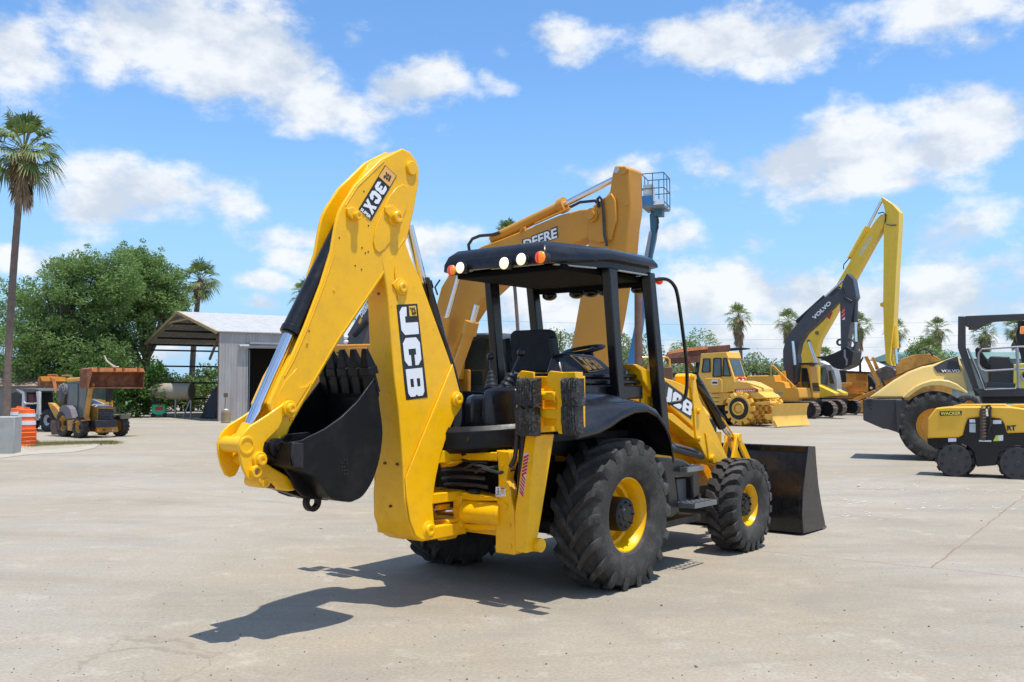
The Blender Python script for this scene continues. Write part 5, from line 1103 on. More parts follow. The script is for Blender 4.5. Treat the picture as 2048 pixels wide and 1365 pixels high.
g = G(); g.cyl((tc_.x + 3.2, -1.05, .75), (tc_.x + 3.2, 1.05, .75), .745, n=48); RV.part('steel_drum', g, GREY, bevel=.01)
s4('beacon_box', ((724, 190), (800, 185), (800, 243), (722, 243)), -.2, .0, LAMPO, bevel=.02)
# ---------------------------------------------------------------- trench roller in front of it
TR = Rig('trench_roller', 'small yellow and black trench roller with perforated padded drums', 'trench roller', 9.15, 18.3, -30)
cW = -.42; ww = .82; d1 = TR.T(1909, 921.5, cW); d2 = TR.T(2036, 928, cW); print('trench drums', d1, d2)
def t5(name, pts, c, c2, m, par=None, **k): return slabs(TR, name, pts, c, c2, m, par, z=Z9, **k)
for dd_ in (d1, d2):
    dz_ = min(dd_.z, .36); dm = drum(TR, dd_.x, cW, cW + ww, dz_, .295, .055, BLKM, 4, 12)
    g = G(); g.lathe([(0, .30), (-.012, .295), (-.012, .02), (-.012, 0)], (dd_.x, cW, dz_), (0, 1, 0), 40); make('end_plate', g, RDK, dm)
    g = G()
    for k in range(8): a = k * math.pi / 4 + .3; g.cyl((dd_.x + .225 * math.cos(a), cW - .008, dz_ + .225 * math.sin(a)), (dd_.x + .225 * math.cos(a), cW - .016, dz_ + .225 * math.sin(a)), .036, n=14)
    make('plate_holes', g, BDEC, dm)
    g = G(); g.lathe([(-.012, .05), (-.03, .045), (-.03, 0)], (dd_.x, cW, dz_), (0, 1, 0), 18); make('axle_cap', g, RDK, dm)
HDa = t5('hood', ((735, 945), (735, 810), (790, 738), (880, 730), (1095, 728), (1098, 800), (1010, 808), (990, 860), (975, 925), (945, 940)), cW + .02, cW + ww - .02, YW, bevel=.03, seg=3)
HDb = t5('hood', ((1138, 728), (1300, 730), (1420, 745), (1560, 760), (1600, 900), (1275, 912), (1258, 850), (1235, 812), (1150, 802)), cW + .02, cW + ww - .02, YW, bevel=.03, seg=3)
t5('hood_ridge', ((915, 722), (960, 712), (1265, 712), (1270, 722), (1300, 730), (900, 732)), cW + .3, cW + ww - .1, YW, bevel=.01); t5('hood_ridge', ((1300, 730), (1310, 714), (1500, 712), (1500, 740)), cW + .3, cW + ww - .1, YW, bevel=.01)
t5('black_side', ((730, 948), (975, 935), (1000, 800), (1098, 800), (1150, 800), (1250, 800), (1290, 910), (1600, 905), (1600, 1010), (1230, 1040), (1200, 1130), (1070, 1140), (1050, 1040), (1010, 1000), (790, 1020), (735, 985)), cW + .05, cW + ww - .05, BLK, bevel=.01)
nq = decal('name_plate', Tq(TR, zz(*Z9, [(815, 762), (967, 758), (967, 788), (817, 792)]), cW + .016), BDEC, HDa, .004, (0, -1, 0))
let(TR, 'WACKER', *[(1640 + a / 3.412, 600 + b / 3.412) for a, b in ((823, 788), (962, 784), (822, 766))], cW + .009, mat('letter_yellow', (.8, .65, .1), .4), nq, bold=.04)
let(TR, 'RT', *[(1640 + a / 3.412, 600 + b / 3.412) for a, b in ((1276, 894), (1338, 892), (1275, 858))], cW + .015, BDEC, HDb, bold=.05)
g = G(); sp = [TR.T(1640 + 1112 / 3.412, 600 + y / 3.412, cW - .02) for y in range(742, 950, 4)]
for i, y in enumerate(range(742, 950, 21)):
    p = TR.T(1640 + 1112 / 3.412, 600 + y / 3.412, cW - .02); g.lathe([(-.012, .055), (0, .068), (.012, .055), (.0, .045)], p, (0, 0, 1), 14)
p0_ = TR.T(1640 + 1112 / 3.412, 600 + 738 / 3.412, cW - .02); p1_ = TR.T(1640 + 1112 / 3.412, 600 + 955 / 3.412, cW - .02); g.cyl(p0_, p1_, .05, n=14)
TR.part('coil_guard', g, mat('brown_spring', (.10, .07, .05), .6))
g = G(); g.tube([TR.T(1640 + a / 3.412, 600 + b / 3.412, cW - .03) for a, b in ((1135, 740), (1142, 724), (1155, 722), (1165, 735), (1160, 760), (1165, 850), (1150, 900))], .022, 8); TR.part('hose', g, HOSE)
g = G(); g.cyl(TR.T(1640 + 1085 / 3.412, 600 + 962 / 3.412, cW - .03), TR.T(1640 + 1170 / 3.412, 600 + 964 / 3.412, cW - .03), .018); TR.part('chrome_bar', g, CHR)
for q_, m_ in ((((1020, 815), (1058, 815), (1060, 838), (1020, 838)), WHT), (((1020, 845), (1062, 845), (1062, 906), (1020, 904)), mat('grey_sticker', (.5, .55, .6), .4)), (((1180, 822), (1238, 820), (1238, 846), (1180, 848)), WHT), (((875, 946), (930, 944), (930, 968), (875, 970)), WHT), (((1182, 965), (1200, 926), (1250, 922), (1250, 962)), mat('hazard_yellow', (.6, .65, .08), .4)), (((1215, 928), (1250, 924), (1250, 960), (1222, 962)), WHT)):
    decal('sticker', Tq(TR, zz(*Z9, q_), cW + (.045 if len(q_) else 0)), m_, TR.e, .004 if m_ is not WHT or q_[0][0] != 1215 else .008, (0, -1, 0))
g = G(); g.bx(d1.x + .3, d2.x - .3, cW + .1, cW + ww - .1, .25, .6); TR.part('articulation_joint', g, BLKM)
# yellow machine glimpsed at the far right
MX = Rig('forklift', 'yellow forklift with dark mast half cut off at the right picture edge', 'forklift', 16.6, 31.0, -28)
def t4(name, pts, c, c2, m, **k): return slabs(MX, name, pts, c, c2, m, z=ZA, **k)
bo_ = t4('body', ((670, 465), (740, 455), (900, 450), (900, 700), (670, 690)), -.6, .6, mat('lime_yellow', (.62, .52, .05), .45, var=.1), bevel=.03)
t4('mast', ((690, 240), (745, 225), (745, 150), (700, 150), (700, 215), (688, 245), (700, 300), (735, 460), (762, 460), (775, 150), (745, 150)), -.3, -.1, BLKM, bevel=0)
g = G(); 
for (a, b) in (((710, 530), (745, 560)), ((745, 560), (745, 520)), ((710, 530), (712, 600))): g.bar(MX.T(1840 + a[0] / 3.591, 600 + a[1] / 3.591, -.62), MX.T(1840 + b[0] / 3.591, 600 + b[1] / 3.591, -.62), .06, .02, (0, 1, 0))
make('black_bracket', g, BDEC, bo_)
for sx in (-.3, 1.4): wheel(MX, MX.T(2030, 790, -.6).x + .2 + sx, -.5, .4, .4, .25, .2, -1, 'chevron', 14, .02, .05, .1, .03, rimm=GREY, n=28)
# ---------------------------------------------------------------- left: dusty backhoe loader facing us
DB = Rig('backhoe_loader', 'dusty yellow backhoe loader with closed cab holding its rusty bucket high, beside the trees', 'backhoe loader', -12.75, 31.3, -38)
ZB = (6.827, 0, 740); cB = -.62; cC = -.40
def b_(name, pts, c, c2, m, par=None, **k): return slabs(DB, name, pts, c, c2, m, par, z=ZB, **k)
def bX(name, pts, x, x2, m, par=None, **k):
    g = G(); DB.slabX(g, zz(*ZB, pts), x, x2); return DB.part(name, g, m, par, **k)
r1 = DB.T(842 / 6.827, 740 + 790 / 6.827, cB); f1_ = DB.T(1062 / 6.827, 740 + 835 / 6.827, cB); print('dusty backhoe', r1, f1_)
wheel(DB, r1.x, cB + .12, .46, .46, .26, .26, -1, 'bar', 18, .025, .1, .09, .05, rimm=DRB, n=36, lw=.03, side=-1)
wheel(DB, f1_.x, cB + .10, .36, .36, .26, .19, -1, 'chevron', 16, .02, .08, .08, .04, rimm=DRB, n=36, lw=.03)
wheel(DB, r1.x, -cB + .25, .46, .46, .26, .26, 1, 'bar', 18, .025, .1, .09, .05, rimm=DRB, n=36, lw=.03)
xF = f1_.x
fr = DB.X(1680 / 6.827, 740 + 830 / 6.827, xF)
wheel(DB, xF, fr.y - .1, .36, .36, .26, .19, 1, 'chevron', 16, .02, .08, .08, .04, rimm=DRB, n=36, lw=.03, steer=.1)
g = G(); g.bx(xF - .25, xF + .3, fr.y - .28, fr.y + .08, .72, .76); g.bx(xF + .25, xF + .32, fr.y - .28, fr.y + .08, .6, .76); DB.part('front_mudguard', g, mat('dusty_mudguard', (.2, .18, .12), .8), bevel=.02)
xG = xF + .30
nose = [(1335, 510), (1545, 515), (1568, 725), (1590, 870), (1310, 860), (1320, 720)]
nf = [DB.X(x, y, xG) for x, y in zz(*ZB, nose)]
yl, yr = nf[0].y, nf[1].y
g = G(); zt = nf[0].z; zm = DB.X(1340 / 6.827, 740 + 850 / 6.827, xG).z
L_ = []
for x, dz, dy in ((xG, 0, 0), (xG - .5, .10, .02), (xG - 1.1, .22, .04)):
    L_.append([Vector((x, yl - dy, zm)), Vector((x, yl - dy, zt + dz - .05)), Vector((x, yl + .06, zt + dz)), Vector((x, yr - .06, zt + dz)), Vector((x, yr + dy, zt + dz - .05)), Vector((x, yr + dy, zm))])
g.loft(L_, True, True); NB = DB.part('hood', g, DRB, bevel=.02)
g = G(); L_ = [[v + Vector((.0, -.01 if i < 3 else .01, .012)) for i, v in enumerate(l) if 0 < i < 5] for l in L_]; g.loft(L_); make('hood_top', g, GREY, NB, solid=.01)
bX('grille', [(1345, 535), (1540, 540), (1550, 708), (1340, 712)], xG + .01, xG + .03, BDEC, NB)
g = G()
for k in range(7): y = 560 + k * 22; g.bar(DB.X(1350 / 6.827, 740 + y / 6.827, xG + .035), DB.X(1540 / 6.827, 740 + y / 6.827, xG + .035), .01, .006)
make('grille_slats', g, GREY, NB)
bp_ = bX('front_bumper', [(1290, 720), (1578, 725), (1592, 850), (1300, 860)], xG, xG + .12, DRB, bevel=.02)
for a in (1338, 1420, 1530): g = G(); p = DB.X(a / 6.827, 740 + 825 / 6.827, xG + .125); g.cyl(p, p + Vector((.02, 0, 0)), .03, n=10); make('bumper_lamp', g, BDEC if a == 1420 else LAMPO if a == 1338 else WHP, bp_)
b_('battery_box', ((918, 682), (1130, 684), (1130, 700), (1010, 730), (975, 835), (922, 830)), cB - .02, cB + .25, DRB, bevel=.01)
b_('chassis', ((900, 700), (1300, 690), (1310, 790), (1180, 790), (930, 830)), cB + .25, .4, BLKM)
FN = b_('rear_fender', ((808, 520), (850, 490), (910, 488), (955, 530), (990, 660), (985, 670), (900, 672), (880, 610), (840, 570), (800, 580)), cB - .02, cB + .3, mat('faded_grey_plastic', (.16, .15, .16), .7, var=.15), bevel=.02)
CBN = b_('cab_frame', ((925, 160), (1180, 150), (1200, 250), (1150, 640), (1120, 650), (985, 640), (950, 520), (915, 470)), cC, cC + .07, mat('cab_frame_bluegrey', (.08, .11, .14), .5), bevel=.01)
b_('door_glass', ((950, 190), (1060, 190), (1060, 410), (1040, 630), (1000, 620), (950, 480), (935, 440)), cC - .02, cC + .01, GLS, CBN, bevel=0)
b_('side_glass', ((1085, 190), (1170, 190), (1180, 300), (1140, 620), (1085, 625)), cC - .02, cC + .01, GLS, CBN, bevel=0)
b_('rear_cab_wall', ((925, 165), (1190, 155), (1150, 640), (985, 640), (915, 470)), .50, .56, GLSD, bevel=.01)
xC = DB.T(1190 / 6.827, 740 + 300 / 6.827, cC).x
bX('windscreen', [(1210, 265), (1460, 265), (1450, 420), (1340, 400), (1240, 395)], xC - .02, xC, GLS, bevel=0)
bX('windscreen_post', [(1440, 255), (1550, 262), (1500, 440), (1440, 440)], xC - .05, xC + .02, BLKM, bevel=0)
b_('cab_roof', ((895, 120), (920, 112), (1150, 98), (1170, 100), (1160, 140), (1140, 148), (905, 172)), cC - .05, .3, YB, bevel=.03)
g = G(); g.sph(DB.T(1150 / 6.827, 740 + 158 / 6.827, cC - .06), .045); DB.part('work_lamp', g, LAMPW)
for c in (cB + .1, .42): b_('loader_arm', ((1130, 650), (1200, 255), (1235, 180), (1260, 200), (1225, 300), (1180, 640), (1195, 690), (1150, 680)), c, c + .1, DRB, bevel=.01)
g = G(); a = DB.X(1515 / 6.827, 740 + 460 / 6.827, xG - .3); g.bx(a.x - .05, a.x + .05, a.y - .05, a.y + .05, a.z - .3, a.z + .1); DB.part('indicator_lamp', g, YB, bevel=.01)
# raised bucket
xB = xG + .55
bt = [(1195, 20), (1260, -8), (1975, 28), (1925, 258), (1205, 250), (1190, 190)]
g = G(); n = [DB.X(x, y, xB) for x, y in zz(*ZB, bt)]; ya_, yb2 = n[1].y, n[2].y; z1_, z0_ = (n[1].z + n[2].z) / 2, (n[3].z + n[4].z) / 2; sh2 = [(xB, z1_), (xB - .18, z1_ - .02), (xB - .38, z1_ - .12), (xB - .45, (z1_ + z0_) / 2), (xB - .36, z0_ + .08), (xB - .18, z0_), (xB - .02, z0_ - .01)]
sh2 = sh2 + [(x + .025, z + (.03 if z < (z1_ + z0_) / 2 else -.03)) for x, z in sh2[::-1]]
g.loft([[Vector((x, y + (z1_ - z) * (.10 if y == yb2 else .0), z)) for x, z in sh2] for y in (ya_, yb2)], True, True)
g.slab([Vector((x, yb2, z)) for x, z in sh2[:7]], [Vector((x, yb2 - .02, z)) for x, z in sh2[:7]])
BU = DB.part('loader_bucket', g, RUST, bevel=.01)
g = G(); n = [DB.X(x, y, xB + .02) for x, y in zz(*ZB, [(1250, -8), (1275, -30), (1960, -18), (1978, 30), (1260, 28)])]; g.slab(n, [v + Vector((-.3, 0, .0)) for v in n]); make('cutting_edge', g, RUSTO, BU, bevel=.005)
for a in (1350, 1570, 1690, 1895): g = G(); q = [DB.X(x, y, xB + .06) for x, y in zz(*ZB, [(a - 15, -32), (a + 15, -32), (a + 18, 8), (a - 2, 22)])]; g.slab(q, [v + Vector((-.1, 0, 0)) for v in q]); make('tooth_shank', g, RUST, BU)
g = G(); n = [DB.X(x, y, xB) for x, y in zz(*ZB, [(1195, -10), (1262, -28), (1262, 30), (1212, 255), (1190, 240)])]; g.slab(n, [v + Vector((-.5, 0, 0)) for v in n]); make('side_plate', g, RUST, BU, bevel=.01)
g = G(); pts = [DB.X(x, y, xB - .3) for x, y in ((209, 712), (213, 722), (222, 729), (232, 734))]; g.tube(pts, [.02, .035, .03, .02], 6); g.tube([pts[1], pts[1] + Vector((0, .25, -.2)), pts[3] + Vector((0, .1, 0))], .02, 6); DB.part('tilt_rod', g, WHP)
# its own stabiliser and folded digging arm
b_('stabiliser', ((650, 450), (700, 460), (770, 520), (830, 610), (790, 690), (740, 640), (690, 540)), cB + .1, cB + .3, DRB, bevel=.01)
b_('stabiliser_pad', ((690, 700), (800, 690), (810, 880), (700, 890), (680, 800)), cB, cB + .1, mat('brown_pad', (.12, .08, .06), .8), bevel=.02)
b_('hose_bundle', ((800, 230), (850, 190), (900, 240), (910, 330), (880, 470), (800, 480), (770, 400), (800, 330)), -.3, .2, mat('grey_hoses', (.10, .09, .10), .6, var=.4, vscale=12, bump=1, bscale=20), bevel=.03)
g = G()
for k in range(5): g.tube([DB.T((800 + k * 18) / 6.827, 740 + (215 + 20 * (k % 2)) / 6.827, -.35), DB.T((860 + k * 9) / 6.827, 740 + 330 / 6.827, -.38 - .02 * k), DB.T((810 + k * 12) / 6.827, 740 + 470 / 6.827, -.33)], .02, 6)
DB.part('hoses', g, GRYP)
# another loader behind it showing a raised orange bucket
AL = Rig('wheel_loader', 'orange loader with raised bucket half hidden behind the dusty backhoe cab', 'wheel loader', -16.5, 37.2, -70)
def al(name, pts, x, x2, m, par=None, **k):
    g = G(); AL.slabX(g, zz(*ZB, pts), x, x2); return AL.part(name, g, m, par, **k)
al('bucket', [(555, 95), (690, 90), (890, 105), (905, 160), (760, 240), (600, 235), (550, 235), (540, 150)], .4, 1.1, RUST, bevel=.03)
al('cutting_edge', [(550, 92), (690, 86), (895, 102), (900, 158), (700, 158), (575, 156)], 1.1, 1.14, mat('loader_orange', (.75, .30, .03), .55, var=.15, dirt=(.4, .13, .04), dirt_amt=.5), bevel=.0)
al('lift_arm', [(690, 90), (760, 120), (780, 230), (770, 330), (750, 300), (720, 160)], 1.0, 1.2, RUSTO, bevel=.01)
g = G(); 
for a, b in (((650, 70), (780, 66)), ((780, 66), (770, 120)), ((840, 80), (970, 76)), ((970, 76), (965, 110))): g.bar(AL.X(a[0] / 6.827, 740 + a[1] / 6.827, .9), AL.X(b[0] / 6.827, 740 + b[1] / 6.827, .9), .05, .05)
AL.part('guard_frame', g, RUSTO)
g = G(); g.bx(-1.6, .2, -.7, .7, .5, 1.4); AL.part('body', g, DRB, bevel=.05)
for sx in (-1.2, .3):
    for sy in (-1, 1): wheel(AL, sx, sy * .75, .45, .45, .3, .25, sy, 'bar', 16, .025, .06, .1, .03, rimm=DRB, n=28)
# ---------------------------------------------------------------- white skid steer
SK_ = Rig('skid_steer', 'white skid steer with dark cab opening behind the orange barrels', 'skid steer', -18.6, 37.6, -30)
def sk(name, pts, c, c2, m, par=None, **k): return slabs(SK_, name, pts, c, c2, m, par, z=ZB, **k)
sk('body', ((130, 590), (530, 600), (525, 690), (300, 700), (135, 690)), -.6, .6, WHP, bevel=.03)
sk('cab_side', ((215, 270), (330, 262), (330, 640), (290, 600), (300, 330)), -.6, -.5, WHP, bevel=.01)
sk('cab_side', ((490, 300), (532, 290), (530, 690), (480, 690), (505, 450)), -.6, -.5, WHP, bevel=.01)
sk('front_panel', ((320, 430), (345, 450), (440, 455), (505, 445), (500, 470), (320, 475)), -.62, -.55, WHP, bevel=.01)
sk('cab_roof', ((205, 272), (330, 250), (520, 262), (535, 290), (440, 310), (330, 305)), -.6, .5, GRYP, bevel=.02)
sk('cab_inside', ((330, 290), (500, 290), (510, 600), (330, 600)), -.2, .5, SEAT, bevel=.02)
sk('seat', ((370, 330), (450, 330), (455, 450), (375, 450)), -.45, -.25, mat('worn_red_seat', (.16, .06, .055), .8), bevel=.03)
sk('lift_arm', ((135, 320), (215, 300), (280, 330), (300, 590), (140, 590), (130, 480)), -.2, .4, BLKM, bevel=.02)
w1 = SK_.T(590 / 6.827, 740 + 690 / 6.827, -.75)
for (sx, sy, o_) in ((0, -.5, -1), (-1.1, -.5, -1), (0, .6, 1), (-1.1, .6, 1)): wheel(SK_, w1.x + sx, sy, .43, .43, .30, .2, o_, 'bar', 14, .035, .06, .1, .03, rimm=WHP, n=32, lw=.04)
# ---------------------------------------------------------------- traffic barrels
OR1 = mat('barrel_orange', (.80, .13, .015), .5, var=.08, dirt=(.5, .12, .06), dirt_amt=.3, dscale=6)
SLV = mat('reflective_band', (.62, .63, .68), .4, var=.1)
def barrel(px, py, label, first=None, lean=0.0):
    p = gnd(px, py)
    if first:
        r = first.copy(); COL.objects.link(r); r.location = p; r['label'] = label; r.rotation_euler.z = 1.3
        for ch in first.children: c = ch.copy(); COL.objects.link(c); c.parent = r
        return r
    r = thing('traffic_barrel', label, 'traffic barrel', p, .2, 'orange traffic barrels beside the concrete block')
    g = G(); g.lathe([(0, .30), (.05, .29), (.06, .27), (.10, .26), (.16, .285), (.19, .26), (.25, .265), (.27, .30), (.29, .26), (.36, .262), (.40, .295), (.42, .255), (.47, .25), (.50, .275), (.51, .24), (.60, .238), (.61, .246), (.62, .246), (.74, .238), (.75, .225), (.84, .222), (.85, .23), (.95, .225), (.96, .215), (1.05, .21), (1.06, .19), (1.07, 0)], (0, 0, 0), (0, 0, 1), 32)
    make('drum_body', g, OR1, r)
    for za, zb_, ra in ((.62, .735, .2485), (.85, .94, .2335)):
        g = G(); g.lathe([(za, ra), (zb_, ra - .006)], (0, 0, 0), (0, 0, 1), 32); make('reflective_band', g, SLV, r)
    g = G(); g.slab([Vector((-.09, -.02, 1.06)), Vector((-.06, -.02, 1.12)), Vector((.06, -.02, 1.12)), Vector((.09, -.02, 1.06))], [Vector((-.09, .02, 1.06)), Vector((-.06, .02, 1.12)), Vector((.06, .02, 1.12)), Vector((.09, .02, 1.06))]); make('handle', g, OR1, r)
    return r
b1 = barrel(52, 893, 'front orange barrel with white bands standing on the grass edge'); barrel(36, 886, 'orange barrel partly hidden behind the front barrel and the concrete block', b1)
g = G(); g.bx(-1.5, .0, -.32, .32, 0, .95); pb = gnd(31, 908); CBk = make('concrete_block', g, mat('concrete_block_grey', (.34, .35, .33), .85, var=.12, bump=.3, bscale=30, dirt=(.22, .2, .17), dirt_amt=.5), loc=(pb.x, pb.y + .1, 0), bevel=.02); CBk.rotation_euler.z = R(12); tag(CBk, 'pale concrete barrier block at the left picture edge', 'concrete block')
# ================================================================== SHED
SHW = bpy.data.materials.new('corrugated_metal'); SHW.use_nodes = True
def corr(m, col, sc, axis, dirt):
    nt = m.node_tree; b = nt.nodes['Principled BSDF']; L = nt.links.new
    tc = nd(nt, 'ShaderNodeTexCoord'); sp = nd(nt, 'ShaderNodeSeparateXYZ'); L(tc.outputs['Object'], sp.inputs[0])
    w_ = nd(nt, 'ShaderNodeMath', operation='MULTIPLY'); L(sp.outputs[axis], w_.inputs[0]); w_.inputs[1].default_value = sc
    s = nd(nt, 'ShaderNodeMath', operation='SINE'); L(w_.outputs[0], s.inputs[0])
    n = nd(nt, 'ShaderNodeTexNoise', Scale=.8, Detail=8.0, Roughness=.7); mpn = nd(nt, 'ShaderNodeMapping'); mpn.inputs['Scale'].default_value = (3, 3, .4); L(tc.outputs['Object'], mpn.inputs[0]); L(mpn.outputs[0], n.inputs['Vector'])
    mx = nd(nt, 'ShaderNodeMix', data_type='RGBA'); mr = nd(nt, 'ShaderNodeMapRange'); mr.inputs[1].default_value = .4; mr.inputs[2].default_value = .75; L(n.outputs[0], mr.inputs[0]); L(mr.outputs[0], mx.inputs[0])
    mx.inputs[6].default_value = (*col, 1); mx.inputs[7].default_value = (*dirt, 1)
    L(mx.outputs[2], b.inputs['Base Color'])
    bp = nd(nt, 'ShaderNodeBump', Strength=.8, Distance=.03); L(s.outputs[0], bp.inputs['Height']); L(bp.outputs[0], b.inputs['Normal']); b.inputs['Roughness'].default_value = .55; b.inputs['Metallic'].default_value = .1
corr(SHW, (.40, .38, .37), 21, 0, (.28, .25, .23))
SHR = bpy.data.materials.new('pale_metal_roof'); SHR.use_nodes = True; corr(SHR, (.50, .50, .48), 21, 0, (.38, .37, .34))
SHF = mat('rusty_frame', (.16, .09, .05), .8, var=.3); SHT = mat('ochre_trim', (.40, .28, .13), .7, var=.2); DKI = mat('dark_purlin', (.05, .045, .04), .8)
Sh = thing('metal_shed', 'open gabled metal shed with pale roof and corrugated side wall', 'shed', (-14.5, 47, 0), math.atan2(.55, .83))
# local x along the building (away to the right), local y along the gable (away to the left-back)
WD = 14.9; LN = 9.6; eh = 4.42; rh = 5.85; x_ = 4.7
g = G(); dx0, dx1, dzt = 1.45, 6.0, 3.65
for a in ((0, dx0, 0, eh), (dx1, LN, 0, eh), (dx0, dx1, dzt, eh)): g.bx(a[0], a[1], -.02, .02, a[2], a[3])
make('corrugated_wall', g, SHW, Sh)
g = G(); g.bx(x_, LN, WD - .02, WD + .02, 0, eh); make('back_wall', g, SHW, Sh)
g = G(); g.slab([Vector((LN, 0, 0)), Vector((LN, WD, 0)), Vector((LN, WD, eh)), Vector((LN, WD / 2, rh)), Vector((LN, 0, eh))], [Vector((LN + .03, 0, 0)), Vector((LN + .03, WD, 0)), Vector((LN + .03, WD, eh)), Vector((LN + .03, WD / 2, rh)), Vector((LN + .03, 0, eh))]); make('gable_wall', g, SHW, Sh)
g = G(); g.slab([Vector((-.15, -.15, eh)), Vector((LN + .2, -.15, eh)), Vector((LN + .2, WD / 2, rh + .03)), Vector((-.15, WD / 2, rh + .03))], [Vector((-.15, -.15, eh + .05)), Vector((LN + .2, -.15, eh + .05)), Vector((LN + .2, WD / 2, rh + .08)), Vector((-.15, WD / 2, rh + .08))])
g.slab([Vector((-.15, WD + .15, eh)), Vector((LN + .2, WD + .15, eh)), Vector((LN + .2, WD / 2, rh + .03)), Vector((-.15, WD / 2, rh + .03))], [Vector((-.15, WD + .15, eh + .05)), Vector((LN + .2, WD + .15, eh + .05)), Vector((LN + .2, WD / 2, rh + .08)), Vector((-.15, WD / 2, rh + .08))])
make('roof', g, SHR, Sh)
g = G()
for a, b in (((-.17, -.12, eh - .02), (-.17, WD / 2, rh + .02)), ((-.17, WD / 2, rh + .02), (-.17, WD + .12, eh - .02))): g.bar(a, b, .1, .15)
g.bar((-.1, WD / 2 - 2.3, rh - .45), (-.1, WD / 2 + 2.3, rh - .45), .06, .10)
make('gable_trim', g, SHT, Sh)
for i in range(9):
    t = i / 8; y = .4 + (WD - .8) * t; z = eh + (rh - eh) * (1 - abs(y - WD / 2) / (WD / 2)) - .10
    g = G(); g.bx(0, LN, y - .05, y + .05, z - .12, z); make('purlin', g, DKI, Sh)
for x in (.02, 4.6):
    g = G(); g.bx(x - .06, x + .06, WD - .12, WD, 0, eh); make('post', g, SHF, Sh)
for z in (.9, 1.9, 2.95, 3.95):
    g = G(); g.bx(.0, 4.7, WD - .08, WD - .02, z, z + .10); make('girt', g, DKI, Sh)
g = G(); g.bx(-.02, .10, .0, .12, 0, eh); make('corner_post', g, SHF, Sh)
g = G(); g.bar((.0, 1.6, 3.1), (.0, .2, eh - .3), .1, .1); make('brace', g, SHF, Sh)
g = G(); g.cyl((dx0 - .5, -.15, 3.72), (dx1 + .3, -.2, 3.85), .10, n=12); g.bx(dx0, dx1, -.3, -.05, 3.85, 3.95); make('rolled_door', g, GREY, Sh, bevel=0)
g = G(); g.bx(dx0 - .06, dx0, -.04, .04, 0, 3.7); g.bx(dx0 + .25, dx0 + .3, .6, .65, 0, 3.6); make('door_frame', g, GREY, Sh)
g = G(); g.bx(.9, 7.5, 2.6, 2.66, 0, 4.3); g.bx(.9, .96, .05, 2.6, 0, 4.3); g.bx(7.44, 7.5, .05, 2.6, 0, 4.3); make('doorway_shade_screen', g, mat('painted_interior_shade', (.02, .018, .016), .9, spec=.1), Sh)  # black screen added behind the doorway, its colour standing in for interior shade
def wthing(name, g, m, loc, label, cat, rz=0, **k):
    o = make(name, g, m, loc=loc, **k); o.rotation_euler.z = rz; return tag(o, label, cat)
g = G(); g.cyl((-1.55, 0, 0), (1.55, 0, 0), .42, n=28); tk = atY(345, 784, 53)
T_ = thing('storage_tank', 'rust stained horizontal tank on legs under the open shed', 'tank', (tk.x, 53, 0), R(-8))
make('tank_body', G().cyl((-1.15, 0, 1.45), (1.15, 0, 1.45), .46, n=28), mat('stained_tank', (.30, .27, .20), .6, var=.2, dirt=(.25, .13, .07), dirt_amt=.7, dscale=1.5), T_, bevel=.04)
for x, d in ((-.95, 0), (.2, 0), (1.1, 0), (1.1, -.45)): make('leg', G().bar((x + d, 0, 0), (x, 0, 1.05), .07, .07), GREY, T_)
make('vent_pipe', G().tube([(-1.0, 0, 1.9), (-1.0, 0, 2.1), (-.9, 0, 2.15), (-.85, 0, 2.08)], .03, 6), WHP, T_)
p = gnd(321, 835); q = thing('air_compressor', 'bright green machine standing under the tank beside the tree trunk', 'compressor', (p.x, p.y - .2, 0), .3)
g = G(); g.bx(-.38, .38, -.3, .3, .12, .75); make('green_housing', g, mat('mint_green', (.03, .45, .22), .45, var=.1), q, bevel=.08, seg=3)
g = G(); g.bx(-.2, .2, -.305, -.3, .4, .6); make('red_label', g, REDD, q); g = G(); g.bx(-.45, .1, -.3, .3, .75, 1.1); make('black_engine', g, BLKM, q, bevel=.05)
for x in (-.3, .3): make('wheel', G().cyl((x, -.34, .12), (x, -.28, .12), .12, n=14), BLKM, q)
p = gnd(453, 846); w_ = thing('waste_bin', 'small tan ribbed bin against the corrugated wall with a shovel handle behind', 'bin', (p.x, p.y - .1, 0), .2)
g = G(); g.lathe([(0, .2)] + [(.05 + i * .07, .21 if i % 2 else .225) for i in range(8)] + [(.6, .2), (.6, .17), (.3, .17)], (0, 0, 0), (0, 0, 1), 20); make('bin_body', g, mat('tan_bin', (.30, .22, .12), .7, var=.2), w_)
make('white_bag', G().sph((0, 0, .6), .11, (1, 1, .6)), WHP, w_)
p = gnd(447, 845); wthing('shovel', G().cyl((0, 0, 0), (.02, .12, 1.35), .02, n=6).bx(-.08, .12, .1, .14, 1.2, 1.4), mat('old_wood', (.13, .09, .06), .8), (p.x, p.y + .1, 0), 'upright shovel leaning on the corrugated wall behind the tan bin', 'shovel')
p = gnd(418, 838); g = G(); rr = random.Random(3)
g.loft([[Vector((math.cos(t * .52) * (1.1 - k * .18 + rr.uniform(-.08, .08)), math.sin(t * .52) * (.9 - k * .15), [0, .35, .85, 1.3, 1.6][k] + rr.uniform(-.08, .08))) for t in range(12)] for k in range(5)], True, True)
wthing('tarp_heap', g, mat('black_tarp', (.015, .016, .018), .6, var=.3), (p.x + .3, p.y + 1.0, 0), 'black tarp covered heap beside the corner of the shed wall', 'tarp', angle=20)
p = gnd(492, 838); g = G(); g.lathe([(-.12, .2), (-.14, .32), (.0, .36), (.14, .32), (.12, .2)], (0, 0, .36), (0, 1, 0), 24); wthing('spare_tyre', g, mat('old_tyre', (.14, .13, .12), .8, var=.3), (p.x - .2, p.y - .3, 0), 'old pale tyre leaning by the shed doorway', 'tyre', .5)
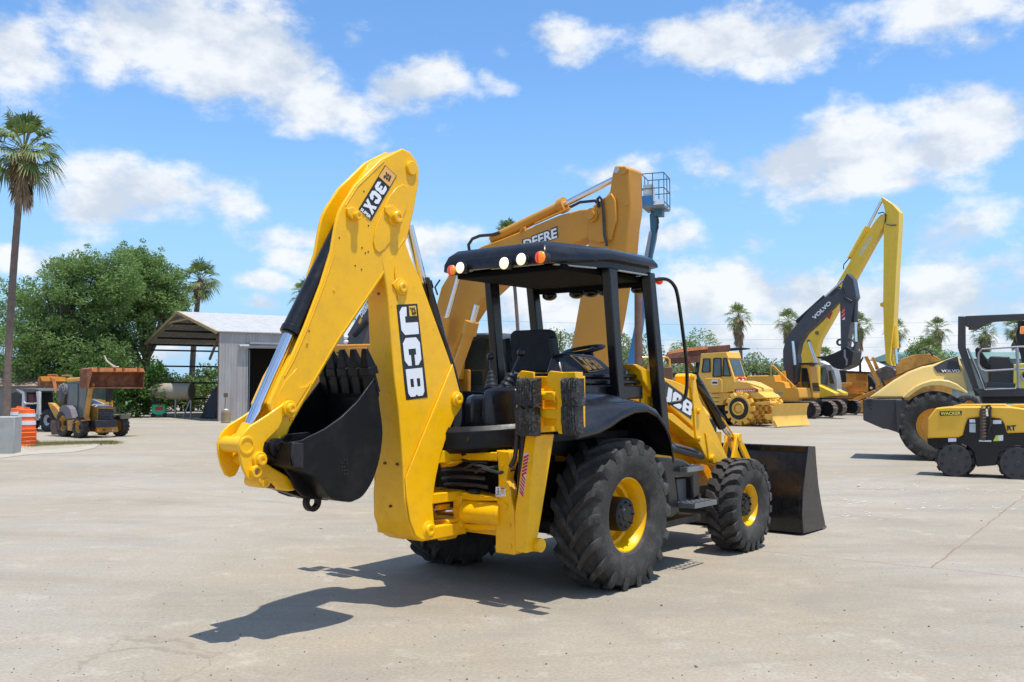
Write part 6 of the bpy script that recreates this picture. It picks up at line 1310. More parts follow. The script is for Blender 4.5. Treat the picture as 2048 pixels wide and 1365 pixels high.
# fence line and distant buildings
def building(name, label, cat, pts0, pts1, z1, m, roofm, Y, rh_=.8, dep=14):
    a = atY(pts0, 700, Y).x; b = atY(pts1, 700, Y).x
    t = thing(name, label, cat, ((a + b) / 2, Y, 0)); hw_ = (b - a) / 2
    g = G(); g.bx(-hw_, hw_, 0, dep, 0, z1); make('wall', g, m, t)
    g = G(); g.slab([Vector((-hw_ - .4, -.5, z1)), Vector((-hw_ - .4, dep / 2, z1 + rh_)), Vector((-hw_ - .4, dep + .5, z1))], [Vector((hw_ + .4, -.5, z1)), Vector((hw_ + .4, dep / 2, z1 + rh_)), Vector((hw_ + .4, dep + .5, z1))]); make('roof', g, roofm, t)
    return t
GR = bpy.data.materials.new('green_corrugated'); GR.use_nodes = True; corr(GR, (.16, .21, .20), 9, 0, (.2, .23, .21))
GRR = mat('green_roof', (.16, .28, .25), .5, var=.1); WR = mat('white_roof', (.68, .68, .66), .5, var=.05)
bb1 = building('warehouse', 'long green metal warehouse with low roof behind the roller', 'warehouse', 1845, 2110, 4.4, GR, GRR, 92, .9)
g = G(); g.bx(2.2, 3.6, -.04, 0, 1.0, 3.0); make('door', g, mat('dark_door', (.03, .05, .05), .6), bb1)
bb2 = building('warehouse', 'white roofed warehouse behind the bulldozer and dusty digger', 'warehouse', 1690, 1842, 3.2, GR, WR, 96, 1.3)
for k in range(4): g = G(); x = -6 + k * 3.4; g.bx(x, x + 1.6, -.04, 0, .6, 2.4); make('window', g, GLSD, bb2)
bb3 = building('house', 'low tan roofed building behind the skid steer under the trees', 'house', -60, 175, 1.75, mat('grey_siding', (.20, .21, .21), .7, var=.1), mat('tan_roof', (.30, .22, .16), .8, var=.15), 55, 1.15, 7)
g = G(); g.bx(2.0, 3.0, -.04, 0, .5, 1.5); make('window', g, GLSD, bb3)
# ================================================================== VEGETATION
def leafmat(name, c1, c2, tr=.35):
    m = bpy.data.materials.new(name); m.use_nodes = True; nt = m.node_tree; L = nt.links.new; b = nt.nodes['Principled BSDF']
    gi = nd(nt, 'ShaderNodeNewGeometry'); tc = nd(nt, 'ShaderNodeTexCoord'); n = nd(nt, 'ShaderNodeTexNoise', Scale=.55, Detail=3.0); L(tc.outputs['Object'], n.inputs['Vector'])
    ad = nd(nt, 'ShaderNodeMath', operation='MULTIPLY_ADD'); L(gi.outputs['Random Per Island'], ad.inputs[0]); ad.inputs[1].default_value = .55; L(n.outputs[0], ad.inputs[2])
    mr = nd(nt, 'ShaderNodeMapRange'); mr.inputs[1].default_value = .35; mr.inputs[2].default_value = 1.15; L(ad.outputs[0], mr.inputs[0])
    mx = nd(nt, 'ShaderNodeMix', data_type='RGBA'); L(mr.outputs[0], mx.inputs[0]); mx.inputs[6].default_value = (*c1, 1); mx.inputs[7].default_value = (*c2, 1)
    L(mx.outputs[2], b.inputs['Base Color']); b.inputs['Roughness'].default_value = .5; b.inputs['Specular IOR Level'].default_value = .35
    t = nd(nt, 'ShaderNodeBsdfTranslucent'); L(mx.outputs[2], t.inputs[0]); ms = nd(nt, 'ShaderNodeMixShader'); ms.inputs[0].default_value = tr
    L(b.outputs[0], ms.inputs[1]); L(t.outputs[0], ms.inputs[2]); L(ms.outputs[0], nt.nodes['Material Output'].inputs[0]); return m
LEAF = leafmat('tree_leaf', (.09, .165, .04), (.26, .38, .12), .5); LEAF2 = leafmat('mesquite_leaf', (.13, .19, .07), (.31, .37, .17), .5); PALM = leafmat('palm_leaf', (.05, .10, .025), (.22, .28, .08), .3)
PALMD = leafmat('dry_palm_leaf', (.17, .11, .06), (.38, .27, .16), .2); BARK = mat('bark', (.115, .085, .065), .9, var=.3, vscale=5, bump=.6, bscale=12); PBARK = mat('palm_bark', (.17, .125, .10), .9, var=.25, vscale=6, bump=.7, bscale=9)
HEDGE = leafmat('hedge_leaf', (.03, .085, .014), (.10, .20, .035))
def raw(name, V, Fs, m, parent):
    me = bpy.data.meshes.new(name); me.from_pydata(V, [], Fs); me.materials.append(m); o = bpy.data.objects.new(name, me); COL.objects.link(o); o.parent = parent; return o
def leaves(rnd, clusters, per, size, droop=.3):
    V = []; Fs = []
    for (c, r) in clusters:
        for _ in range(max(6, int(per * min(1, (r / .6) ** 2)))):
            while True:
                p = Vector((rnd.uniform(-1, 1), rnd.uniform(-1, 1), rnd.uniform(-1, 1)))
                if p.length < 1: break
            q = c + Vector((p.x * r, p.y * r, p.z * r * .75 - droop * r * (p.x ** 2 + p.y ** 2)))
            a = Vector((rnd.gauss(0, 1), rnd.gauss(0, 1), rnd.gauss(-.3, .7))).normalized(); b = a.cross(Vector((rnd.gauss(0, 1), rnd.gauss(0, 1), rnd.gauss(0, 1)))).normalized()
            s = size * rnd.uniform(.6, 1.3); w = s * .42; o = len(V)
            V += [tuple(q - a * s * .5), tuple(q + b * w * .5), tuple(q + a * s * .5), tuple(q - b * w * .5)]; Fs.append((o, o + 1, o + 2, o + 3))
    return V, Fs
def tree(loc, label, h, lobes, seed, ncl=220, per=90, size=.22, m=None, group=None, trunk_r=.25, clr=.75, name='tree'):
    rnd = random.Random(seed); t = thing(name, label, 'tree', loc, 0, group)
    cl = []; tot = sum(l[1] ** 2 for l in lobes)
    for (c, r, sz) in lobes:
        k = max(5, int(ncl * r * r / tot))
        for i in range(k):
            u = rnd.uniform(-1, 1); a = rnd.uniform(0, 6.283); rr = r * (rnd.uniform(.55, 1.0) if rnd.random() < .8 else rnd.uniform(0, .55)); s = math.sqrt(1 - u * u)
            p = Vector(c) + Vector((s * math.cos(a) * rr, s * math.sin(a) * rr, u * rr * sz))
            if p.z < .4: p.z = .4 + rnd.random() * .5
            cl.append((p, clr * rnd.uniform(.5, 1.2)))
            if rnd.random() < .10: d = Vector((s * math.cos(a), s * math.sin(a), abs(u) * sz)); cl.append((p + d * clr * 1.0, clr * .32))
    V, Fs = leaves(rnd, cl, per, size); raw('crown', V, Fs, m or LEAF, t)
    g = G(); top = Vector(lobes[0][0]); g.tube([(0, 0, 0), (.1, 0, h * .15), (top.x * .3, top.y * .3, h * .3), (top.x * .8, top.y * .8, top.z)], [trunk_r, trunk_r * .8, trunk_r * .6, trunk_r * .2], 10)
    for (c, r, sz) in lobes:
        for _ in range(3):
            a = rnd.uniform(0, 6.28); e = Vector(c) + Vector((math.cos(a) * r * .6, math.sin(a) * r * .6, rnd.uniform(-.2, .6) * r * sz)); s0 = Vector((top.x * .3, top.y * .3, h * rnd.uniform(.2, .4)))
            g.tube([s0, s0.lerp(e, .5) + Vector((0, 0, .4)), e], [trunk_r * .45, trunk_r * .28, .03], 6)
    make('trunk', g, BARK, t); return t
def palm(X, Y, top, cr, tr, label, seed, lean=(0, 0), skirt=1.0, nf=34, group=None, base=0.0, droop=.45, leafl=16):
    rnd = random.Random(seed); t = thing('palm_tree', label, 'palm tree', (X, Y, 0), 0, group)
    hp = top - cr * .62; pts = [(lean[0] * q * q, lean[1] * q, hp * q) for q in (0, .15, .35, .55, .75, .9, 1)]
    g = G(); n_ = 40; P2 = []; RR = []
    for i in range(n_ + 1):
        q = i / n_; P2.append((lean[0] * q * q, lean[1] * q, hp * q)); RR.append(tr * (1.35 - .35 * min(1, q * 6) - .15 * q) * (1 + .05 * (i % 2)))
    g.tube(P2, RR, 10); make('trunk', g, PBARK, t)
    C = Vector((lean[0], lean[1], hp))
    def fan(V, Fs, org, d, L_, spread, n, width, dr):
        d = d.normalized(); side = d.cross(Vector((0, 0, 1)));
        if side.length < .1: side = Vector((1, 0, 0))
        side.normalize(); up = side.cross(d).normalized(); tilt = rnd.uniform(-.5, .5); side = (side + up * tilt).normalized(); up = side.cross(d).normalized()
        for i in range(n):
            a = spread * (i / (n - 1) * 2 - 1) + rnd.uniform(-.03, .03); dd = d * math.cos(a) + side * math.sin(a)
            l = L_ * (1 - .25 * abs(a) / spread) * rnd.uniform(.85, 1.1); w = dd.cross(up).normalized() * width
            fold = up * (.10 * L_ * abs(math.sin(a)))
            p0, p1, p2 = org, org + dd * l * .62 + fold, org + dd * l + fold + Vector((0, 0, -dr * l * rnd.uniform(.3, 1))); o = len(V)
            V += [tuple(p0 - w * .25), tuple(p0 + w * .25), tuple(p1 + w), tuple(p1 - w), tuple(p2)]; Fs += [(o, o + 1, o + 2, o + 3), (o + 3, o + 2, o + 4)]
    V = []; Fs = []; g = G()
    for i in range(nf):
        q = (i + .5) / nf; el = R(88 - 128 * q + rnd.uniform(-8, 8)); az_ = i * 2.4 + rnd.uniform(-.3, .3)
        d = Vector((math.cos(az_) * math.cos(el), math.sin(az_) * math.cos(el), math.sin(el))); l = cr * rnd.uniform(.42, .58)
        mid = C + d * l * .5; e = C + d * l + Vector((0, 0, -cr * .06 * (1 - math.sin(el))))
        g.tube([C, mid, e], cr * .012, 4, False)
        fan(V, Fs, e, (e - mid) + Vector((0, 0, -.12 * cr * .3)), cr * rnd.uniform(.48, .62), R(78), leafl, cr * .020, droop)
    raw('crown', V, Fs, PALM, t); make('leaf_stalks', g, mat('palm_stalk', (.16, .17, .06), .6), t)
    if skirt > 0:
        V = []; Fs = []
        for i in range(int(46 * skirt)):
            az_ = rnd.uniform(0, 6.28); hz = rnd.random(); org = C + Vector((math.cos(az_) * tr * 1.1, math.sin(az_) * tr * 1.1, cr * (.05 - skirt * .95 * hz)))
            out = .9 * (1 - hz) + .25; d = Vector((math.cos(az_) * out * .5, math.sin(az_) * out * .5, -1))
            fan(V, Fs, org, d, cr * rnd.uniform(.42, .62), R(30), 9, cr * .022, .25)
        raw('dead_fronds', V, Fs, PALMD, t)
    return t
def pxx(px, Y): return (px - 1024) / F * Y * (math.cos(TH) + 0) ** 0
# big trees on the left
Yt = 58
def lobe(px, py, r, dy=0.0, sz=.85, base=(0, 0)):
    p = atY(px, py, Yt); return ((p.x - base[0], dy, p.z), r, sz)
bx0 = atY(120, 800, Yt).x
tree((bx0, Yt, 0), 'large spreading green tree behind the dusty backhoe, left one of the pair', 10, [lobe(150, 600, 3.0, 0, .9, (bx0,)), lobe(70, 640, 2.5, .5, .9, (bx0,)), lobe(60, 720, 2.6, -.8, .9, (bx0,)), lobe(130, 700, 2.6, -1.5, .8, (bx0,)), lobe(205, 560, 2.4, .3, .9, (bx0,)), lobe(200, 720, 2.4, -1.2, .8, (bx0,)), lobe(30, 600, 1.5, .8, .9, (bx0,)), lobe(140, 545, 1.5, 0, .9, (bx0,))], 11, 420, 190, .19, trunk_r=.35)
Yt = 62.5; bx0 = atY(292, 800, Yt).x
tree((bx0, Yt, 0), 'large spreading green tree overhanging the left end of the metal shed', 10, [lobe(285, 570, 2.6, 0, .9, (bx0,)), lobe(250, 630, 2.6, -.6, .9, (bx0,)), lobe(322, 610, 2.0, .4, .9, (bx0,)), lobe(260, 545, 1.8, .2, .9, (bx0,)), lobe(240, 700, 2.0, -1.2, .8, (bx0,)), lobe(330, 575, 1.4, .4, .9, (bx0,)), lobe(285, 540, 1.3, .4, .9, (bx0,))], 12, 420, 190, .19, trunk_r=.3)
Yt = 52; bx0 = atY(235, 790, Yt).x
for k, (px_, r_, lb) in enumerate(((150, 1.7, 'dark leafy bush between the skid steer and the dusty backhoe'), (225, 1.9, 'dark leafy bush right behind the dusty backhoe cab'), (272, 1.7, 'dark leafy bush between the dusty backhoe and the shed post'))):
    b0 = atY(px_, 800, Yt + 1).x; tree((b0, Yt + 1, 0), lb, 3, [((0, 0, 1.3), r_, .8), ((.7, .2, 2.2), r_ * .7, .9)], 40 + k, 60, 90, .24, HEDGE, 'dark bushes below the left trees', .08, .6, 'bush')
for k, (px_, z_, lb) in enumerate(((318, 2.4, 'green bush behind the tank seen through the open shed'), (362, 2.0, 'low green bush behind the shed, between the two brown trunks'), (408, 2.9, 'tallest green bush behind the shed, beside its corner post'), (452, 2.6, 'green bush hidden behind the corrugated wall'))):
    if k == 3: continue
    Yb = 66; tree((atY(px_, 800, Yb).x, Yb, 0), lb, 3, [((0, 0, z_ * .5), 1.5, .9), ((.3, 0, z_ * .9), 1.0, .8)], 50 + k, 60, 80, .24, LEAF if k != 1 else LEAF2, 'bushes behind the shed', .08, .6, 'bush')
# tall palm at the left edge and other palms
palm(atY(13, 800, 34).x, 34, 1.72 + (773 - 240) / F * 34, 1.62, .135, 'tall palm with shaggy crown at the left picture edge', 1, lean=(.40, 0), skirt=1.0, nf=34, leafl=18)
palm(atY(382, 800, 66).x, 66, 1.72 + (773 - 530) / F * 66, 1.7, .20, 'palm behind the shed, its crown right of the big trees', 2, lean=(.5, 0), skirt=.5)
palm(atY(612, 800, 84).x, 84, 1.72 + (773 - 563) / F * 84, 1.8, .18, 'palm crown peeking out left of the digging arm', 3, skirt=.5)
palm(atY(1041, 800, 52).x, 52, 1.72 + (773 - 446) / F * 52, 1.3, .105, 'thin palm trunk seen through the canopy with its crown above the weathered boom', 4, lean=(-.6, 0), skirt=.6)
PG = 'palms along the right skyline'
for i, (px_, top, cr, Y_, tr_, sk_, lb) in enumerate(((1484, 613, 1.55, 100, .2, 1.5, 'palm above the compactor cab, with thick brown skirt'), (1578, 624, 1.45, 100, .2, 1.2, 'palm left of the charcoal excavator boom'), (1713, 632, 1.5, 104, .2, 1.3, 'palm behind the charcoal bucket cylinder'),
      (1798, 643, 1.35, 104, .19, 1.2, 'palm just right of the long yellow stick'), (1876, 640, 1.45, 108, .22, 1.2, 'palm between the long stick and the roller canopy'), (1966, 646, 1.5, 100, .24, 1.3, 'palm seen through the roller canopy'), (2040, 640, 1.4, 100, .22, 1.0, 'palm at the right picture edge'))):
    cr_ = cr * Y_ / 50 * .57
    palm(atY(px_, 750, Y_).x, Y_, 1.72 + (773 - top) / F * Y_, cr_, tr_, lb, 20 + i, skirt=sk_, group=PG, nf=30, lean=((i % 3 - 1) * .3, 0), leafl=12)
palm(atY(1858, 750, 80).x, 80, 1.72 + (773 - 683) / F * 80, 1.5, .2, 'short bushy palm behind the roller hood', 31, skirt=.2)
palm(atY(1650, 750, 110).x, 110, 1.72 + (773 - 698) / F * 110, 1.5, .2, 'low palm tuft under the charcoal bucket', 32, skirt=.2)
# trees along the far side
FT = 'bushy trees along the far side of the yard'
for i, (px_, py_, r_, Y_, lb) in enumerate(((1115, 690, 2.6, 78, 'bushy tree seen between the seat and the weathered stick'), (1232, 700, 2.2, 74, 'bushy tree right of the steering wheel behind the posts'), (1295, 715, 2.4, 72, 'bushy tree between canopy front post and blue lift boom'), (1325, 745, 1.7, 70, 'low bushy tree behind the brown cabinet'),
      (1400, 705, 2.7, 92, 'rounded tree topping the rusty loader bucket'), (1508, 738, 2.1, 76, 'pale bushy tree right of the compactor cab'), (1548, 752, 1.3, 74, 'small pale bush left of the charcoal boom foot'), (1010, 715, 2.2, 78, 'bushy tree left of the operator seat'), (738, 662, 1.5, 80, 'tree top above the shed end in the gap beside the boom'), (1855, 706, 1.6, 84, 'dark bush beside the short palm'))):
    p = atY(px_, py_, Y_); tree((p.x, Y_, 0), lb, max(3, p.z), [((0, 0, p.z), r_, .75), ((r_ * .7, .3, p.z - r_ * .5), r_ * .8, .8), ((-r_ * .7, -.2, p.z - r_ * .6), r_ * .85, .8), ((0, 0, max(.8, p.z * .35)), r_, .8)], 70 + i, 90, 110, .24, LEAF2 if i not in (4, 9) else LEAF, FT, .15, .8)
# power lines and their poles
PW = mat('wire', (.12, .12, .13), .6); WD_ = mat('pole_wood', (.13, .09, .065), .85)
for k, px_ in enumerate((640, 2230)):
    Y_ = 120; X_ = atY(px_, 700, Y_).x; t = thing('utility_pole', 'wooden utility pole carrying the wires', 'pole', (X_, Y_, 0), 0, 'utility poles carrying the wires')
    make('shaft', G().cyl((0, 0, 0), (0, 0, 11.6), .18, .12, n=10), WD_, t); make('crossarm', G().bx(-.08, .08, -1.2, 1.2, 10.2, 10.35), WD_, t)
for k, (z0, z1, lb) in enumerate(((10.9, 10.6, 'highest thin overhead wire above the right skyline'), (8.6, 9.0, 'middle thin overhead wire crossing the palms'), (7.5, 7.8, 'lowest thin overhead wire crossing the palms'))):
    xa, xb_ = atY(640, 700, 120).x, atY(2230, 700, 120).x
    g = G(); g.tube([(xa + (xb_ - xa) * i / 24, 120, z0 + (z1 - z0) * i / 24 - 1.2 * (1 - (i / 12 - 1) ** 2)) for i in range(25)], .013, 5)
    tag(make('power_line', g, PW), lb, 'power line', 'overhead wires')
# ---------------------------------------------------------------- ground details
rnd = random.Random(5)
g = G(); 
for i in range(380):
    if i < 330: p = gnd(rnd.uniform(0, 2048), 1365 - 420 * rnd.random() ** 1.2)
    else: p = gnd(rnd.uniform(0, 2048), rnd.uniform(880, 1000))
    r = rnd.uniform(.0025, .006) * (1.9 if rnd.random() < .10 else 1); n = 6; a0 = rnd.random() * 6
    g.loft([[p + Vector((math.cos(a0 + k * 1.047) * r * q * rnd.uniform(.8, 1.2), math.sin(a0 + k * 1.047) * r * q * rnd.uniform(.7, 1.1), z * r)) for k in range(n)] for q, z in ((1, 0), (1.05, .4), (.6, .9))], True, True)
tag(make('pebbles', g, mat('dark_pebble', (.10, .085, .07), .9, var=.5, vscale=40)), kind='stuff')
g = G()
for (xc, yc, n_, sx_, sy_) in ((1760, 975, 60, 110, 9), (1690, 1005, 30, 45, 14), (1900, 1015, 34, 130, 16), (1980, 985, 20, 60, 16), (1700, 1030, 14, 60, 8)):
    for i in range(n_):
        p = gnd(xc + rnd.gauss(0, sx_ * .6), yc + rnd.gauss(0, sy_ * .55)); L_ = rnd.uniform(.06, .20); a = R(38 + rnd.gauss(0, 8)); w = rnd.uniform(.008, .02); d = Vector((math.cos(a), math.sin(a), 0)); s = Vector((-d.y, d.x, 0)); z = .004
        o = [p + d * L_ * t + s * w * q * rnd.uniform(.5, 1.2) for t, q in ((-.5, .2), (-.2, 1), (.2, .8), (.5, .15), (.2, -.7), (-.25, -1))]; g.add([(v.x, v.y, z) for v in o], [(0, 1, 2, 3, 4, 5)])
tag(make('ground_markings', g, mat('chalk_scuff', (.58, .56, .52), .9, var=.1)), kind='structure')
# grass strip by the barrels
V = []; Fs = []
for i in range(12000):
    t = rnd.random(); px_ = 60 + 170 * t ** 1.2 + rnd.gauss(0, 10); py_ = 891 - 5 * t + rnd.gauss(0, 2.6) * (1 - .5 * t)
    if px_ < 40: continue
    p = gnd(px_, py_); h = rnd.uniform(.02, .08) * (1.8 if px_ < 75 else 1); a = rnd.random() * 6.28; w = .006; q = Vector((math.cos(a) * w, math.sin(a) * w, 0)); e = p + Vector((rnd.gauss(0, .03), rnd.gauss(0, .03), h)); o = len(V)
    V += [tuple(p - q), tuple(p + q), tuple(e)]; Fs.append((o, o + 1, o + 2))
go_ = raw('grass', V, Fs, leafmat('dry_grass', (.10, .14, .03), (.28, .25, .10)), None); tag(go_, kind='stuff')
g = G(); pad = [gnd(-140, 950), gnd(-20, 920), gnd(60, 910), gnd(150, 905), gnd(190, 897), gnd(200, 889), gnd(170, 884), gnd(60, 884), gnd(-120, 880)]
g.slab([Vector((v.x, v.y, .018)) for v in pad], [Vector((v.x, v.y, -.01)) for v in pad]); tag(make('kerb_pad', g, mat('pale_kerb', (.39, .345, .275), .9, var=.15, bump=.3), bevel=.006), kind='structure')
g = G(); dp = [gnd(40, 895), gnd(60, 902), gnd(110, 899), gnd(150, 896), gnd(185, 891), gnd(170, 887), gnd(120, 886), gnd(60, 886)]
g.add([(v.x, v.y, .022) for v in dp], [tuple(range(len(dp)))]); tag(make('soil', g, mat('dry_soil', (.36, .30, .22), .95, var=.2, vscale=2, bump=.5, bscale=30)), kind='structure')
# metal fence far left behind everything
SUN_E = 5.0; EXPO = .08; SKY_TINT = (.83, 1.13, 1.36, 1); CLOUD_STR = 1.0; SKY_STR = .15; HZ_COL = (2.5, 4.05, 6.1, 1)
# ================================================================== sky, sun, camera, ground
w = bpy.data.worlds.new('World'); SC.world = w; w.use_nodes = True
nt = w.node_tree; nt.nodes.clear(); L = nt.links.new
SD = Vector((.18, -.158, 1)).normalized()          # towards the sun
el = math.asin(SD.z); azn = math.atan2(SD.x, SD.y)
sky = nd(nt, 'ShaderNodeTexSky', sky_type='NISHITA'); sky.sun_disc = False; sky.sun_elevation = el; sky.sun_rotation = azn
sky.air_density = 1.0; sky.dust_density = .6; sky.ozone_density = 2.2; sky.altitude = 50
def vm(op, a, b=None):
    n = nd(nt, 'ShaderNodeVectorMath', operation=op)
    for i, q in enumerate((a, b)):
        if q is None: continue
        if isinstance(q, (tuple, Vector)): n.inputs[i].default_value = q
        else: L(q, n.inputs[i])
    return n
def mm(op, a, b=None, c=None, clamp=False):
    n = nd(nt, 'ShaderNodeMath', operation=op, use_clamp=clamp)
    for i, q in enumerate((a, b, c)):
        if q is None: continue
        if isinstance(q, (int, float)): n.inputs[i].default_value = q
        else: L(q, n.inputs[i])
    return n.outputs[0]
tc = nd(nt, 'ShaderNodeTexCoord'); sx = nd(nt, 'ShaderNodeSeparateXYZ'); L(tc.outputs['Generated'], sx.inputs[0])
az = mm('ARCTAN2', sx.outputs[0], sx.outputs[1]); ez = mm('ARCSINE', sx.outputs[2])
cv = nd(nt, 'ShaderNodeCombineXYZ'); L(az, cv.inputs[0]); L(ez, cv.inputs[1])
wn = nd(nt, 'ShaderNodeTexNoise', Scale=7.0, Detail=2.0); L(cv.outputs[0], wn.inputs['Vector'])
wd = vm('SUBTRACT', wn.outputs['Color'], (.5, .5, .5)); wd2 = vm('MULTIPLY', wd.outputs[0], (.13, .07, 0))
pw = vm('ADD', cv.outputs[0], wd2.outputs[0])
mp = vm('MULTIPLY', cv.outputs[0], (1, 1.55, 1))
f1 = nd(nt, 'ShaderNodeTexNoise', Scale=10.0, Detail=12.0, Roughness=.62); L(mp.outputs[0], f1.inputs['Vector'])
f2n = nd(nt, 'ShaderNodeTexNoise', Scale=4.0, Detail=5.0, Roughness=.55); L(mp.outputs[0], f2n.inputs['Vector'])
CL = [(30, 90, 130, 110, .85), (330, 40, 260, 100, 1.1), (480, 120, 210, 100, 1.15), (640, 200, 190, 75, 1.05), (810, 180, 120, 60, 1), (590, 245, 100, 32, .8), (250, 100, 120, 70, .8),
      (330, 395, 230, 62, .95), (220, 415, 110, 50, .9), (470, 428, 110, 36, .8), (40, 500, 120, 42, .9), (530, 562, 70, 22, .75), (600, 475, 130, 28, .7), (590, 510, 60, 26, .75), (545, 612, 55, 18, .7),
      (745, 70, 40, 34, .62), (1110, 78, 85, 46, .82), (1000, 122, 48, 24, .6), (965, 180, 45, 22, .65), (1420, 62, 170, 60, 1), (1570, 80, 140, 52, .95), (1900, 50, 190, 75, .78), (1960, 100, 120, 50, .62),
      (1640, 320, 250, 88, 1.1), (1880, 285, 190, 80, 1.1), (1440, 335, 130, 55, .9), (1200, 335, 90, 40, .66), (1700, 385, 260, 32, .8), (1930, 470, 140, 58, .9), (1500, 480, 48, 30, .66), (1350, 488, 75, 36, .82), (1280, 455, 60, 30, .62),
      (1450, 600, 210, 70, 1.05), (1650, 610, 260, 75, 1.1), (1880, 590, 260, 75, 1.05), (1540, 690, 450, 60, 1.0), (1100, 600, 240, 70, .95), (860, 500, 110, 52, .9), (940, 560, 130, 60, .85), (1030, 680, 300, 60, .85), (1950, 690, 200, 60, .8), (330, 700, 200, 40, .7), (600, 690, 120, 40, .6)]
acc = None
for (cx, cy, rx, ry, st) in CL:
    d = ray(cx, cy).normalized(); a0 = math.atan2(d.x, d.y); e0 = math.asin(d.z)
    ra = rx / F * math.cos(a0) ** 2; re = ry / F * math.cos(a0)
    s1 = vm('SUBTRACT', pw.outputs[0], (a0, e0, 0)); s2 = vm('MULTIPLY', s1.outputs[0], (1 / ra, 1 / re, 0))
    ln = vm('LENGTH', s2.outputs[0]); b = mm('MULTIPLY_ADD', ln.outputs['Value'], -.62 * st, 1.0 * st)
    acc = b if acc is None else mm('SMOOTH_MAX', acc, b, .12)
# everywhere else in the sky: scattered clouds
out_ = mm('GREATER_THAN', mm('ABSOLUTE', az), .62); oth = mm('MULTIPLY', mm('MULTIPLY_ADD', f2n.outputs[0], 3.2, -1.35), out_)
hi = mm('GREATER_THAN', ez, .52); oth2 = mm('MULTIPLY', mm('MULTIPLY_ADD', f2n.outputs[0], 3.2, -1.35), hi)
acc = mm('MAXIMUM', acc, mm('MAXIMUM', oth, oth2))
den = mm('ADD', acc, mm('MULTIPLY_ADD', f1.outputs[0], 1.9, -.96))
den = mm('ADD', den, mm('MULTIPLY_ADD', f2n.outputs[0], .7, -.26))
mask = nd(nt, 'ShaderNodeMapRange', interpolation_type='SMOOTHSTEP'); mask.inputs[1].default_value = .32; mask.inputs[2].default_value = .82; L(den, mask.inputs[0])
# cloud body: white tops, faint grey-blue thick undersides
up = vm('ADD', mp.outputs[0], (0.012, .035, 0)); f3 = nd(nt, 'ShaderNodeTexNoise', Scale=11.0, Detail=6.0, Roughness=.55); L(up.outputs[0], f3.inputs['Vector'])
lit = mm('SUBTRACT', f1.outputs[0], f3.outputs[0])
sh_ = nd(nt, 'ShaderNodeMapRange'); sh_.inputs[1].default_value = -.13; sh_.inputs[2].default_value = .10; L(lit, sh_.inputs[0])
thick = nd(nt, 'ShaderNodeMapRange'); thick.inputs[1].default_value = .7; thick.inputs[2].default_value = 1.5; L(den, thick.inputs[0])
cc1 = nd(nt, 'ShaderNodeMix', data_type='RGBA'); L(sh_.outputs[0], cc1.inputs[0]); cc1.inputs[6].default_value = (.62, .69, .79, 1); cc1.inputs[7].default_value = (.91, .935, .96, 1)
bg1 = nd(nt, 'ShaderNodeBackground', Strength=SKY_STR); bg2 = nd(nt, 'ShaderNodeBackground', Strength=CLOUD_STR)
hs = nd(nt, 'ShaderNodeMix', data_type='RGBA', blend_type='MULTIPLY'); hs.inputs[0].default_value = 1; L(sky.outputs[0], hs.inputs[6]); hs.inputs[7].default_value = SKY_TINT
hzf = nd(nt, 'ShaderNodeMapRange', interpolation_type='SMOOTHSTEP'); hzf.inputs[1].default_value = -.02; hzf.inputs[2].default_value = .34; hzf.inputs[3].default_value = .8; hzf.inputs[4].default_value = 0; L(ez, hzf.inputs[0])
hz = nd(nt, 'ShaderNodeMix', data_type='RGBA'); L(hzf.outputs[0], hz.inputs[0]); L(hs.outputs[2], hz.inputs[6]); hz.inputs[7].default_value = HZ_COL
L(hz.outputs[2], bg1.inputs[0]); L(cc1.outputs[2], bg2.inputs[0])
ms = nd(nt, 'ShaderNodeMixShader'); L(mm('MULTIPLY', mask.outputs[0], .94), ms.inputs[0]); L(bg1.outputs[0], ms.inputs[1]); L(bg2.outputs[0], ms.inputs[2])
wo = nd(nt, 'ShaderNodeOutputWorld'); L(ms.outputs[0], wo.inputs[0])
sl = bpy.data.lights.new('sun', 'SUN'); sl.energy = SUN_E; sl.angle = R(.53); sl.color = (1, .955, .89)
so = bpy.data.objects.new('sun', sl); COL.objects.link(so); so.location = (10, 5, 40); so.rotation_euler = (-SD).to_track_quat('-Z', 'Y').to_euler()
cam = bpy.data.cameras.new('camera'); cam.sensor_width = 36; cam.lens = F / 2048 * 36; cam.clip_start = .1; cam.clip_end = 4000
co = bpy.data.objects.new('camera', cam); COL.objects.link(co); co.location = (0, 0, H); co.rotation_euler = (math.pi / 2 + TH, 0, 0); SC.camera = co
# ground
gm = bpy.data.materials.new('worn_concrete'); gm.use_nodes = True; nt = gm.node_tree; L = nt.links.new; b = nt.nodes['Principled BSDF']
tc = nd(nt, 'ShaderNodeTexCoord'); P_ = tc.outputs['Object']
def noi(sc, det=6, ro=.6, vec=None, dist=0):
    n = nd(nt, 'ShaderNodeTexNoise', Scale=sc, Detail=float(det), Roughness=ro, Distortion=float(dist)); L(vec or P_, n.inputs['Vector']); return n.outputs[0]
def gm_(op, a, b_=None, c_=None):
    n = nd(nt, 'ShaderNodeMath', operation=op)
    for i, q in enumerate((a, b_, c_)):
        if q is None: continue
        if isinstance(q, (int, float)): n.inputs[i].default_value = q
        else: L(q, n.inputs[i])
    return n.outputs[0]
def rng(x, a, b_, c=0, d=1, smooth=False):
    n = nd(nt, 'ShaderNodeMapRange'); 
    if smooth: n.interpolation_type = 'SMOOTHSTEP'
    for i, q in enumerate((a, b_, c, d)): n.inputs[i + 1].default_value = q
    L(x, n.inputs[0]); return n.outputs[0]
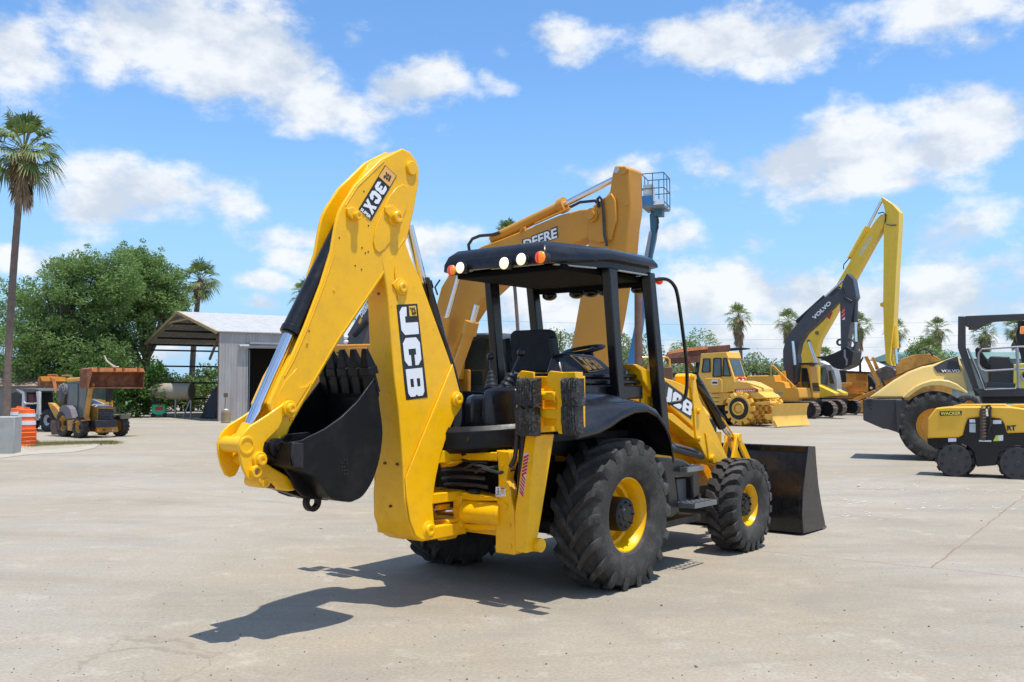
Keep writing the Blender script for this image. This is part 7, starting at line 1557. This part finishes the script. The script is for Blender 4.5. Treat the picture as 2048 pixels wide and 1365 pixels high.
def mixc(fac, a, c):
    n = nd(nt, 'ShaderNodeMix', data_type='RGBA')
    if isinstance(fac, float): n.inputs[0].default_value = fac
    else: L(fac, n.inputs[0])
    for i, q in ((6, a), (7, c)):
        if isinstance(q, tuple): n.inputs[i].default_value = (*q, 1)
        else: L(q, n.inputs[i])
    return n.outputs[2]
rot = nd(nt, 'ShaderNodeMapping'); rot.inputs['Rotation'].default_value = (0, 0, R(33)); L(P_, rot.inputs[0])
stv = nd(nt, 'ShaderNodeMapping'); stv.inputs['Rotation'].default_value = (0, 0, R(20)); stv.inputs['Scale'].default_value = (.35, 1.6, 1); L(P_, stv.inputs[0])
c = mixc(rng(noi(.35, 7, .62), .35, .65), (.415, .355, .27), (.355, .335, .285))
c = mixc(rng(noi(.9, 8, .65, stv.outputs[0], 1.2), .52, .72), c, (.44, .365, .28))
c = mixc(rng(noi(.55, 8, .7, stv.outputs[0], .8), .56, .74), c, (.285, .27, .235))
c = mixc(rng(noi(2.2, 8, .7), .55, .75, 0, .8), c, (.56, .53, .46))
c = mixc(rng(noi(3.4, 10, .8, rot.outputs[0], 1.5), .53, .64, 0, .55), c, (.47, .42, .35))
c = mixc(rng(noi(.12, 6, .6, rot.outputs[0], 1.0), .46, .62, 0, .45), c, (.48, .45, .40))
c = mixc(rng(noi(14, 8, .8), .55, .68, 0, .45), c, (.27, .25, .215))
c = mixc(rng(noi(.23, 9, .72, stv.outputs[0], 2.0), .50, .66, 0, .55), c, (.30, .27, .22))
c = mixc(rng(noi(5.5, 7, .75, stv.outputs[0]), .60, .72, 0, .5), c, (.25, .22, .185))
c = mixc(rng(noi(1.3, 9, .75, None, .6), .64, .76, 0, .6), c, (.36, .25, .17))
fine = rng(noi(38, 4, .75), .3, .7, .80, 1.18); sc_ = nd(nt, 'ShaderNodeVectorMath', operation='SCALE'); L(c, sc_.inputs[0]); L(gm_('MULTIPLY', fine, .90), sc_.inputs['Scale']); c = sc_.outputs[0]
spk = rng(noi(95, 2, .5), .74, .78, 0, .75); c = mixc(spk, c, (.10, .085, .07))
spk2 = rng(noi(120, 2, .5, rot.outputs[0]), .73, .78, 0, .8); c = mixc(spk2, c, (.75, .72, .68))
# expansion joints
J0 = gnd(1600, 1110); J1 = gnd(2048, 1155); jd = (J1 - J0).normalized(); jn = Vector((-jd.y, jd.x, 0)); K0 = gnd(1868, 1132)
wob = nd(nt, 'ShaderNodeTexNoise', Scale=1.6, Detail=5.0); L(P_, wob.inputs['Vector'])
def dotn(v, off):
    n = nd(nt, 'ShaderNodeVectorMath', operation='DOT_PRODUCT'); L(P_, n.inputs[0]); n.inputs[1].default_value = v; return gm_('SUBTRACT', n.outputs['Value'], off)
def line(v, off, per, wd_):
    x = gm_('ADD', dotn(v, off), gm_('MULTIPLY_ADD', wob.outputs[0], .10, -.05)); x = gm_('PINGPONG', x, per / 2); return rng(x, wd_ * .4, wd_, 1, 0)
brk = rng(noi(.8, 3), .38, .55)
far_ = gm_('GREATER_THAN', dotn(jn, jn.dot(J0)), 0.0)
j = gm_('MAXIMUM', line(jn, jn.dot(J0), 11.0, .013), gm_('MULTIPLY', far_, line(jd, jd.dot(K0), 14.0, .013)))
j2 = gm_('MAXIMUM', line(jn, jn.dot(J0), 11.0, .07), gm_('MULTIPLY', far_, line(jd, jd.dot(K0), 14.0, .07)))
c = mixc(gm_('MULTIPLY', j2, .12), c, (.40, .27, .17)); c = mixc(gm_('MULTIPLY', gm_('MULTIPLY', j, .45), gm_('MULTIPLY_ADD', brk, .5, .5)), c, (.13, .10, .075))
# faint curved tyre tracks left in the dust
for (cx_, cy_, r0_, s_) in ((-9, 2, 11.2, 1), (6, -4, 12.6, 1), (14, 22, 13.5, 1), (-3, 30, 16.0, 1)):
    d_ = nd(nt, 'ShaderNodeVectorMath', operation='DISTANCE'); L(P_, d_.inputs[0]); d_.inputs[1].default_value = (cx_, cy_, 0)
    w1_ = gm_('ADD', d_.outputs['Value'], gm_('MULTIPLY', wob.outputs[0], .5))
    for o_ in (0, 1.7):
        t_ = gm_('ABSOLUTE', gm_('SUBTRACT', w1_, r0_ + o_)); f_ = gm_('MULTIPLY', rng(t_, .08, .26, 1, 0), rng(noi(1.7, 6, .7, rot.outputs[0]), .42, .62, 0, .34)); c = mixc(f_, c, (.255, .235, .205))
# hairline cracks
vo = nd(nt, 'ShaderNodeTexVoronoi', feature='DISTANCE_TO_EDGE', Scale=.23); dv = nd(nt, 'ShaderNodeVectorMath', operation='MULTIPLY_ADD'); L(wob.outputs['Color'], dv.inputs[0]); dv.inputs[1].default_value = (1.1, 1.1, 0); L(P_, dv.inputs[2]); L(dv.outputs[0], vo.inputs['Vector'])
ck = rng(vo.outputs['Distance'], .0008, .003, 1, 0); c = mixc(gm_('MULTIPLY', gm_('MULTIPLY', ck, rng(noi(.45, 3, .5, rot.outputs[0]), .58, .66)), .35), c, (.16, .12, .09))
wm = nd(nt, 'ShaderNodeVectorMath', operation='MULTIPLY'); L(c, wm.inputs[0]); wm.inputs[1].default_value = (.915, .885, .84); c = wm.outputs[0]
L(c, b.inputs['Base Color']); b.inputs['Roughness'].default_value = .85; b.inputs['Specular IOR Level'].default_value = .25
bp = nd(nt, 'ShaderNodeBump', Strength=.35, Distance=.012); L(gm_('SUBTRACT', gm_('ADD', noi(60, 5, .7), gm_('MULTIPLY', noi(6, 6, .6), 1.5)), gm_('MULTIPLY', j, 1.2)), bp.inputs['Height']); L(bp.outputs[0], b.inputs['Normal'])
g = G(); N = 24; S = 900
for a in range(N):
    for bb_ in range(N):
        pass
g.add([(-S, -60, 0), (S, -60, 0), (S, 1500, 0), (-S, 1500, 0)], [(0, 1, 2, 3)]); go = make('ground', g, gm); tag(go, kind='structure')
SC.view_settings.view_transform = 'Standard'; SC.view_settings.look = 'None'; SC.view_settings.gamma = 1; SC.view_settings.exposure = EXPO
SC.render.engine = 'CYCLES'; SC.cycles.max_bounces = 6; SC.cycles.use_denoising = True
